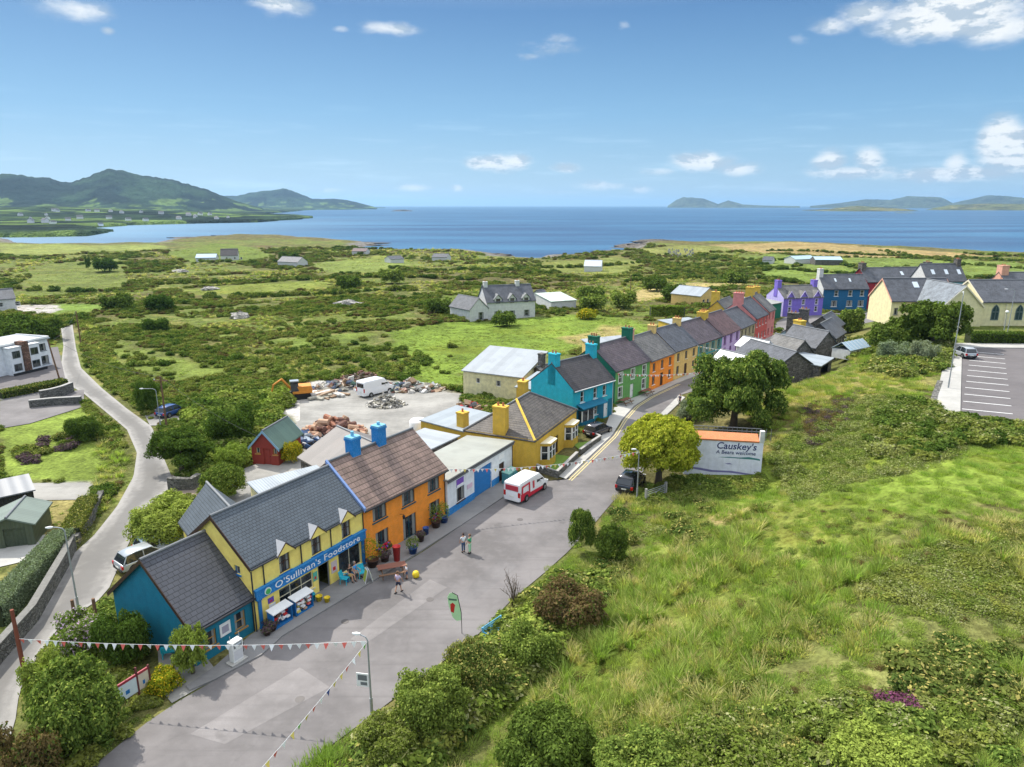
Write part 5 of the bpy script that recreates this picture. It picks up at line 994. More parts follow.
def protos(key):
    if key in PROTO: return PROTO[key]
    kind, mat = key.split(':'); L = []
    for s_ in range(3):
        nm = 'foliage_' + kind
        if kind == 'bush': co, q = leaves(900, round_lobes(s_ + 3), .12, s_ + 10)
        elif kind == 'bigbush': co, q = leaves(2600, round_lobes(s_ + 13, 14, .42), .075, s_ + 20)
        elif kind == 'mat': co, q = leaves(820, [((0, 0, .05), (1, 1, .28))] + [((random.uniform(-.6, .6), random.uniform(-.6, .6), .15), (.4, .4, .3)) for _ in range(4)], .056, s_ + 30)
        elif kind == 'tuft': co, q = blades(60, .5, .8, .022, s_ + 40, .75)
        elif kind == 'sward': co, q = blades(260, 2.0, .36, .020, s_ + 60, .8)
        elif kind == 'grass': co, q = blades(26, .9, .42, .022, s_ + 50, .5)
        o = bpy.data.objects.new(nm, mesh_of(nm, co, q, LM[mat] if mat in LM else TM[mat])); L.append(o)
    PROTO[key] = L; return L
def scatter(name, keys, pts, scl, label=None, kind='stuff', squash=.75, sink=.08):
    """one stuff object: instances of foliage prototypes on real ground points"""
    if len(pts) == 0: return
    P_ = np.array(pts, float); z = height(P_[:, 0], P_[:, 1]); n = len(P_); g = np.random.default_rng(len(pts)); scl = np.broadcast_to(scl, n) * (.65 + .7 * g.random(n))
    me = bpy.data.meshes.new(name); me.vertices.add(n); me.vertices.foreach_set('co', np.stack([P_[:, 0], P_[:, 1], z - sink * scl], 1).astype(np.float32).ravel())
    a = me.attributes.new('scl', 'FLOAT_VECTOR', 'POINT'); a.data.foreach_set('vector', np.stack([scl, scl, scl * squash * (.8 + .4 * g.random(n))], 1).astype(np.float32).ravel())
    a = me.attributes.new('rot', 'FLOAT_VECTOR', 'POINT'); a.data.foreach_set('vector', np.stack([g.normal(size=n) * .08, g.normal(size=n) * .08, g.random(n) * 6.28], 1).astype(np.float32).ravel())
    pr = [o for k in keys for o in protos(k)]; a = me.attributes.new('pick', 'INT', 'POINT'); a.data.foreach_set('value', g.integers(0, len(pr), n).astype(np.int32))
    o = link(bpy.data.objects.new(name, me)); tag(o, label, None, None, kind)
    ng = bpy.data.node_groups.new(name, 'GeometryNodeTree'); ng.interface.new_socket('Geometry', in_out='INPUT', socket_type='NodeSocketGeometry'); ng.interface.new_socket('Geometry', in_out='OUTPUT', socket_type='NodeSocketGeometry')
    N, Lk = ng.nodes, ng.links; gi, go = N.new('NodeGroupInput'), N.new('NodeGroupOutput'); j = N.new('GeometryNodeJoinGeometry')
    for p_ in reversed(pr):
        oi = N.new('GeometryNodeObjectInfo'); oi.inputs['Object'].default_value = p_; oi.inputs['As Instance'].default_value = True; Lk.new(oi.outputs['Geometry'], j.inputs[0])
    ip = N.new('GeometryNodeInstanceOnPoints'); Lk.new(gi.outputs[0], ip.inputs['Points']); Lk.new(j.outputs[0], ip.inputs['Instance']); ip.inputs['Pick Instance'].default_value = True
    def at(nm, ty): q = N.new('GeometryNodeInputNamedAttribute'); q.data_type = ty; q.inputs[0].default_value = nm; return next(s_ for s_ in q.outputs if s_.enabled and s_.name == 'Attribute')
    Lk.new(at('pick', 'INT'), ip.inputs['Instance Index']); Lk.new(at('scl', 'FLOAT_VECTOR'), ip.inputs['Scale']); e = N.new('FunctionNodeEulerToRotation'); Lk.new(at('rot', 'FLOAT_VECTOR'), e.inputs[0]); Lk.new(e.outputs[0], ip.inputs['Rotation'])
    Lk.new(ip.outputs[0], go.inputs[0]); md = o.modifiers.new('scatter', 'NODES'); md.node_group = ng
    return o
# where nothing grows: roads, yards, houses
KEEP = [[tuple(p) for p in fr2] + [tuple(p) for p in kb2[::-1]], zpoly([(534, 470), (557, 480), (620, 430), (640, 407), (612, 415), (576, 437)]), zpoly(LANE_L) + zpoly(LANE_R), [tuple(p) for p in road_l] + ROAD_R[::-1], zpoly([(262, 470), (275, 415), (300, 398), (300, 385), (340, 378), (400, 380), (462, 392), (470, 420), (430, 440), (330, 475)]), [(60, 158), (66, 170), (71, 178), (98, 191), (104, 176), (74, 160)],
        zpoly([(-30, 345), (62, 345), (66, 382), (90, 392), (84, 408), (30, 430), (-20, 430), (-20, 400)]), [tuple(q_) for q_ in (cp[0], cp[1], cp[2], cp[3], G(934, 410, 7), G(948, 342, 7))], zpoly([(205, 500), (242, 470), (262, 462), (310, 462), (300, 480), (262, 512)]),
        zpoly([(155, 425), (150, 410), (180, 402), (184, 424)]), zpoly([(168, 474), (172, 494), (205, 500), (208, 482)]), zpoly([(557, 477), (600, 441), (616, 430), (640, 405), (676, 384), (690, 384), (640, 430), (566, 481)]), zpoly([(178, 705), (190, 690), (215, 670), (150, 665), (150, 690)]), zpoly([(0, 482), (95, 482), (85, 502), (0, 505)])]
for o in list(col.objects):
    if o.type == 'EMPTY' and o.get('category') in ('building', 'house', 'shop', 'shed', 'garage', 'outbuilding', 'hall', 'church', 'porch', 'pub', 'barn'):
        w_ = next((c for c in o.children if c.name.startswith('wall')), None)
        if w_:
            xs = [v.co.x for v in w_.data.vertices]; ys = [v.co.y for v in w_.data.vertices]; ca, sa = math.cos(o.rotation_euler.z), math.sin(o.rotation_euler.z)
            KEEP.append([(o.location.x + ca * a - sa * b, o.location.y + sa * a + ca * b) for a, b in ((min(xs) - .3, min(ys) - .4), (max(xs) + .3, min(ys) - .4), (max(xs) + .3, max(ys) + .3), (min(xs) - .3, max(ys) + .3))])
def free(x, y, pad=0):
    r = np.ones(len(x), bool)
    for e_ in (LL, LR): r &= seg_dist(x, y, e_)[0] > 1.0
    for p in KEEP: r &= ~inside(x, y, p)
    return r
def fill(poly, dens, seed, clump=None, th=.5, keep=True):
    g = np.random.default_rng(seed); xs = [p[0] for p in poly]; ys = [p[1] for p in poly]; n = int((max(xs) - min(xs)) * (max(ys) - min(ys)) * dens)
    x = g.uniform(min(xs), max(xs), n); y = g.uniform(min(ys), max(ys), n); m = inside(x, y, poly)
    if clump: m &= fbm(x / clump, y / clump, 3, seed) > th
    if keep: m &= free(x, y)
    return np.stack([x[m], y[m]], 1)
def along(px, lv, dens, wid, seed):
    pts = zpoly(px, lv); g = np.random.default_rng(seed); out = []
    for a, b in zip(pts[:-1], pts[1:]):
        n = max(2, int(math.dist(a, b) * dens)); t_ = g.random(n)[:, None]; out.append(np.array(a) * (1 - t_) + np.array(b) * t_ + g.normal(size=(n, 2)) * wid)
    out = np.concatenate(out); return out[free(out[:, 0], out[:, 1])]
# rough scrubland from the lane to the sea -----------------------------------
g = np.random.default_rng(5); n = 150000; r_ = np.exp(g.uniform(math.log(70), math.log(620), n)); a_ = g.uniform(R(-50), R(50), n); X, Y_ = r_ * np.sin(a_), r_ * np.cos(a_)
rd, rs = seg_dist(X, Y_, ROAD_R); okk = free(X, Y_) & ~((rs > 0) & (Y_ < 175) & (rd < 130)); cd, _ = seg_dist(X, Y_, COAST); okk &= inside(X, Y_, LAND) & (cd > 14)
for pts, lv, cc, fe in FIELDS[:26]:
    if cc is not DRY or lv == 0: okk &= ~inside(X, Y_, zpoly(pts, lv))
rough = fbm(X / 34, Y_ / 34, 4, 77); rt2 = fbm(X / 9, Y_ / 9, 2, 78)
m1 = okk & (rough > .44) & (rt2 > .40); m2 = okk & (rough > .55) & (rt2 > .52)
P1 = np.stack([X, Y_], 1)[m1]; d1 = r_[m1]; P1, d1 = P1[:30000], d1[:30000]
scatter('scrub', ['bush:scrub', 'bush:gorse', 'bush:brown', 'bush:scrub', 'mat:bramble', 'bush:mid'], P1, (.34 + d1 / 420), 'low green scrub and gorse over the rough land')
P2 = np.stack([X, Y_], 1)[m2][:5200]; d2 = r_[m2][:5200]
scatter('thicket', ['bush:dark', 'bush:scrub'], P2, (.55 + d2 / 300), 'dark thickets among the fields')
m3 = okk & (rough <= .5) & (rt2 > .45); P3 = np.stack([X, Y_], 1)[m3][:16000]
m4 = inside(X, Y_, LAND) & free(X, Y_) & ~((rs > 0) & (Y_ < 175) & (rd < 130)) & (cd > 14) & (fbm(X / 6, Y_ / 6, 2, 91) > .42) & ((Y_ > 92) | (X < -20)) & ~inside(X, Y_, zpoly([(0, 403), (100, 403), (110, 485), (0, 485)])); P4 = np.stack([X, Y_], 1)[m4][20000:46000]
scatter('field_tufts', ['mat:fern', 'mat:mid', 'mat:gorse', 'tuft:green'], P4, .22 + r_[m4][20000:46000] / 900, 'low weedy growth across the open fields', squash=.5)
scatter('rough_grass', ['tuft:rush', 'mat:bramble', 'mat:brown', 'tuft:straw'], P3, .4 + r_[m3][:16000] / 420, 'rushes and rough grass')
S_ = []
for px, lv, dn, wd in [([(60, 400), (150, 352), (250, 360), (385, 375), (375, 350), (250, 345), (150, 340)], -1, 1.2, 6), ([(230, 372), (290, 356), (380, 352), (392, 368), (300, 380)], 0, 3.0, 5), ([(170, 395), (260, 385), (300, 378)], 0, 2.5, 4), ([(140, 340), (260, 332), (360, 326)], -1, 1.4, 5), ([(200, 318), (330, 312), (440, 312)], -2, 1.0, 6), ([(90, 350), (110, 380), (150, 395)], 0, 1.2, 4)]: S_.append(along(px, lv, dn, wd, len(S_)))
scatter('thicket', ['bush:dark', 'bush:mid', 'bush:scrub', 'bigbush:scrub'], np.concatenate(S_), 1.05, 'leafy thicket above the lane and the yard')
hl = []
for px, lv, dn in [([(640, 262), (700, 264), (765, 262)], -6, 2.2), ([(660, 266), (740, 264), (765, 258)], -6, 2.2), ([(560, 283), (640, 280), (760, 277), (800, 285)], -5, 1.1), ([(770, 252), (850, 254), (960, 258), (1024, 262)], -7, .8), ([(740, 258), (830, 260), (870, 270), (960, 264)], -6, .8), ([(700, 272), (780, 268), (900, 276), (1024, 277)], -5, .8),
                   ([(840, 276), (940, 287), (1024, 290)], -4, .7), ([(80, 262), (130, 262)], -5, 1.2), ([(150, 284), (330, 280), (480, 283)], -4, .9), ([(390, 268), (512, 272), (560, 275)], -5, 1.6), ([(200, 300), (330, 298), (420, 300)], -3, .8), ([(0, 290), (120, 290)], -4, .6), ([(620, 290), (690, 275), (800, 262)], -5, .6), ([(480, 276), (520, 268), (640, 262)], -5, .6), ([(880, 250), (960, 262), (1024, 268)], -6, .5)]: hl.append(along(px, lv, dn, 1.5, len(hl) + 9))
scatter('hedgerow', ['bush:dark', 'bush:scrub'], np.concatenate(hl), 1.7, 'dark hedgerows between the far fields', squash=.9)
# the hill field on the right ------------------------------------------------
RB = [G(331, 746), G(372, 716), G(477, 636), G(512, 600), G(547, 571), G(568, 552), G(596, 522), G(612, 503)]
fieldR = [(-14, 24.5)] + RB + [(14.5, 66), (28, 66.5), (31, 90), (44, 96), (56, 108), (70, 124), (78, 118), (60, 96), G(932, 412, 7), G(1100, 430, 7), (70, 40), (40, 8), (0, 10)]
FG = fill(fieldR, 2.2, 61); BR = [zpoly([(770, 420), (860, 400), (930, 420), (960, 470), (900, 490), (800, 480), (790, 440)], 5.5), zpoly([(930, 560), (1100, 540), (1100, 650), (950, 640), (860, 600)], 6)]
inb = np.zeros(len(FG), bool)
for b_ in BR: inb |= inside(FG[:, 0], FG[:, 1], b_)
inb |= False & inside(FG[:, 0], FG[:, 1], zpoly([(640, 690), (900, 640), (1100, 680), (1100, 767), (640, 767)], 6)) & (fbm(FG[:, 0] / 4, FG[:, 1] / 4, 3, 4) > .47)
nz = fbm(FG[:, 0] / 8, FG[:, 1] / 8, 4, 15); crest = inside(FG[:, 0], FG[:, 1], zpoly([(770, 372), (945, 372), (935, 402), (860, 425), (740, 400)], 5)); lush = inside(FG[:, 0], FG[:, 1], zpoly([(760, 500), (900, 470), (1100, 450), (1100, 540), (900, 560), (780, 545)], 5))
k1 = ~inb & ~crest & ((nz < .56) | lush) ; k2 = ~inb & ~crest & ~lush & (nz >= .56); k3 = crest & ~inb
scatter('field_grass', ['sward:green'], FG[k1][::2], .5, 'short bright grass over the hill field', squash=.8, sink=0)
scatter('field_grass', ['sward:green', 'sward:straw', 'sward:green', 'sward:rush'], FG[k2][::2], .8, 'long seeding grass in drifts over the hill field', squash=1.1, sink=0)
scatter('field_grass', ['sward:straw', 'sward:green', 'sward:rush'], FG[k3][::2], .8, 'pale dry grass on the crest of the hill field', squash=.9, sink=0)
lowt = zpoly([(430, 760), (540, 650), (620, 520), (760, 490), (900, 540), (1100, 590), (1100, 767), (800, 800)], 4); TT = fill(lowt, 3.0, 62); nz = fbm(TT[:, 0] / 5, TT[:, 1] / 5, 3, 17); mid_ = inside(TT[:, 0], TT[:, 1], zpoly([(560, 640), (640, 540), (780, 520), (900, 560), (880, 640), (700, 690), (560, 700)], 3))
scatter('tussocks', ['tuft:rush', 'tuft:straw', 'tuft:green', 'tuft:green'], TT[(nz > .50) & mid_], .95, 'big olive and straw tussocks on the slope', squash=1.0, sink=0)
scatter('tussocks', ['tuft:straw', 'tuft:rush', 'mat:gorse'], TT[(nz > .56) & ~mid_], .85, 'scattered tussocks round the edge of the slope', squash=.9, sink=0)
scatter('weeds', ['mat:fern', 'mat:bramble', 'mat:brown', 'mat:mid'], TT[(nz < .42)][::3], .5, 'low weeds between the tussocks', sink=0)
for nm, keys, poly, lv, dn, sc_, cl, lab in [
    ('bramble_patch', ['mat:bramble', 'mat:mid', 'mat:bramble'], [(770, 420), (860, 400), (930, 420), (960, 470), (900, 490), (800, 480), (790, 440)], 5.5, 1.9, 1.05, None, 'bramble thicket below the car park'),
    ('bramble_patch', ['mat:bramble', 'mat:scrub'], [(930, 560), (1100, 540), (1100, 650), (950, 640), (860, 600)], 6, 2.2, .95, None, 'bramble thicket at the right edge'),
    ('bramble_patch', ['mat:bramble', 'bush:gorse', 'mat:scrub'], [(620, 500), (720, 500), (700, 560), (620, 590), (575, 600), (590, 560)], 1, 1.9, .95, 4, 'brambles and weeds above the road edge'),
    ('bramble_patch', ['mat:bramble', 'mat:mid', 'bush:gorse'], [(640, 690), (900, 640), (1100, 680), (1100, 767), (640, 767)], 6, 2.4, .85, 4, 'low brambles along the near bank'),
    ('hedge_bank', ['bush:mid', 'bush:scrub', 'bush:bramble'], [(600, 735), (700, 715), (860, 730), (1000, 745), (1000, 800), (600, 800)], 5, 2.6, .7, None, 'leafy hedge along the bottom of the field'),
    ('hedge_bank', ['bush:scrub', 'bush:mid', 'bush:bramble', 'bush:fern', 'bush:gorse'], [(480, 640), (520, 605), (565, 570), (610, 575), (600, 620), (520, 680), (450, 740), (380, 790), (320, 790), (372, 724), (440, 680)], .6, 2.8, 1.15, None, 'hedge bank along the right side of the street'),
    ('hedge_bank', ['bush:dark', 'bush:scrub', 'bush:bramble'], [(868, 430), (900, 405), (935, 412), (1100, 432), (1100, 455), (960, 448), (925, 468), (880, 450)], 6.5, 1.6, 1.0, None, 'dark shrubs below the car park edge'),
    ('shrub_slope', ['bush:scrub', 'bush:mid', 'bush:bramble', 'bush:gorse'], [(842, 322), (868, 322), (900, 322), (945, 330), (948, 372), (900, 385), (868, 372), (880, 350), (850, 345)], 6.5, 1.1, 1.25, None, 'green shrubs below the church'),
    ('shrub_slope', ['bush:scrub', 'bush:mid', 'mat:bramble'], [(672, 477), (700, 478), (764, 479), (764, 492), (640, 508), (645, 492)], .3, 3.5, .8, None, 'weeds along the foot of the mural wall'),
    ('heather', ['mat:heather'], [(868, 712), (905, 700), (935, 705), (920, 722), (880, 728)], 6.5, 9, .85, None, 'purple heather on the bank'),
    ('heather', ['mat:brown', 'mat:plum', 'mat:brown'], [(803, 400), (860, 402), (850, 426), (815, 430)], 5, 2.6, .95, None, 'dull red heath patch on the slope'),
    ('verge', ['mat:fern', 'tuft:green', 'mat:bramble', 'tuft:straw'], [(83, 405), (100, 420), (125, 440), (134, 455), (132, 478), (113, 508), (90, 540), (75, 560), (60, 550), (88, 500), (100, 470), (96, 430)], 0, 2.0, .9, None, 'overgrown verge inside the bend of the lane'),
    ('verge', ['tuft:green', 'mat:bramble', 'tuft:straw', 'bush:scrub'], [(76, 322), (90, 350), (84, 366), (105, 388), (130, 405), (152, 420), (160, 400), (120, 372), (100, 330)], -.5, .9, .9, None, 'grassy verge on the right of the lane'),
    ('garden_shrubs', ['mat:fern', 'mat:mid', 'bush:scrub'], [(132, 708), (158, 682), (180, 700), (150, 722), (118, 742), (96, 764), (90, 740)], 0, 4, .5, None, 'low shrubs along the bed by the road'),
    ('garden_shrubs', ['bush:mid', 'bush:scrub', 'mat:fern'], [(22, 690), (62, 626), (106, 600), (126, 622), (146, 655), (120, 700), (90, 767), (0, 800), (18, 735)], 0, 1.7, .9, None, 'mixed shrubs filling the bed between lane and road'),
    ('yard_edge_shrubs', ['bush:mid', 'bush:scrub', 'bush:dark', 'bush:fern'], [(175, 405), (270, 385), (300, 410), (285, 430), (270, 445), (285, 462), (278, 466), (245, 470), (205, 478), (185, 470), (200, 440)], 0, .65, 1.5, None, 'leafy shrubs round the red shed'),
    ('verge', ['bush:scrub', 'bush:fern'], [(205, 484), (222, 500), (200, 520), (160, 545), (125, 560), (145, 508), (172, 490)], 0, 1.0, 1.0, None, 'shrubs between the lane and the store'),
    ('heath_patch', ['bush:plum', 'bush:scrub', 'bush:gorse'], [(15, 455), (60, 432), (95, 425), (90, 442), (60, 458), (25, 466)], 0, .7, .9, None, 'dark shrubs in the mown lawn')]:
    scatter(nm, keys, fill(zpoly(poly, lv), dn, sum(map(ord, nm + lab)), cl, .47), sc_, lab)
# ------------------------------------------------------------------ individual trees and shrubs
M_bark = plain('bark', (.13, .10, .075), .95, sc=6, var=.35)
def crown_mesh(kind, seed, n, leaf, mat):
    g = random.Random(seed); L = []
    if kind == 'round':
        L = [((0, 0, .55), (.6, .6, .40))] + [((math.cos(a) * q, math.sin(a) * q, z), (k, k, k * .75)) for a, q, z, k in [(g.uniform(0, 6.28), g.uniform(.25, .82), g.uniform(.2, .88), g.uniform(.13, .27)) for _ in range(46)]]
    elif kind == 'ball': L = [((0, 0, .52), (.76, .76, .44))] + [((math.cos(a) * .72 * c_, math.sin(a) * .72 * c_, .52 + .40 * s_), (k, k, k * .6)) for a, c_, s_, k in [(g.uniform(0, 6.28), math.cos(e), math.sin(e), g.uniform(.17, .30)) for e in [g.uniform(-.7, 1.4) for _ in range(44)]]]
    elif kind == 'dome': L = round_lobes(seed, 26, .34, .95, .66)
    elif kind == 'cone': L = [((g.uniform(-.12, .12), g.uniform(-.12, .12), z / 12), (.42 * (1.05 - z / 13), .42 * (1.05 - z / 13), .12)) for z in range(1, 13)] + [((math.cos(a) * .3 * (1 - z), math.sin(a) * .3 * (1 - z), z), (.2 * (1.1 - z), .2 * (1.1 - z), .1)) for a, z in [(g.uniform(0, 6.28), g.uniform(.1, .9)) for _ in range(24)]]
    elif kind == 'spread': L = [((math.cos(a) * q, math.sin(a) * q, z), (k, k, k * .55)) for a, q, z, k in [(g.uniform(0, 6.28), g.uniform(.1, .8), g.uniform(.35, .88), g.uniform(.18, .34)) for _ in range(32)]]
    co, q = leaves(n, L, leaf, seed, .5); return mesh_of('crown', co, q, mat)
CR = {}
def tree(name, label, px, base, hgt, rad, kind, mat, n=9000, leaf=.03, seed=1, group=None, at=None, trunk=True, cat='tree'):
    x, y, z = at if at else (lambda q: (q[0], q[1], hz(*q)))(G(px[0], px[1], base) if base is not None else T(*px)[:2])
    if y < 100: n, leaf = int(n * 2.1), leaf * .66
    root = empty(name, label, cat, (x, y, z), 0, group); key = (kind, mat, n, leaf, seed)
    if key not in CR: CR[key] = crown_mesh(kind, seed, n, leaf, LM[mat])
    c = link(bpy.data.objects.new('crown', CR[key]), root); zb = hgt * ({'round': .07, 'spread': .12, 'ball': .15}.get(kind, 0) if trunk else 0); c.location = (0, 0, zb - .05); c.scale = (rad, rad, hgt - zb); c.rotation_euler.z = seed * 1.7 + x
    if trunk:
        m = MB(); gg = random.Random(seed); th = hgt * .5; m.tube([(0, 0, -.3), (.05, 0, th * .4), (-.05, .1, th)], [rad * .085 + .05, rad * .06 + .04, rad * .035 + .02], 8)
        for k in range(6): a = k * 1.05 + gg.uniform(-.3, .3); q = rad * gg.uniform(.45, .75); m.tube([(0, 0, th * (.35 + .09 * k)), (math.cos(a) * q * .5, math.sin(a) * q * .5, hgt * (.42 + .05 * k)), (math.cos(a) * q, math.sin(a) * q, hgt * (.55 + .05 * k))], [rad * .04 + .02, rad * .025 + .015, .015], 6)
        m.build('trunk', M_bark, root, smooth=True, uv=False)
    return root
tree('street_tree', 'round yellow-green tree on the street side beside the parked black car', (658, 484), 0, 7.0, 4.5, 'ball', 'lime', 34000, .04, 3)
tree('broad_tree', 'large dark green tree rising behind the mural wall', (733, 428), 1, 9.6, 6.1, 'round', 'mid', 38000, .034, 5)
tree('shrub', 'low silvery shrub between the big dark tree and the yellow-green tree', (690, 420), 0, 2.6, 2.0, 'dome', 'grey', 5000, .06, 8, cat='shrub')
TL = [  # label, px, level, height, radius, kind, material, leaves, leaf size, seed, trunk
    ('big leafy bush at the bottom left with bright sunlit top, behind the roadside board', (82, 745), 0, 4.6, 2.7, 'dome', 'mid', 16000, .045, 11, 0),
    ('bronze-green bush in the bottom left corner of the frame', (35, 790), 0, 3.4, 2.0, 'dome', 'brown', 9000, .055, 12, 0),
    ('dark bush between the hydrangea and the teal annex gable', (126, 664), 0, 3.4, 1.9, 'dome', 'dark', 10000, .05, 13, 0),
    ('hydrangea shrub with pale lilac heads at the tip of the bed', (92, 648), 0, 2.6, 2.2, 'dome', 'hyd', 8000, .055, 14, 0),
    ('bright green bush at the lane edge of the bed', (52, 700), 0, 2.8, 1.5, 'dome', 'fern', 6000, .06, 15, 0),
    ('slim young tree growing against the teal annex by the turquoise bench', (193, 674), 0, 3.3, 1.2, 'round', 'fern', 4500, .06, 16, 1),
    ('yellow-leaved shrub beside the roadside board', (164, 690), 0, 1.3, 1.2, 'dome', 'flower', 4000, .07, 17, 0),
    ('small upright dark green tree at the right road edge', (581, 553), 0, 3.9, 1.25, 'ball', 'mid', 9000, .05, 18, 0),
    ('small rounded tree just right of the small upright one', (611, 558), .3, 3.1, 1.5, 'ball', 'dark', 7000, .05, 19, 0),
    ('reddish-brown bush on the bank near the bare-twigged shrub', (570, 622), .5, 3.0, 2.7, 'dome', 'brown', 14000, .045, 20, 0),
    ('large loose green bush beside the street lamp on the right bank', (432, 728), 0, 3.2, 2.5, 'dome', 'mid', 15000, .045, 21, 0),
    ('rough green bush at the road edge below the near lamp', (392, 758), 0, 2.2, 1.9, 'dome', 'scrub', 9000, .05, 41, 0),
    ('olive bush on the bank left of the blue bench', (468, 672), .2, 2.2, 1.7, 'dome', 'gorse', 8000, .05, 42, 0),
    ('bright green bush on the bank below the bronze bush', (530, 655), .8, 2.4, 2.1, 'dome', 'mid', 9000, .05, 43, 0),
    ('broad leafy bush in the bottom hedge right of the glossy round bush', (640, 792), 4, 2.6, 2.6, 'dome', 'mid', 12000, .045, 44, 0),
    ('olive shrub mass in the bottom hedge near the middle of the field edge', (735, 790), 5, 2.4, 2.8, 'dome', 'scrub', 12000, .045, 45, 0),
    ('pale green bush at the bottom edge below the heather', (870, 790), 6, 1.8, 2.2, 'dome', 'fern', 9000, .05, 46, 0),
    ('bush growing between the lamp bush and the blue bench', (478, 690), .3, 2.6, 2.0, 'dome', 'gorse', 9000, .05, 22, 0),
    ('rounded glossy dark green bush at the bottom centre of the frame', (545, 782), 2, 3.4, 2.6, 'ball', 'dark', 16000, .045, 23, 0),
    ('wide dark conifer-like bush at the bend of the lane', (182, 472), 0, 4.6, 3.4, 'spread', 'dark', 15000, .045, 24, 1),
    ('clipped round bush beside the back yard of the store', (226, 498), 0, 3.4, 2.3, 'ball', 'mid', 14000, .045, 25, 0),
    ('pale feathery bush left of the red shed', (232, 468), 0, 2.4, 2.1, 'dome', 'fern', 7000, .05, 26, 0),
    ('dark bush directly behind the red shed on the left', (232, 442), 0, 4.4, 3.6, 'dome', 'dark', 14000, .045, 27, 1),
    ('yellowish shrub against the right wall of the red shed', (292, 462), 0, 2.6, 1.4, 'dome', 'flower', 5000, .06, 28, 0),
    ('light green bush between the lane and the teal annex roof', (168, 540), 0, 3.4, 3.3, 'dome', 'fern', 14000, .045, 29, 0),
    ('dark bush on the left lawn beside the reddish shrubs', (84, 440), 0, 2.8, 2.6, 'dome', 'dark', 8000, .05, 30, 0),
    ('tall dark upright bush by the pole on the lane', (148, 412), 0, 4.2, 2.0, 'dome', 'dark', 7000, .05, 31, 0),
    ('large black-green tree in front of the church transept', (930, 352), 6, 7.0, 5.2, 'round', 'dark', 22000, .04, 32, 1),
    ('dark spreading tree left of the tallest one below the church', (893, 352), 5.5, 4.6, 4.6, 'dome', 'dark', 14000, .045, 33, 1),
    ('pale flowering bush below the dark church trees', (893, 366), 5.5, 2.6, 2.6, 'dome', 'grey', 7000, .055, 34, 0),
    ('grey-green bush at the head of the car park bank', (922, 368), 6, 2.8, 2.2, 'dome', 'grey', 7000, .055, 35, 0),
    ('mid green rounded tree by the corner of the blue house', (848, 328), 2, 5.0, 4.0, 'dome', 'mid', 9000, .05, 36, 1),
    ('tall round-headed bush at the far left behind the white modern house', (14, 345), 0, 6.0, 7.0, 'dome', 'dark', 15000, .04, 37, 1),
    ('second dark tree right of the one behind the white modern house', (42, 340), 0, 4.8, 5.0, 'dome', 'dark', 12000, .045, 38, 1)]
for lab, px, lv, h_, r_d, kd, mt, nn, lf, sd, tk in TL:
    tree('leafy_bush' if not tk else 'small_tree', lab, px, lv, h_, r_d, kd, mt, nn, lf, sd, None, trunk=bool(tk), cat='tree' if tk else 'bush')
for px, lab in [((118, 312), 'round dark bush on the far side of the lane, left of a pair'), ((160, 312), 'dark bush right of the lane head in the rough fields'), ((157, 335), 'squat black-green bush in the scrub above the bright green patch'), ((105, 268), 'dark fir clump on the bay side of the fields'), ((88, 266), 'tall thin dark fir beside the fir clump'),
                ((438, 318), 'dark bush left of the dormer house'), ((590, 302), 'pale green round tree right of the pale barn'), ((622, 308), 'dark green rounded bush right of the pale green tree'), ((592, 312), 'mid green bush in front of the pale green round tree'), ((504, 330), 'low dark bush in front of the dormer house'), ((675, 302), 'dark tree left of the tin-roofed hall'), ((735, 290), 'broad green tree behind the golden chimney'), ((655, 300), 'dark tree among the orange heath behind the terrace'),
                ((392, 290), 'dark bush in the middle of the scrubland'), ((350, 300), 'rounded gorse in the centre-left fields'), ((290, 262), 'dark bush beside the grey cottage')]:
    lv = -1 if px[1] > 300 else -5; s_ = 1 + (330 - px[1]) / 60; pale = 'pale' in lab
    tree('field_bush', lab, px, lv, 3.4 * s_ if 'thin' not in lab else 7, 3.6 * s_ if 'thin' not in lab else 1.6, 'dome', 'mid' if pale or 'mid' in lab or 'broad' in lab else 'dark', 4000, .07, 50 + px[0] % 4, None, trunk=False, cat='bush')
tree('field_shrub', 'yellow-flowering gorse shrub below the pale barn', (588, 322), -1, 2.6, 3.6, 'dome', 'flower', 4000, .07, 55, None, trunk=False, cat='bush')
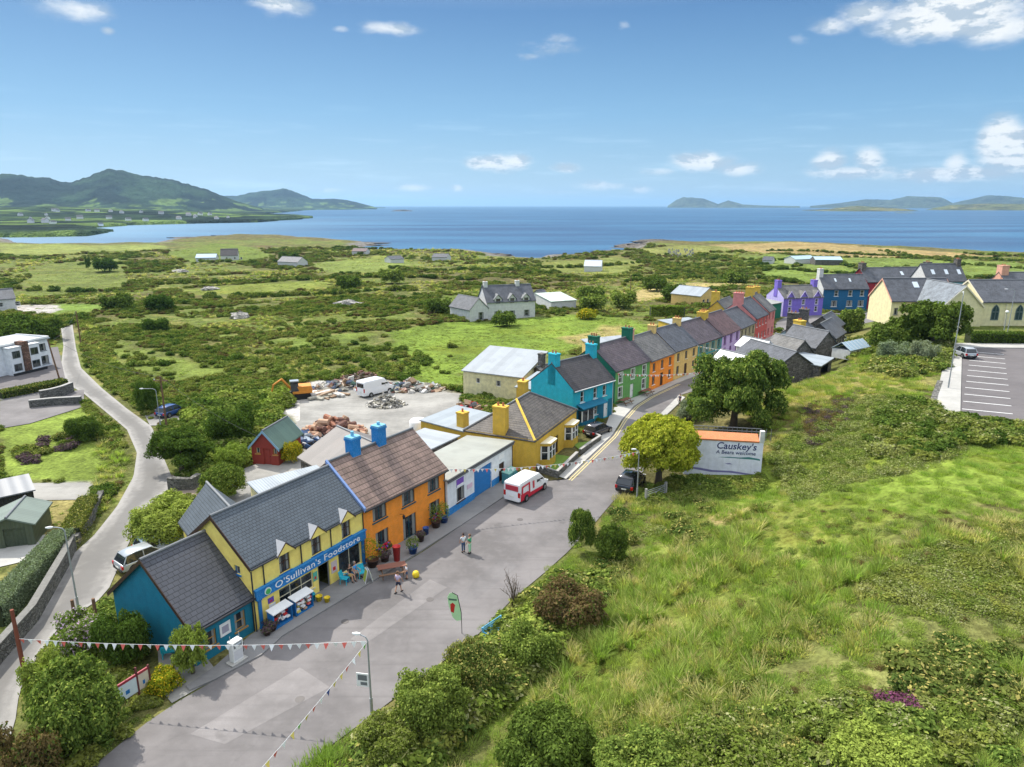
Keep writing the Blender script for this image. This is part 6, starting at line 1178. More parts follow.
def hedge(name, label, pts, w, h, mat, z=None, n=9000, leaf=.09):
    co = []; g = np.random.default_rng(len(label)); P_ = [Vector(p) for p in pts]; tot = sum((b - a).length for a, b in zip(P_[:-1], P_[1:])); vs = []; 
    for a, b in zip(P_[:-1], P_[1:]):
        k = max(2, int(n * (b - a).length / tot)); t_ = g.random(k); d = (b - a).normalized(); nn_ = Vector((-d.y, d.x)); side = g.integers(0, 3, k)
        o = np.where(side == 0, -w / 2, np.where(side == 1, w / 2, g.uniform(-w / 2, w / 2, k))); zz_ = np.where(side < 2, g.uniform(0, h, k), h) + g.normal(size=k) * .07; o = o + g.normal(size=k) * .07
        x = a.x + (b.x - a.x) * t_ + nn_.x * o; y = a.y + (b.y - a.y) * t_ + nn_.y * o; vs.append(np.stack([x, y, zz_ + height(x, y)], 1))
    p = np.concatenate(vs); m_ = len(p); nr = g.normal(size=(m_, 3)); nr /= np.linalg.norm(nr, axis=1)[:, None]; u = np.cross(nr, g.normal(size=(m_, 3))); u /= np.linalg.norm(u, axis=1)[:, None]; w_ = np.cross(nr, u)
    s_ = leaf * (.6 + .8 * g.random(m_))[:, None]; co = np.stack([p - u * s_, p - w_ * s_ * .6, p + u * s_, p + w_ * s_ * .6], 1).reshape(-1, 3); org = np.array([P_[0].x, P_[0].y, 0])
    root = empty(name, label, 'hedge', tuple(org)); c = link(bpy.data.objects.new('foliage', mesh_of('foliage', co - org, np.arange(m_ * 4).reshape(m_, 4), LM[mat])), root)
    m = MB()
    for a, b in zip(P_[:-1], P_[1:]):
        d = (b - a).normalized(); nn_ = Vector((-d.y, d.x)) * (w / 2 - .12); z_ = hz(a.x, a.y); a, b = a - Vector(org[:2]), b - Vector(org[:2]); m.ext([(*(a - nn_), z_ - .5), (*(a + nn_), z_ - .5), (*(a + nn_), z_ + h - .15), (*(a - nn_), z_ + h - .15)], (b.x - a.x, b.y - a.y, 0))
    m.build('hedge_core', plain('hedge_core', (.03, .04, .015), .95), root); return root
hedge('hedge', 'long grey-green clipped hedge behind the stone lane wall', [G(-6, 628), G(30, 588), G(66, 548)], 1.5, 1.7, 'grey', n=26000, leaf=.07)
hedge('hedge', 'dark clipped hedge in front of the church nave', [G(967, 343, 7), G(1080, 344, 7)], 1.8, 1.7, 'dark', n=9000, leaf=.12)
hedge('hedge', 'bright green clipped hedge behind the terrace, left one of two', [G(650, 318, -1), G(664, 318, -1)], 2.5, 2.6, 'fern', n=3000, leaf=.2)
hedge('hedge', 'bright green clipped hedge behind the terrace, longer right one', [G(666, 318, -1), G(684, 319, -1)], 2.5, 2.6, 'fern', n=3500, leaf=.2)
hedge('hedge', 'rough roadside hedge on the bank of the white house forecourt', [G(0, 398), G(30, 392), G(66, 385)], 2.0, 1.0, 'gorse', n=8000, leaf=.12)
hedge('hedge', 'low dry hedge on the lane side beyond the stone wall', [G(72, 542), G(90, 508)], 1.5, 1.3, 'gorse', n=8000, leaf=.08)
# ------------------------------------------------------------------ walls, fences, poles, lamps
def poly_wall(name, label, pts, w, h, mat, cap=None, cat='wall', base=None):
    P_ = [Vector(p[:2]) for p in pts]; o0 = P_[0]; root = empty(name, label, cat, (o0.x, o0.y, 0)); m = MB(); c = MB(); n = len(P_); side = []
    for i, p in enumerate(P_):
        d = (P_[min(i + 1, n - 1)] - P_[max(i - 1, 0)]).normalized(); side.append(Vector((-d.y, d.x)) * w / 2)
    z = [hz(p.x, p.y) if base is None else base for p in P_]
    ring = lambda i, g, a, b: [(*(P_[i] - o0 - side[i] * g), a), (*(P_[i] - o0 + side[i] * g), a), (*(P_[i] - o0 + side[i] * g), b), (*(P_[i] - o0 - side[i] * g), b)]
    m.loft([ring(i, 1, z[i] - .8, z[i] + h) for i in range(n)]); m.build('masonry', mat, root)
    if cap: c.loft([ring(i, 1.15, z[i] + h + .003, z[i] + h + .1) for i in range(n)]); c.build('coping', cap, root)
    return root
M_cap = plain('coping_stone', (.33, .32, .30), .9, sc=5, var=.3)
poly_wall('stone_wall', 'long grey stone wall along the lane in front of the clipped hedge', [G(-40, 708), G(0, 662), G(35, 622), G(66, 567), G(74, 549)], .45, 1.25, P_wall, plain('dark_coping', (.17, .165, .15), .95, sc=5, var=.4))
poly_wall('stone_wall', 'rough low stone bank beside the lane beyond the hedge', [G(76, 545), G(92, 520), G(102, 498)], .5, .8, P_wall)
poly_wall('entrance_wall', 'curved stone entrance wall by the white house forecourt', [G(41, 401), G(52, 399), G(63, 396), G(73, 392)], .5, 1.5, P_wall, M_cap)
poly_wall('entrance_wall', 'straight low stone entrance wall above the mown lawn', [G(30, 408), G(55, 405.5), G(82, 404)], .5, 1.1, P_wall, M_cap)
poly_wall('yard_wall', 'mossy stone wall at the entrance to the store back yard', [G(170, 489), G(180, 490), G(192, 490), G(200, 485)], .6, 1.3, P_wall)
poly_wall('garden_wall', 'stone wall round the nearer lawn of the ochre bungalow', [G(536, 471), G(557, 478), G(577, 458.5)], .3, .75, P_wall, M_cap)
poly_wall('garden_wall', 'stone wall round the farther lawn of the ochre bungalow', [G(580, 455), G(588, 449), G(600, 441), G(590, 436)], .3, .65, P_wall, M_cap)
poly_wall('retaining_wall', 'low rocky retaining wall at the edge of the car park pavement', [G(931, 412, 7), G(935, 395, 7), G(940, 382, 7)], .6, .9, P_wall, base=6.3)
ribbon('lawn', [G(538, 469), G(556, 475)], [G(562, 458), G(575, 457.5)], M_ground, .25, 6, 4) if False else None
M_lawn = plain('lawn_green', (.13, .22, .03), .95, sc=3, var=.35)
for a_, b_ in (([G(538, 468), G(557, 475)], [G(556, 455), G(575, 458)]), ([G(581, 452), G(589, 448)], [G(572, 444), G(598, 441)])):
    o = ribbon('lawn', a_, b_, M_lawn, .1, 8, 4)
def lamp_post(label, base, h, arm=1.2, ang=180, z=None, name='street_lamp', globe=False, sign=False):
    x, y = base; z = hz(x, y) if z is None else z; root = empty(name, label, 'street lamp', (x, y, z), R(ang)); m = MB(); m.tube([(0, 0, -.3), (0, 0, 1.2)], .09, 10); m.tube([(0, 0, 1.2), (0, 0, h - .3)], [.065, .045], 8)
    if globe: m.build('post', M_galv, root, uv=False); g = MB(); g.lathe([(.08, h - .3), (.26, h - .15), (.3, h), (.24, h + .15), (.05, h + .25)], n=12); g.build('lamp_globe', M_white, root, smooth=True)
    else:
        m.tube([(0, 0, h - .3), (.12, 0, h - .1), (.4, 0, h), (arm, 0, h + .05)], .035, 6); m.build('post', M_galv, root, uv=False)
        g = MB(); g.loft([[(arm - .1, -.05, h), (arm - .1, .05, h), (arm - .1, .04, h + .09), (arm - .1, -.04, h + .09)], [(arm + .12, -.09, h - .02), (arm + .12, .09, h - .02), (arm + .12, .07, h + .11), (arm + .12, -.07, h + .11)], [(arm + .36, -.05, h + .02), (arm + .36, .05, h + .02), (arm + .36, .04, h + .07), (arm + .36, -.04, h + .07)]]); g.build('lamp_head', M_white, root)
    if sign: g = MB(); g.box(.08, .78, -.02, .02, 1.9, 2.75); s_ = g.build('sign_plate', M_white, root); g = MB(); g.box(.16, .7, .021, .026, 2.3, 2.65); g.box(.16, .55, .021, .026, 2.0, 2.2); g.build('sign_print', M_lead, s_)
    return root
M_galv = plain('galvanised_steel', (.36, .38, .39), .5, .4)
lamp_post('street lamp with a small white sign plate at the near right road edge', G(372, 716), 5.2, .5, 170, 0, sign=True)
lamp_post('street lamp rising from the bed beside the lane at the left', G(79, 612), 6.6, .8, 190, 0)
lamp_post('street lamp in front of the yellow-green tree beside the black car', G(636.8, 499.5), 5.2, .4, 180, 0)
lamp_post('tall lamp column at the head of the car park pavement', G(948, 389, 7), 11.3, .9, 60, 7)
lamp_post('lamp column by the clipped hedge in front of the nave', G(1005.8, 341.5, 7), 8.3, 1.2, 175, 7)
lamp_post('short globe lamp standing by the church wall', G(1004, 330, 7), 3.2, z=7, globe=True)
lamp_post('street lamp on a bracket by the lane pole', G(161, 429), 5.4, 1.6, 185, 0)
def pole(label, base, h, cross=False, mat=None, z=None, lean=(0, 0)):
    x, y = base; z = hz(x, y) if z is None else z; root = empty('utility_pole', label, 'pole', (x, y, z)); m = MB(); m.tube([(0, 0, -.3), (lean[0], lean[1], h)], [.14, .10], 8); m.build('shaft', mat or M_wtim, root, uv=False)
    if cross: c = MB(); c.box(-.9, .9, -.06, .06, h - .6, h - .48); a = c.build('crossarm', M_wtim, root); c = MB(); c.lathe([(.05, h - .48), (.07, h - .35), (.02, h - .3)], (-.8, 0, 0), 8); c.build('insulator', M_white, a)
    return (x, y, z + h), root
p1, _ = pole('wooden pole beside the lane fork, carrying the wire to the red shed', G(167, 429), 7.0, True)
p2, _ = pole('leaning dark wooden pole by the white house forecourt', G(61.5, 385), 7.5, lean=(-1.0, 0))
p3, _ = pole('slim pole in the scrub right of the lane head', G(81.5, 347, -.5), 7.0)
p4, _ = pole('thick reddish-brown pole at the lane edge holding the near bunting', G(28, 690), 5.4, mat=plain('pole_red_brown', (.20, .06, .035), .9))
p5, _ = pole('thin mast in the heath behind the terrace', G(630, 303, -2), 8.0)
for px, lab, h in (((79, 640), 'weathered wooden post left of a pair in the hydrangea bed', 3.0), ((100, 640), 'weathered wooden post right of a pair in the hydrangea bed', 3.1)): pole(lab, G(*px), h, z=0)
def wire(label, a, b, sag=1.0, name='overhead_wire'):
    a, b = Vector(a), Vector(b); m = MB(); m.tube([a.lerp(b, i / 12) - a - Vector((0, 0, sag * 4 * (i / 12) * (1 - i / 12))) for i in range(13)], .02, 4); o = m.build(name, M_black, None, loc=a, uv=False); tag(o, label, 'wire'); return o
wire('thin overhead wire from the lane pole to the red shed', p1, (*G(262, 466), 3.4), .6)
wire('overhead wire running along the lane between the far poles', p2, p3, .8); wire('overhead wire from the lane fork pole to the forecourt pole', p1, p2, 1.0)
# bunting ------------------------------------------------------------
BC = [plain('pennant_' + k, c, .7) for k, c in (('red', (.75, .16, .13)), ('white', (.88, .88, .88)), ('yellow', (.75, .60, .15)), ('blue', (.06, .09, .28)), ('green', (.25, .55, .15)))]
def bunting(label, a, b, n, order, sag=.5, s_=.24, group=None):
    a, b = Vector(a), Vector(b); root = empty('bunting', label, 'bunting', a); f = lambda t_: a.lerp(b, t_) - a - Vector((0, 0, sag * 4 * t_ * (1 - t_))); m = MB(); m.tube([f(i / 20) for i in range(21)], .012, 4); m.build('string', M_white, root, uv=False)
    d = (b - a).normalized(); 
    for i in range(n):
        c = f((i + .5) / n); w_ = random.uniform(-.12, .12); q = MB(); e = Vector((-d.y, d.x, 0)) * w_; q.add([c - d * s_ * .55, c + d * s_ * .55, c + Vector((0, 0, -s_ * 1.25)) + e], [(0, 1, 2)]); q.build('pennant', BC[order[i % len(order)]], root, uv=False)
L1 = (*G(372, 716), 4.85)
bunting('red and white bunting from the reddish-brown pole across to the near lamp', (p4[0], p4[1], 3.5), L1, 40, [0, 1, 0, 1, 1, 0, 1], .35, .29)
LB = Vector(G(140, 900, 4.6)); bunting('multicoloured bunting running down from the near lamp towards the bottom of the frame', L1, (LB.x, LB.y, 4.6), 26, [4, 2, 1, 0, 2, 2, 3, 1, 0, 2], .3, .28)
bunting('white and red bunting from the orange house corner across to the lamp by the tree', (B2.x, B2.y, 4.75), (*G(636.8, 499.5), 5.0), 46, [1, 1, 0, 1, 2, 1, 0], .55, .26)
bunting('red and white bunting across the street in front of the green terrace house', (14.9, 94.9, 5.0), (30.6, 100.0, 4.4), 44, [0, 1, 1, 0, 1], .5, .26)
bunting('pale thin bunting across the far street by the buff terrace house', (31.6, 116.0, 4.8), (40.2, 110.2, 4.8), 20, [1, 2, 1], .3, .22)
# ------------------------------------------------------------------ vehicles
M_tyre = plain('tyre_rubber', (.018, .018, .018), .85); M_rim = plain('wheel_rim', (.38, .39, .40), .35, .8); M_tail = plain('tail_light', (.45, .01, .01), .25); M_head = plain('head_light', (.75, .77, .78), .15); M_plate = plain('number_plate', (.72, .72, .65), .5)
M_glass = plain('car_glass', (.02, .025, .03), .06, 0, .7)
def car(name, label, cat, loc, heading, L, W, Hh, mat, kind='car', lower=None, z=0.05, group=None):
    """x forward; loft along the length with real tumblehome, arches, lamps"""
    root = empty(name, label, cat, (loc[0], loc[1], z), heading, group); w = W / 2; van = kind == 'van'; bm = MB(); wb = (-L * .30, L * .32); wr = .34
    belt = Hh * (.58 if not van else .55); sill = .28; nose = L / 2
    prof = [(-L / 2, .86, .45, belt * .82), (-L / 2 + .08, .96, .32, belt * .98), (-L * .38, 1, sill, belt), (0, 1, sill, belt), (L * .22, 1, sill, belt * .98), (L * .30, .99, sill, belt * .93), (L * .42, .95, .30, belt * .80), (L / 2 - .08, .88, .34, belt * .70), (L / 2, .78, .45, belt * .60)]
    if van: prof = [(-L / 2, .93, .38, Hh * .55), (-L / 2 + .05, .98, .3, Hh * .56), (0, 1, sill, Hh * .56), (L * .2, 1, sill, Hh * .55), (L * .33, .99, .3, Hh * .52), (L * .44, .93, .32, Hh * .44), (L / 2, .80, .42, Hh * .33)]
    bm.loft([[(x, -w * q, z0 + .08), (x, -w * q * .94, z0), (x, w * q * .94, z0), (x, w * q, z0 + .08), (x, w * q, (z0 + z1) / 2), (x, w * q * .97, z1 - .05), (x, w * q * .88, z1), (x, -w * q * .88, z1), (x, -w * q * .97, z1 - .05), (x, -w * q, (z0 + z1) / 2)] for x, q, z0, z1 in prof]); 
    body = bm.build('body', mat, root, smooth=True, bevel=.02)
    if van:
        st = [(-L / 2 + .02, .90, Hh * .93), (-L / 2 + .15, .90, Hh), (L * .10, .90, Hh), (L * .17, .87, Hh * .98), (L * .34, .84, Hh * .56)]
        r = MB(); r.loft([[(x, -w * .97, Hh * .52), (x, w * .97, Hh * .52), (x, w * .95, zt * .9 if zt > Hh * .7 else zt * .99), (x, w * q, zt), (x, -w * q, zt), (x, -w * .95, zt * .9 if zt > Hh * .7 else zt * .99)] for x, q, zt in st]); r.build('cargo_shell', mat, root, smooth=False, bevel=.04)
        g = MB(); g.ext([(L * .175, -w * .80, Hh * .95), (L * .355, -w * .82, Hh * .565), (L * .355, w * .82, Hh * .565), (L * .175, w * .80, Hh * .95)], (.03, 0, .02)); g.build('windscreen', M_glass, root)
        for s_ in (-1, 1): g = MB(); g.add([(L * .06, s_ * w * .985, Hh * .60), (L * .30, s_ * w * .975, Hh * .60), (L * .17, s_ * w * .925, Hh * .88), (L * .06, s_ * w * .93, Hh * .90)], [(0, 1, 2, 3)]); g.build('side_window', M_glass, root)
        g = MB(); g.box(-L / 2 - .012, -L / 2 + .03, -w * .74, w * .74, Hh * .62, Hh * .86); g.build('rear_window', lower or M_glass, root)
    else:
        st = [(-L * .47, .80, belt * .98, belt * 1.02), (-L * .40, .80, belt - .05, Hh * .93), (-L * .22, .80, belt - .05, Hh), (L * .05, .80, belt - .05, Hh * .985), (L * .24, .80, belt - .06, belt * 1.02)]
        g = MB(); g.loft([[(x, -w * .93, z0), (x, w * .93, z0), (x, w * q * .93, z1), (x, -w * q * .93, z1)] for x, q, z0, z1 in st]); g.build('windows', M_glass, root)
        r = MB(); r.loft([[(x, -w * .75, zt), (x, w * .75, zt), (x, w * .68, zt + .045), (x, -w * .68, zt + .045)] for x, zt in ((-L * .41, Hh * .92), (-L * .22, Hh), (L * .06, Hh * .98), (L * .085, Hh * .95))]); r.build('roof', mat, root, smooth=True)
        for s_ in (-1, 1):
            for x0, x1 in ((-L * .46, -L * .38), (-L * .1, -L * .1), (L * .26, L * .06)): p_ = MB(); p_.tube([(x0, s_ * w * .94, belt), (x1, s_ * w * .755, Hh * .97)], .045, 5); p_.build('pillar', mat, root, uv=False)
    for x in wb:
        for s_ in (-1, 1):
            a = MB(); a.lathe([(wr + .07, -.012), (wr + .07, .012)], (x, s_ * (w + .0), wr), 18, 0, 'Y'); a.build('wheel_arch', M_black, root)
            t_ = MB(); t_.lathe([(wr * .6, -.11), (wr * .95, -.11), (wr, -.06), (wr, .06), (wr * .95, .11), (wr * .6, .11)], (x, s_ * (w - .06), wr), 20, 0, 'Y'); wh = t_.build('wheel', M_tyre, root, smooth=True); rm_ = MB(); rm_.lathe([(wr * .62, -.02), (wr * .3, .012), (.04, .02)], (x, s_ * (w + .05), wr), 12, 0, 'Y'); rm_.build('rim', M_rim, wh)
    for s_ in (-1, 1):
        g = MB(); g.box(-L / 2 - .012, -L / 2 + .12, s_ * w * .84 - .12, s_ * w * .84 + .12, belt * .62, belt * (.92 if not van else 1.05)); g.build('tail_light', M_tail, root)
        g = MB(); g.box(L / 2 - .28, L / 2 - .03, s_ * w * .70 - .16, s_ * w * .70 + .16, belt * .52, belt * .70 if not van else belt * .66); g.build('headlight', M_head, root)
        g = MB(); g.loft([[(L * .17, s_ * w * q, belt + .02), (L * .20, s_ * w * q, belt + .02), (L * .20, s_ * w * q, belt + .18), (L * .17, s_ * w * q, belt + .18)] for q in (.98, 1.14)]); g.build('wing_mirror', mat, root)
    g = MB(); g.box(-L / 2 - .03, -L / 2 + .02, -.26, .26, belt * .55, belt * .68); g.build('number_plate', M_plate, root); g = MB(); g.box(-L / 2 - .02, -L / 2 + .1, -w * .85, w * .85, .30, .52); g.build('bumper', M_black if not van else mat, root)
    return root
M_cblack = plain('car_black', (.012, .014, .02), .18, 0, .5, coat=.8, var=.05); M_cgrey = plain('car_dark_grey', (.035, .035, .045), .22, 0, .5, coat=.7, var=.05); M_csil = plain('car_silver', (.42, .45, .47), .3, .3, coat=.6, var=.05); M_clb = plain('car_pale_blue', (.32, .42, .48), .3, .2, coat=.6, var=.05); M_cblue = plain('car_blue', (.02, .06, .20), .25, coat=.6); M_cwhite = plain('van_white', (.78, .78, .78), .3, coat=.4, var=.03)
car('parked_car', 'black SUV with red tail lights parked under the yellow-green tree', 'car', G(631, 487), R(62), 4.7, 1.92, 1.7, M_cblack)
car('parked_car', 'dark grey car parked on the pavement between the bungalow lawn and the turquoise house', 'car', G(598, 434), R(48), 4.3, 1.78, 1.48, M_cgrey)
car('parked_car', 'silver car parked on the lane behind the teal annex gable', 'car', G(147, 563), R(52), 4.4, 1.8, 1.55, M_csil)
car('parked_car', 'pale blue car tucked between the light green bush and the annex roof', 'car', G(163, 549), R(45), 4.2, 1.75, 1.5, M_clb)
car('parked_car', 'blue car parked on the little spur off the lane by the poles', 'car', G(172, 415), R(70), 4.2, 1.75, 1.5, M_cblue)
car('parked_car', 'small grey car alone in the car park on the rise', 'car', G(963, 357, 7), R(88), 3.9, 1.7, 1.5, M_csil, z=7.08)
car('parked_car', 'white car parked beside the cream church wing', 'car', (66.0, 136.5), R(20), 4.2, 1.75, 1.5, M_cwhite, z=hz(66, 136.5))
car('parked_car', 'white car half hidden by the big dark tree on the street edge', 'car', (30.3, 99.0), R(55), 4.3, 1.78, 1.5, M_cwhite)
VN = car('delivery_van', 'white delivery van with red graphics parked outside the workshop', 'van', (1.5, 64.2), R(57), 5.6, 1.95, 2.15, M_cwhite, 'van', lower=plain('van_red_glass', (.50, .05, .07), .3))
M_vred = plain('van_red', (.60, .015, .04), .35); yv = -.975 * 1.002
def decal(pts, mat, nm='red_graphic', y=-.982): m = MB(); m.add([(x, y - (.0 if z < 1.2 else 0), z) for x, z in pts], [tuple(range(len(pts)))]); m.build(nm, mat, VN)
decal([(-2.7, .32), (1.9, .32), (1.6, .62), (-1.0, .74), (-1.4, 1.04), (-2.7, 1.04)], M_vred)
decal([(-2.55, 1.02), (-2.3, 1.02), (-2.25, 1.62), (-1.25, 1.68), (-1.2, .75), (-.95, .75), (-1.0, 1.86), (-2.5, 1.80)], M_vred); decal([(-.45, .95), (-.15, .95), (-.2, 1.75), (-.5, 1.75)], M_vred)
car('derelict_van', 'old white box van standing among scrap in the gravel yard', 'van', G(376, 394), R(50), 5.8, 2.1, 2.5, M_cwhite, 'van')
# digger ------------------------------------------------------------
def digger():
    x, y = G(300, 398); r = empty('digger', 'orange and rusty digger parked at the left of the gravel yard', 'digger', (x, y, .05), R(200)); M_o = plain('digger_orange', (.62, .24, .03), .6, sc=2, var=.35)
    for s_ in (-1, 1):
        t_ = MB(); t_.ext([(-1.6, s_ * .9 - .25, .25), (-1.35, s_ * .9 - .25, 0), (1.35, s_ * .9 - .25, 0), (1.6, s_ * .9 - .25, .25), (1.6, s_ * .9 - .25, .55), (1.35, s_ * .9 - .25, .8), (-1.35, s_ * .9 - .25, .8), (-1.6, s_ * .9 - .25, .55)], (0, .5, 0)); t_.build('track', M_tyre, r)
    b = MB(); b.box(-1.8, 1.0, -1.1, 1.1, .85, 1.25); b.ext([(-1.9, -1.05, 1.25), (-1.9, 1.05, 1.25), (-1.7, 1.05, 1.95), (-1.7, -1.05, 1.95)], (2.0, 0, 0)); b.build('body', M_o, r, bevel=.05)
    c = MB(); c.ext([(.1, .1, 1.25), (.1, 1.05, 1.25), (.15, .98, 2.75), (.15, .15, 2.75)], (1.1, 0, 0)); cb = c.build('cab', M_glass, r); c = MB(); c.box(.05, 1.3, .05, 1.08, 2.75, 2.88); c.build('cab_roof', M_csil, cb)
    c = MB(); c.tube([(1.0, -.3, 1.2), (2.4, -.3, 3.0), (3.6, -.3, 2.2), (4.0, -.3, .9)], [.22, .2, .16, .12], 6); a = c.build('arm', M_o, r); c = MB(); c.ext([(3.7, -.7, .1), (4.4, -.7, .2), (4.3, -.7, .9), (3.9, -.7, 1.0)], (0, .8, 0)); c.build('bucket', M_wtim, a)
digger()
# yard junk ---------------------------------------------------------
def heap(name, label, cat, px, rx, ry, h, mats, n, sz, kind='chunk', group=None):
    x, y = G(*px); r = empty(name, label, cat, (x, y, .03)); g = random.Random(n + int(px[0])); m = MB()
    for i in range(n):
        a, q = g.uniform(0, 6.28), g.random() ** .6; cx, cy = math.cos(a) * rx * q, math.sin(a) * ry * q; cz = h * (1 - q) * g.uniform(.3, 1.05); s_ = sz * g.uniform(.5, 1.2); k = g.randrange(len(mats))
        d = Vector((g.uniform(-1, 1), g.uniform(-1, 1), g.uniform(-.35, .35))).normalized()
        if kind == 'roll': m.tube([Vector((cx, cy, cz + s_ * .3)) - d * s_ * .6, Vector((cx, cy, cz + s_ * .3)) + d * s_ * .6], s_ * .33, 8, k)
        elif kind == 'plank': d.z *= .2; u = d * s_ * 1.4; v = Vector((-d.y, d.x, 0)) * s_ * .3; c = Vector((cx, cy, cz)); m.ext([c - u - v, c + u - v, c + u + v, c - u + v], (0, 0, s_ * .25), k)
        else:
            u = d * s_ * .6; v = d.cross(Vector((g.uniform(-1, 1), g.uniform(-1, 1), 1))).normalized() * s_ * .5; w_ = u.cross(v).normalized() * s_ * .45; c = Vector((cx, cy, cz + s_ * .2)); m.ext([c - u - v, c + u - v * .7, c + u * .8 + v, c - u * .7 + v * .9], w_, k)
    m.build('pile', mats, r, uv=False); return r
rust = [plain('rust_' + k, c, .85, var=.3) for k, c in (('red', (.34, .15, .09)), ('pale', (.46, .30, .20)), ('dark', (.16, .08, .06)))]; rub = [plain('rubble_' + k, c, .9, var=.3) for k, c in (('a', (.34, .32, .26)), ('b', (.20, .19, .17)), ('c', (.48, .46, .42)))]; tarp = [plain('tarp_' + k, c, .5, var=.3) for k, c in (('blue', (.03, .07, .16)), ('pale', (.40, .46, .52)), ('black', (.03, .03, .035)))]
junk = rub + [plain('junk_red', (.22, .10, .07)), plain('junk_white', (.48, .48, .48)), plain('junk_green', (.08, .16, .12)), plain('junk_blue', (.11, .14, .20)), plain('junk_wood', (.30, .20, .12))]
heap('scrap_pile', 'heap of rust-coloured rolled mesh and logs at the front of the yard', 'scrap pile', (334, 436), 4.2, 2.6, 2.4, rust, 150, 1.0, 'roll')
heap('tarp_pile', 'jumble of blue and pale tarpaulins and tubs left of the rusty heap', 'junk pile', (304, 443), 3.0, 2.8, 1.2, tarp + junk[4:5], 70, .9)
heap('rubble_pile', 'grey-brown rubble mound in the middle of the yard', 'rubble pile', (386, 405), 2.9, 2.2, 1.9, rub, 240, .45)
heap('timber_pile', 'long grey timbers stacked right of the digger', 'timber pile', (325, 396), 3.0, 2.2, .7, [rub[2], junk[7], rub[0]], 30, 1.0, 'plank')
heap('scrap_row', 'row of mixed scrap along the back of the yard left of the white box van', 'junk pile', (345, 388), 5.2, 2.2, 1.4, junk, 110, .8)
heap('scrap_row', 'row of mixed scrap and tubs right of the white box van', 'junk pile', (410, 389), 5.8, 2.8, 1.5, junk, 150, .85)
heap('brush_heap', 'dark brush heap behind the white box van', 'junk pile', (362, 379), 3.5, 3, 1.2, [rust[2], M_bark], 80, .6, 'roll')
heap('machinery_heap', 'red and black farm machinery parts behind the ochre rear range', 'machinery', (470, 411), 2.2, 2.6, 1.6, [M_red, M_black, junk[7], M_lead], 60, .8)
c = MB(); c.lathe([(.9, 0), (1.15, .15), (1.15, 1.9), (1.0, 2.15), (.3, 2.3)], n=18); tk = tag(c.build('water_tank', M_white, None, loc=(*G(419, 436), .03), smooth=True), 'round white plastic tank at the corner of the ochre rear range', 'tank')
# ------------------------------------------------------------------ shop front things
PV = .14
Fd = (B - A).normalized(); Fn = Vector((Fd.y, -Fd.x)); rzs = math.atan2(Fd.y, Fd.x)
def S(u, o): p = A + Fd * u + Fn * o; return (p.x, p.y)      # metres along the shop front, metres out
def stand(label, u, cols):
    r = empty('fuel_stand', label, 'display stand', (*S(u, .75), PV), rzs); r.scale = (.92, .8, .95); m = MB(); L_ = 1.75
    m.box(-L_ / 2, -L_ / 2 + .06, -.4, .4, 0, 1.25); m.box(L_ / 2 - .06, L_ / 2, -.4, .4, 0, 1.25); m.box(-L_ / 2, L_ / 2, .36, .4, 0, 1.3); m.box(-L_ / 2, L_ / 2, -.4, .4, 0, .1); m.build('case', M_blue, r)
    m = MB(); m.ext([(-L_ / 2 - .05, -.5, 1.22), (-L_ / 2 - .05, .45, 1.36), (-L_ / 2 - .05, .45, 1.42), (-L_ / 2 - .05, -.5, 1.28)], (L_ + .1, 0, 0)); m.build('lid', M_white, r); g = random.Random(int(u * 10)); m = MB()
    for k in range(34): a, b, e = g.uniform(-L_ / 2 + .2, L_ / 2 - .2), g.uniform(-.38, .2), g.uniform(.12, .95); m.box(a - .15, a + .15, b - .08, b + .14, e, e + .14, g.randrange(len(cols)))
    m.build('bags', cols, r, bevel=.02)
stand('left blue display stand with white lid, filled with red and white fuel bags', 1.35, [M_red, M_white, BC[1], rust[2]]); stand('right blue display stand with white lid, filled with logs and yellow bags', 3.25, [BC[2], M_white, rust[1], junk[7], BC[0]])
def bucket(name, label, cat, loc, r0, h, mat, fill=None, z=PV, group=None):
    r = empty(name, label, cat, (*loc, z), 0, group); m = MB(); m.lathe([(r0 * .75, 0), (r0, h), (r0 * 1.06, h), (r0 * 1.06, h + .03), (r0 * .9, h + .03), (r0 * .85, h * .9)], n=14); m.build('container', mat, r, smooth=True)
    if fill:
        co, q = leaves(500, [((0, 0, h + r0 * fill[1] * .6), (r0 * 1.5, r0 * 1.5, r0 * fill[1]))], .06, int(loc[0] * 7) % 50); link(bpy.data.objects.new('foliage', mesh_of('foliage', co, q, LM[fill[0]])), r)
    return r
M_ybuc = plain('bucket_yellow', (.72, .52, .02), .5); M_pots = plain('pot_blue', (.02, .07, .25), .4)
bucket('bucket', 'yellow bucket nearest the foodstore doorway', 'bucket', S(4.75, .9), .24, .38, M_ybuc); bucket('bucket', 'yellow bucket on the kerb side of its pair by the stands', 'bucket', S(4.95, 1.5), .22, .34, M_ybuc); bucket('bucket', 'turquoise tub beside the right display stand', 'tub', S(4.55, .45), .22, .5, P_turq)
bucket('basket', 'brown basket at the left corner of the foodstore', 'basket', S(.55, .8), .38, .4, M_brown, ('plum', .6)); bucket('flower_tub', 'small tub of red flowers left of the display stands', 'tub', S(.0, 1.0), .25, .3, M_brown, ('plum', .7))
bucket('bin', 'red bin outside the orange house, beside the picnic table', 'bin', G(397, 562), .32, 1.25, M_red)
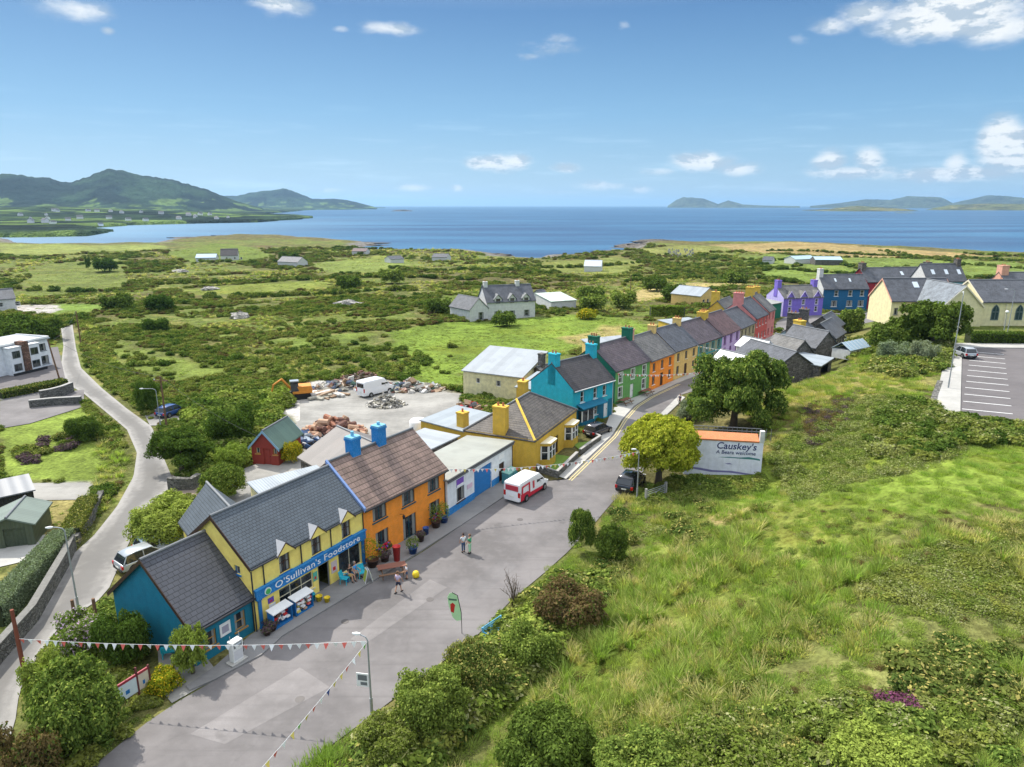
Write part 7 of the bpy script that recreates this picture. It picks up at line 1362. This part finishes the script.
for k, (px, lab, r0, h, fl) in enumerate([((373, 566), 'large leafy potted bush at the left corner of the orange house', .5, .6, ('flower', 2.6)), ((413, 553), 'dark green potted plant right of the orange house door', .38, .5, ('mid', 1.6)), ((421, 541), 'blue pot with red flowers under the orange house wall', .3, .5, ('plum', .9)), ((426, 534), 'slim dark pot by the middle window of the orange house', .28, .6, None),
          ((436, 527), 'tall bushy potted shrub near the right corner of the orange house', .42, .55, ('mid', 2.4)), ((444, 522), 'second bushy pot at the right corner of the orange house', .4, .5, ('fern', 2.2)), ((385, 561), 'red flower tub left of the orange house door', .36, .4, ('plum', .8))]): bucket('plant_pot', lab, 'potted plant', G(px[0], px[1], .14), r0, h, M_pots if k % 2 else M_brown, fl)
for (px, lab, mt) in (((345, 583), 'turquoise chair left of the seated man in blue', P_turq), ((362, 577), 'turquoise chair right of the seated man in blue', P_turq)):
    r = empty('chair', lab, 'chair', (*G(px[0], px[1], .14), PV), rzs + (0.3 if px[0] < 350 else -.5)); m = MB(); m.box(-.27, .27, -.27, .27, .40, .46); m.build('seat', mt, r, bevel=.02); m = MB(); m.ext([(-.27, .22, .46), (.27, .22, .46), (.24, .36, .95), (-.24, .36, .95)], (0, .05, 0)); m.build('backrest', mt, r)
    for sx in (-1, 1):
        m = MB(); m.box(sx * .27 - .03, sx * .27 + .03, -.25, .3, .62, .66); m.build('armrest', mt, r)
        for sy in (-1, 1): m = MB(); m.tube([(sx * .24, sy * .24, .4), (sx * .28, sy * .27, 0)], .03, 6); m.build('leg', mt, r)
def bench(label, loc, rz, mat, z=0.05, L_=1.6):
    r = empty('bench', label, 'bench', (*loc, z), rz); m = MB()
    for k in range(4): m.box(-L_ / 2, L_ / 2, -.25 + k * .12, -.16 + k * .12, .42, .46)
    m.build('seat', mat, r); m = MB()
    for k in range(3): m.box(-L_ / 2, L_ / 2, .24 + k * .03, .27 + k * .03, .55 + k * .14, .65 + k * .14)
    m.build('backrest', mat, r)
    for s_ in (-1, 1): m = MB(); x = s_ * L_ * .45; m.box(x - .03, x + .03, -.25, -.19, 0, .62); m.box(x - .03, x + .03, .22, .28, 0, .95); m.box(x - .03, x + .03, -.25, .28, .6, .65); m.box(x - .029, x + .029, -.2, .25, .38, .42); m.build('end_frame', mat, r)
bench('light blue bench facing the street among the bushes at the right road edge', G(495, 636), R(50), plain('bench_blue', (.12, .42, .66), .5), L_=2.0); bench('turquoise bench under the young tree by the teal annex', G(176, 656), R(200), P_turq, z=.02)
def table(label, px, rz):
    r = empty('picnic_table', label, 'picnic table', (*G(px[0], px[1], .14), PV), rz); m = MB()
    for k in range(5): m.box(-1.1, 1.1, -.4 + k * .16, -.26 + k * .16, .72, .76)
    m.build('tabletop', plain('table_brown', (.22, .09, .06), .7), r)
    for s_ in (-1, 1):
        m = MB(); m.box(-1.1, 1.1, s_ * .75 - .12, s_ * .75 + .12, .42, .46); m.build('seat', M_wtim, r); m = MB(); x = s_ * .8; m.tube([(x, -.75, 0), (x, -.25, .72)], .04, 5); m.tube([(x, .75, 0), (x, .25, .72)], .04, 5); m.box(x - .03, x + .03, -.85, .85, .36, .42); m.build('leg_frame', M_wtim, r)
table('brown picnic table on the pavement outside the orange house', (392, 574), rzs + R(-40)); table('picnic table in front of the left window of the green terrace house', (625, 404), R(48)); table('picnic table in front of the right window of the green terrace house', (646, 394.5), R(48))
r = empty('a_board', 'yellow-green folding sign board outside the foodstore', 'sign', (*G(368, 581, .14), PV), rzs + R(60))
for s_ in (-1, 1): m = MB(); m.ext([(-.3, s_ * .28, 0), (.3, s_ * .28, 0), (.3, s_ * .04, 1.05), (-.3, s_ * .04, 1.05)], (0, s_ * .03, 0)); q = m.build('panel', M_white, r); m = MB(); m.ext([(-.24, s_ * .30 - .0, .12), (.24, s_ * .30, .12), (.24, s_ * .10, .95), (-.24, s_ * .10, .95)], (0, s_ * .012, 0)); m.build('print', plain('board_lime', (.45, .52, .08)), q)
# fuel pump
r = empty('fuel_pump', 'old white fuel pump on the pavement in front of the teal annex', 'fuel pump', (*G(237, 661, .14), PV), rzs); r.scale = (.78, .78, .82); m = MB(); m.box(-.75, .75, -.45, .45, 0, .12); m.build('plinth', M_conc, r, bevel=.02); m = MB(); m.box(-.45, .45, -.28, .28, .12, 1.25); m.box(-.5, .5, -.32, .32, 1.25, 1.85); m.build('cabinet', M_white, r, bevel=.03)
m = MB(); m.box(-.38, .38, -.335, -.322, 1.35, 1.75); dp = m.build('dial_panel', M_lead, r); m = MB(); m.box(-.3, .3, -.345, -.336, 1.55, 1.68); m.build('display', M_sky, dp); m = MB(); m.tube([(.5, 0, 1.5), (.75, 0, 1.2), (.7, 0, .5), (.5, 0, .45)], .03, 6); m.build('hose', M_black, r); m = MB(); m.box(.5, .6, -.08, .08, 1.1, 1.5); m.build('nozzle', M_black, r)
for s_ in (-1, 1): m = MB(); m.tube([(s_ * .42, 0, 1.85), (s_ * .42, 0, 2.35)], .03, 6); m.build('lamp_stem', M_galv, r)
m = MB(); m.box(-.4, .4, -.282, -.281, .3, 1.1); m.build('front_panel', plain('pump_panel', (.6, .6, .62), .5), r)
# recycling bins by the workshop
for u, lab in ((9.6, 'green-blue bin left of a pair by the workshop door'), (10.6, 'green-blue bin right of a pair by the workshop door')):
    p = A3 + (B3 - A3).normalized() * u + Vector(((B3 - A3).y, -(B3 - A3).x)).normalized() * .85; r = empty('bin', lab, 'bin', (p.x, p.y, PV), rzs); m = MB(); m.ext([(-.42, -.45, 0), (.42, -.45, 0), (.42, .4, 0), (-.42, .4, 0)], (0, 0, 1.15)); m.build('body', plain('bin_teal', (.06, .22, .24), .6), r, bevel=.04); m = MB(); m.ext([(-.46, -.5, 1.16), (.46, -.5, 1.16), (.46, .44, 1.26), (-.46, .44, 1.26)], (0, 0, .06)); m.build('lid', plain('bin_lid', (.20, .40, .34), .6), r)
# roadside board in the bed
b0, b1 = Vector(G(119, 716)), Vector(G(152, 694)); db = b1 - b0; r = empty('roadside_board', 'two-panel white notice board with red top in the flower bed', 'notice board', (b0.x, b0.y, 0), math.atan2(db.y, db.x)); Lb = db.length
for a_, b_, mt in ((.08, Lb * .62, plain('board_pale', (.58, .66, .68))), (Lb * .66, Lb - .05, plain('board_cream', (.60, .52, .42)))):
    m = MB(); m.box(a_, b_, -.03, .03, .75, 1.75); q = m.build('panel', mt, r); m = MB(); m.box(a_, b_, -.045, .045, 1.75, 1.9); m.build('header', plain('board_red', (.32, .03, .05)), q); m = MB(); m.box(a_ + (b_ - a_) * .4, a_ + (b_ - a_) * .6, -.036, -.031, 1.0, 1.25); m.build('print', M_blue, q)
for u in (0, Lb * .64, Lb): m = MB(); m.box(u - .05, u + .05, -.05, .05, -.2, 2.3 if 0 < u < Lb else 2.0); m.build('post', plain('post_maroon', (.12, .03, .03), .8), r)
# feather flag
x, y = G(462, 634); r = empty('feather_flag', 'tall lime-green feather flag with red lettering at the right kerb', 'flag', (x, y, .05), R(10)); m = MB(); m.tube([(0, 0, 0), (-.02, 0, 1.6), (-.25, 0, 2.9), (-.6, 0, 3.15)], .025, 6); m.build('pole', M_black, r)
m = MB(); pts = [(-.02, 1.0), (-.04, 1.7), (-.2, 2.75), (-.5, 3.12), (-.78, 3.12), (-.92, 2.85), (-.85, 2.2), (-.6, 1.3), (-.35, 1.0)]; m.ext([(a, .0, b) for a, b in pts], (0, .012, 0)); f = m.build('cloth', plain('flag_lime', (.48, .74, .42), .6), r)
o = text("SALE", .42, M_red, f, (-.56, -.008, 2.1), (math.pi / 2, R(-78), 0), sx=1.0) if False else None
m = MB(); m.ext([(-.72, -.006, 1.75), (-.52, -.006, 1.62), (-.42, -.006, 2.2), (-.58, -.006, 2.4), (-.74, -.006, 2.3)], (0, .003, 0)); m.build('red_print', M_red, f); m = MB(); m.ext([(-.84, -.005, 2.6), (-.3, -.005, 2.5), (-.3, -.005, 2.62), (-.86, -.005, 2.75)], (0, .003, 0)); m.build('dark_print', MATS['junk_green'], f)
# gate
g0, g1 = Vector(G(646, 503)), Vector(G(665, 496)); dg_ = g1 - g0; r = empty('field_gate', 'grey tubular steel field gate beside the black car', 'gate', (g0.x, g0.y, 0), math.atan2(dg_.y, dg_.x)); m = MB()
for k in range(6): m.tube([(.1, 0, .25 + k * .2), (dg_.length - .1, 0, .25 + k * .2)], .025, 6)
m.tube([(.1, 0, .2), (.1, 0, 1.3)], .03, 6); m.tube([(dg_.length - .1, 0, .2), (dg_.length - .1, 0, 1.3)], .03, 6); m.tube([(.1, 0, .25), (dg_.length - .1, 0, 1.25)], .02, 6); m.build('leaf', M_galv, r, uv=False)
for u in (-.05, dg_.length + .05): m = MB(); m.box(u - .1, u + .1, -.1, .1, -.3, 1.5); m.build('post', MATS['coping_stone'], r)
# greenhouse and crates behind the hill
x, y = 53.6, 107.2; zg = hz(x, y) + .2; r = empty('greenhouse', 'small glass-roofed greenhouse at the field edge below the stone houses', 'greenhouse', (x, y, zg), R(35)); m = MB(); m.ext([(0, 0, 0), (6, 0, 0), (6, 3, 0), (0, 3, 0)], (0, 0, 1.5)); m.build('wall', M_chal if False else P_chalk, r)
for s_ in (0, 1):
    f = lambda v: v if s_ == 0 else 3 - v
    m = MB(); m.ext([(-.1, f(-.1), 1.5), (6.1, f(-.1), 1.5), (6.1, f(1.5), 2.6), (-.1, f(1.5), 2.6)], (0, 0, .04)); m.build('glass_roof', plain('greenhouse_glass', (.30, .42, .50), .15), r); m = MB()
    for k in range(7): m.ext([(k - .03, f(-.12), 1.55), (k + .03, f(-.12), 1.55), (k + .03, f(1.5), 2.68), (k - .03, f(1.5), 2.68)], (0, 0, .03))
    m.build('glazing_bars', M_white, r)
# headstones on the point, rocks along the shore
hs = empty('headstone', 'pale headstone in the shore graveyard', 'headstone', T(676, 256), 0, 'headstones in the shore graveyard'); hs['label'] = 'pale headstone in the shore graveyard on the point'; m = MB(); m.ext([(-.5, 0, -.3), (.5, 0, -.3), (.5, 0, 1.2), (.3, 0, 1.6), (-.3, 0, 1.6), (-.5, 0, 1.2)], (0, .3, 0)); m.build('slab', MATS['coping_stone'], hs)
for i in range(46):
    c = copy_tree(hs); q = T(random.uniform(668, 694), random.uniform(250, 257)); c.location = q; c.rotation_euler.z = random.uniform(-.4, .4); sc_ = random.uniform(.7, 1.3); c.scale = (sc_, 1, sc_)
def rock(name, label, loc, s_, mat, seed):
    bm_ = MB(); g = np.random.default_rng(seed); n, k = 14, 9; rings = []
    for i in range(k):
        a = math.pi * (i + .01) / (k - .98); rings.append([(math.sin(a) * math.cos(b) * s_[0] * (1 + .25 * g.normal()), math.sin(a) * math.sin(b) * s_[1] * (1 + .2 * g.normal()), math.cos(a) * s_[2] * (1 + .15 * g.normal())) for b in [2 * math.pi * j / n for j in range(n)]])
    bm_.loft(rings); o = bm_.build(name, mat, None, loc=loc, uv=False); return tag(o, label, 'rock')
M_rock = stone('shore_rock', (.13, .115, .10), .6, bump=1); M_outc = stone('field_rock', (.36, .34, .31), .8)
for i, (px, s_, lab) in enumerate([((640, 247), (26, 22, 3), 'large dark rock shelf at the tip of the point left of the graveyard'), ((657, 242.5), (24, 20, 3.2), 'dark rock shelf behind the graveyard point'), ((618, 252), (18, 8, 1.6), 'low dark rock off the point, nearest the open bay'), ((345, 243.5), (40, 14, 1.8), 'long flat dark reef running off the inlet'), ((364, 245.5), (18, 8, 1.2), 'small end rock of the reef off the inlet'),
        ((188, 238), (22, 10, 1.3), 'low islet in the bay on the left'), ((222, 236.5), (26, 10, 1.4), 'low islet in the bay right of another'), ((402, 211.2), (70, 20, 9), 'tiny dark islet far out on the open water'), ((498, 256), (10, 8, 1.8), 'dark boulder on the shore at the centre')]): rock('shore_rock', lab, (*G(px[0], px[1], SEA), SEA), s_, M_rock, i)
for i, (px, s_, lab) in enumerate([((240, 318), (2.5, 2, 1.4), 'pale outcrop in the scrub at centre left'), ((348, 306), (3.5, 2, 1.6), 'broad pale grey outcrop in the scrub left of the dormer house'), ((210, 290), (3, 2, 1.2), 'greyish outcrop among heath on the left'), ((700, 487), (.5, .4, .3), 'small pale boulder at the foot of the mural wall'), ((180, 272), (4, 2.5, 1.2), 'long pale outcrop in the heath by the bay')]): p = T(*px); rock('field_rock', lab, (p[0], p[1], p[2] + s_[2] * .1), s_, M_outc, 30 + i)
# ------------------------------------------------------------------ people
M_skin = plain('skin', (.50, .28, .19), .6)
def skin_obj(name, verts, edges, rad, mat, parent, sub=1, root_i=0):
    me = bpy.data.meshes.new(name); me.from_pydata(verts, edges, []); me.materials.append(mat); o = link(bpy.data.objects.new(name, me), parent); s_ = o.modifiers.new('skin', 'SKIN'); s_.use_smooth_shade = True
    for i, r_ in enumerate(rad): me.skin_vertices[0].data[i].radius = (r_, r_) if not isinstance(r_, tuple) else r_
    me.skin_vertices[0].data[root_i].use_root = True; m = o.modifiers.new('sub', 'SUBSURF'); m.levels = m.render_levels = sub; return o
def person(label, loc, heading, top, legs, hair, pose='walk', z=.05, s_=1.0, shorts=True, skirt=False):
    r = empty('person', label, 'person', (*loc, z), heading); r.scale = (s_,) * 3
    if pose == 'sit': hip, kn, ft, sh, hd = (0, 0, .50), [(.42, -.11, .50), (.42, .11, .50)], [(.45, -.12, .06), (.48, .12, .06)], 1.0, 1.22
    else:
        hip = (0, 0, .92); sw = .22 if pose == 'walk' else .03; kn = [(sw * .7, -.10, .50), (-sw * .3, .10, .49)]; ft = [(sw, -.10, .07), (-sw * 1.2, .10, .09)]; sh, hd = 1.42, 1.64
    hy = .09; x = 0; V = [hip, (0, 0, hip[2] + .22), (0, 0, sh - .06), (0, 0, sh + .06), (0, 0, hd - .06)]; E_ = [(0, 1), (1, 2), (2, 3), (3, 4)]; Rr = [.12, .115, .125, .055, .06]
    for k, s2 in enumerate((-1, 1)):
        b = len(V); V += [(0, s2 * hy, hip[2] - .05), kn[k], ft[k], (ft[k][0] + .15, ft[k][1], ft[k][2] - .03)]; E_ += [(0, b), (b, b + 1), (b + 1, b + 2), (b + 2, b + 3)]; Rr += [.085, .058, .04, .035]
        b = len(V); a = .12 * (-1 if k else 1) if pose == 'walk' else .06; ex = (.05 + a, s2 * .24, sh - .30) if pose != 'sit' else (.12, s2 * .24, sh - .28); hx = (.16 + a, s2 * .21, sh - .52) if pose != 'sit' else (.36, s2 * .14, sh - .30)
        V += [(0, s2 * .17, sh - .03), ex, hx, (hx[0] + .05, hx[1], hx[2] - .08)]; E_ += [(2, b), (b, b + 1), (b + 1, b + 2), (b + 2, b + 3)]; Rr += [.055, .042, .03, .026]
        for q in range(5):
            c = len(V); f0 = (hx[0] + .06 + .004 * q, hx[1] + (q - 2) * .016, hx[2] - .10 - (.0 if q else -.03)); V += [f0, (f0[0] + .02, f0[1], f0[2] - (.06 if q else .03))]; E_ += [(b + 3, c), (c, c + 1)]; Rr += [.009, .008]
    skin_obj('body', V, E_, Rr, M_skin, r)
    h = MB(); n = 12
    h.loft([[(hd_x * math.cos(2 * math.pi * j / n) + .01, hd_x * .82 * math.sin(2 * math.pi * j / n), hd + zz_) for j in range(n)] for hd_x, zz_ in ((.03, -.10), (.07, -.07), (.09, -.01), (.098, .04), (.09, .09), (.05, .125))]); h.tube([(.09, 0, hd + .0), (.125, 0, hd - .02)], [.012, .016], 6); hdm = h.build('head', M_skin, r, smooth=True, uv=False)
    for s2 in (-1, 1): e = MB(); e.lathe([(.010, -.006), (.012, .006)], (.088, s2 * .032, hd + .02), 8); e.build('eye', M_black, hdm); e = MB(); e.box(-.01, .02, s2 * .082 - .008, s2 * .082 + .008, hd - .02, hd + .03); e.build('ear', M_skin, hdm)
    e = MB(); e.box(.082, .094, -.022, .022, hd - .05, hd - .042); e.build('mouth', plain('lips', (.35, .10, .09)), hdm)
    h = MB(); h.loft([[(q * math.cos(2 * math.pi * j / n) - .02, q * .85 * math.sin(2 * math.pi * j / n), hd + zz_) for j in range(n)] for q, zz_ in ((.085, -.03), (.105, .04), (.102, .09), (.06, .14), (.01, .15))]); h.build('hair', hair, hdm, smooth=True)
    Vt = [(0, 0, hip[2] + .05), (0, 0, hip[2] + .25), (0, 0, sh - .06), (0, 0, sh + .0)]; Et = [(0, 1), (1, 2), (2, 3)]; Rt = [(.145, .135), .14, .145, .075]
    for k, s2 in enumerate((-1, 1)): b = len(Vt); a = .12 * (-1 if k else 1) if pose == 'walk' else .06; Vt += [(0, s2 * .17, sh - .03), (.02 + a * .4, s2 * .22, sh - .2)]; Et += [(2, b), (b, b + 1)]; Rt += [.07, .058]
    skin_obj('shirt', Vt, Et, Rt, top, r)
    Vl = [(0, 0, hip[2] + .08), hip]; El = [(0, 1)]; Rl = [.138, .14]
    for k, s2 in enumerate((-1, 1)):
        b = len(Vl); K = Vector(kn[k]); Hq = Vector((0, s2 * hy, hip[2] - .06)); e_ = K.lerp(Hq, .15) if shorts else Vector(ft[k]).lerp(K, .15); Vl += [tuple(Hq)] + ([] if shorts else [tuple(K)]) + [tuple(e_)]; El += [(1, b)] + [(b + i, b + i + 1) for i in range(1 if shorts else 2)]; Rl += [.10] + ([] if shorts else [.075]) + [.085 if shorts else .06]
    skin_obj('trousers', Vl, El, Rl, legs, r, root_i=1)
    for k in (0, 1): m = MB(); f0 = ft[k]; m.loft([[(f0[0] + dx, f0[1] - wd, f0[2] - .07), (f0[0] + dx, f0[1] + wd, f0[2] - .07), (f0[0] + dx, f0[1] + wd * .8, f0[2] - .07 + hh_), (f0[0] + dx, f0[1] - wd * .8, f0[2] - .07 + hh_)] for dx, wd, hh_ in ((-.08, .035, .09), (0, .045, .12), (.12, .05, .07), (.2, .03, .04))]); m.build('shoe', M_black if k else M_black, r)
    return r
C_ = lambda n, c: plain('cloth_' + n, c, .9)
person('person in pale patterned top and dark shorts walking across the street', G(398.5, 593), R(60), C_('lilac', (.48, .42, .56)), C_('navy', (.03, .035, .07)), C_('brownhair', (.16, .09, .05)))
person('person in white shirt standing left of a pair in the middle of the street', G(463.5, 553), R(120), C_('white', (.72, .76, .80)), C_('denim', (.05, .09, .18)), C_('dkhair', (.05, .035, .03)), 'stand', shorts=False)
person('person in green top and pale green trousers, right of a pair in the street', G(470, 554), R(150), C_('green', (.06, .32, .16)), C_('mint', (.35, .62, .40)), C_('brownhair', (.16, .09, .05)), 'stand', shorts=False)
person('seated person in bright blue shirt outside the foodstore window', G(355, 577, .14), rzs - R(75), C_('blue', (.03, .26, .62)), C_('stone', (.45, .40, .33)), C_('greyhair', (.25, .24, .23)), 'sit', z=PV)
person('seated person in black top with yellow shorts beside the man in blue', G(350, 580, .14), rzs - R(95), C_('black', (.02, .02, .022)), C_('ochre', (.55, .38, .10)), C_('dkhair', (.05, .035, .03)), 'sit', z=PV)
person('small figure in pale blue and white by the picnic table', G(407, 579, .05), R(200), C_('palegrey', (.60, .64, .70)), C_('denim', (.05, .09, .18)), C_('fairhair', (.40, .30, .18)), 'stand', s_=.72)
person('dark-clothed person standing on the far street corner by the white car', G(679.5, 406), R(230), C_('dkblue', (.04, .06, .12)), C_('black', (.02, .02, .022)), C_('dkhair', (.05, .035, .03)), 'stand', shorts=False)
m = MB(); m.lathe([(.1, 0), (.26, .08), (.28, .3), (.2, .5), (.08, .55)], n=12); tag(m.build('bag', M_ybuc, None, loc=(*G(416, 578), .05), smooth=True), 'yellow bag on the road beside the small figure', 'bag')
for (px, lab) in (((351, 581), 'low blue bench stool under the seated people'),):
    x, y = G(px[0], px[1], .14); r = empty('low_bench', 'low blue bench under the two seated people', 'bench', (*G(353, 577.5, .14), PV), rzs); m = MB(); m.box(-.8, .8, -.2, .2, .34, .40); m.build('seat', M_blue, r)
    for s_ in (-1, 1): m = MB(); m.box(s_ * .7 - .04, s_ * .7 + .04, -.18, .18, 0, .34); m.build('leg', M_blue, r)
# bare twiggy shrub at the right road edge
x, y = G(513, 606); r = empty('bare_shrub', 'bare twiggy shrub leaning over the right road edge', 'shrub', (x, y, 0)); m = MB(); g = random.Random(4)
for k in range(16):
    a, q = g.uniform(0, 6.28), g.uniform(.3, 1.0); t1 = Vector((math.cos(a) * q * .4, math.sin(a) * q * .4, g.uniform(.8, 1.5))); t2 = Vector((math.cos(a) * q - .3, math.sin(a) * q, t1.z + g.uniform(.5, 1.2))); m.tube([(0, 0, -.1), t1, t2], [.04, .025, .008], 5)
    for _ in range(5): d = Vector((g.uniform(-.4, .4), g.uniform(-.4, .4), g.uniform(0, .5))); s0 = t1.lerp(t2, g.random()); m.tube([s0, s0 + d], [.012, .004], 4)
m.build('twigs', M_bark, r, uv=False)

# scattered houses on the far shore of the bay
fh = empty('far_house', 'tiny white house on the green far shore below the mountain', 'house', (0, 0, 0), 0, 'tiny houses on the far shore'); m = MB(); m.box(-7, 7, -4, 4, -2, 5); m.ext([(-7, -4, 5), (-7, 4, 5), (-7, 0, 8.5)], (14, 0, 0)); m.build('wall', M_white, fh)
m = MB(); m.ext([(-7.5, -4.6, 5.0), (-7.5, 0, 9.2), (-7.5, 4.6, 5.0), (-7.5, 0, 8.7)], (15, 0, 0)); m.build('roof', SL_GREY, fh)
hv = ground_z = [o for o in col.objects if o.name == 'hills'][0].data; co_ = np.empty(len(hv.vertices) * 3, np.float32); hv.vertices.foreach_get('co', co_); co_ = co_.reshape(-1, 3)
def on_hills(x, y): k = np.argmin((co_[:, 0] - x) ** 2 + (co_[:, 1] - y) ** 2); return float(co_[k, 2])
for i in range(44):
    q = G(random.uniform(20, 235), random.choice((214, 215, 216, 217, 219, 221)) + random.random(), SEA + 14); z_ = on_hills(*q)
    if z_ < SEA + 2: continue
    c = fh if i == 0 else copy_tree(fh); c.location = (q[0], q[1], z_); c.rotation_euler.z = random.uniform(0, 3); s_ = random.uniform(.4, .8) * (1 + math.hypot(*q) / 9000); c.scale = (s_,) * 3
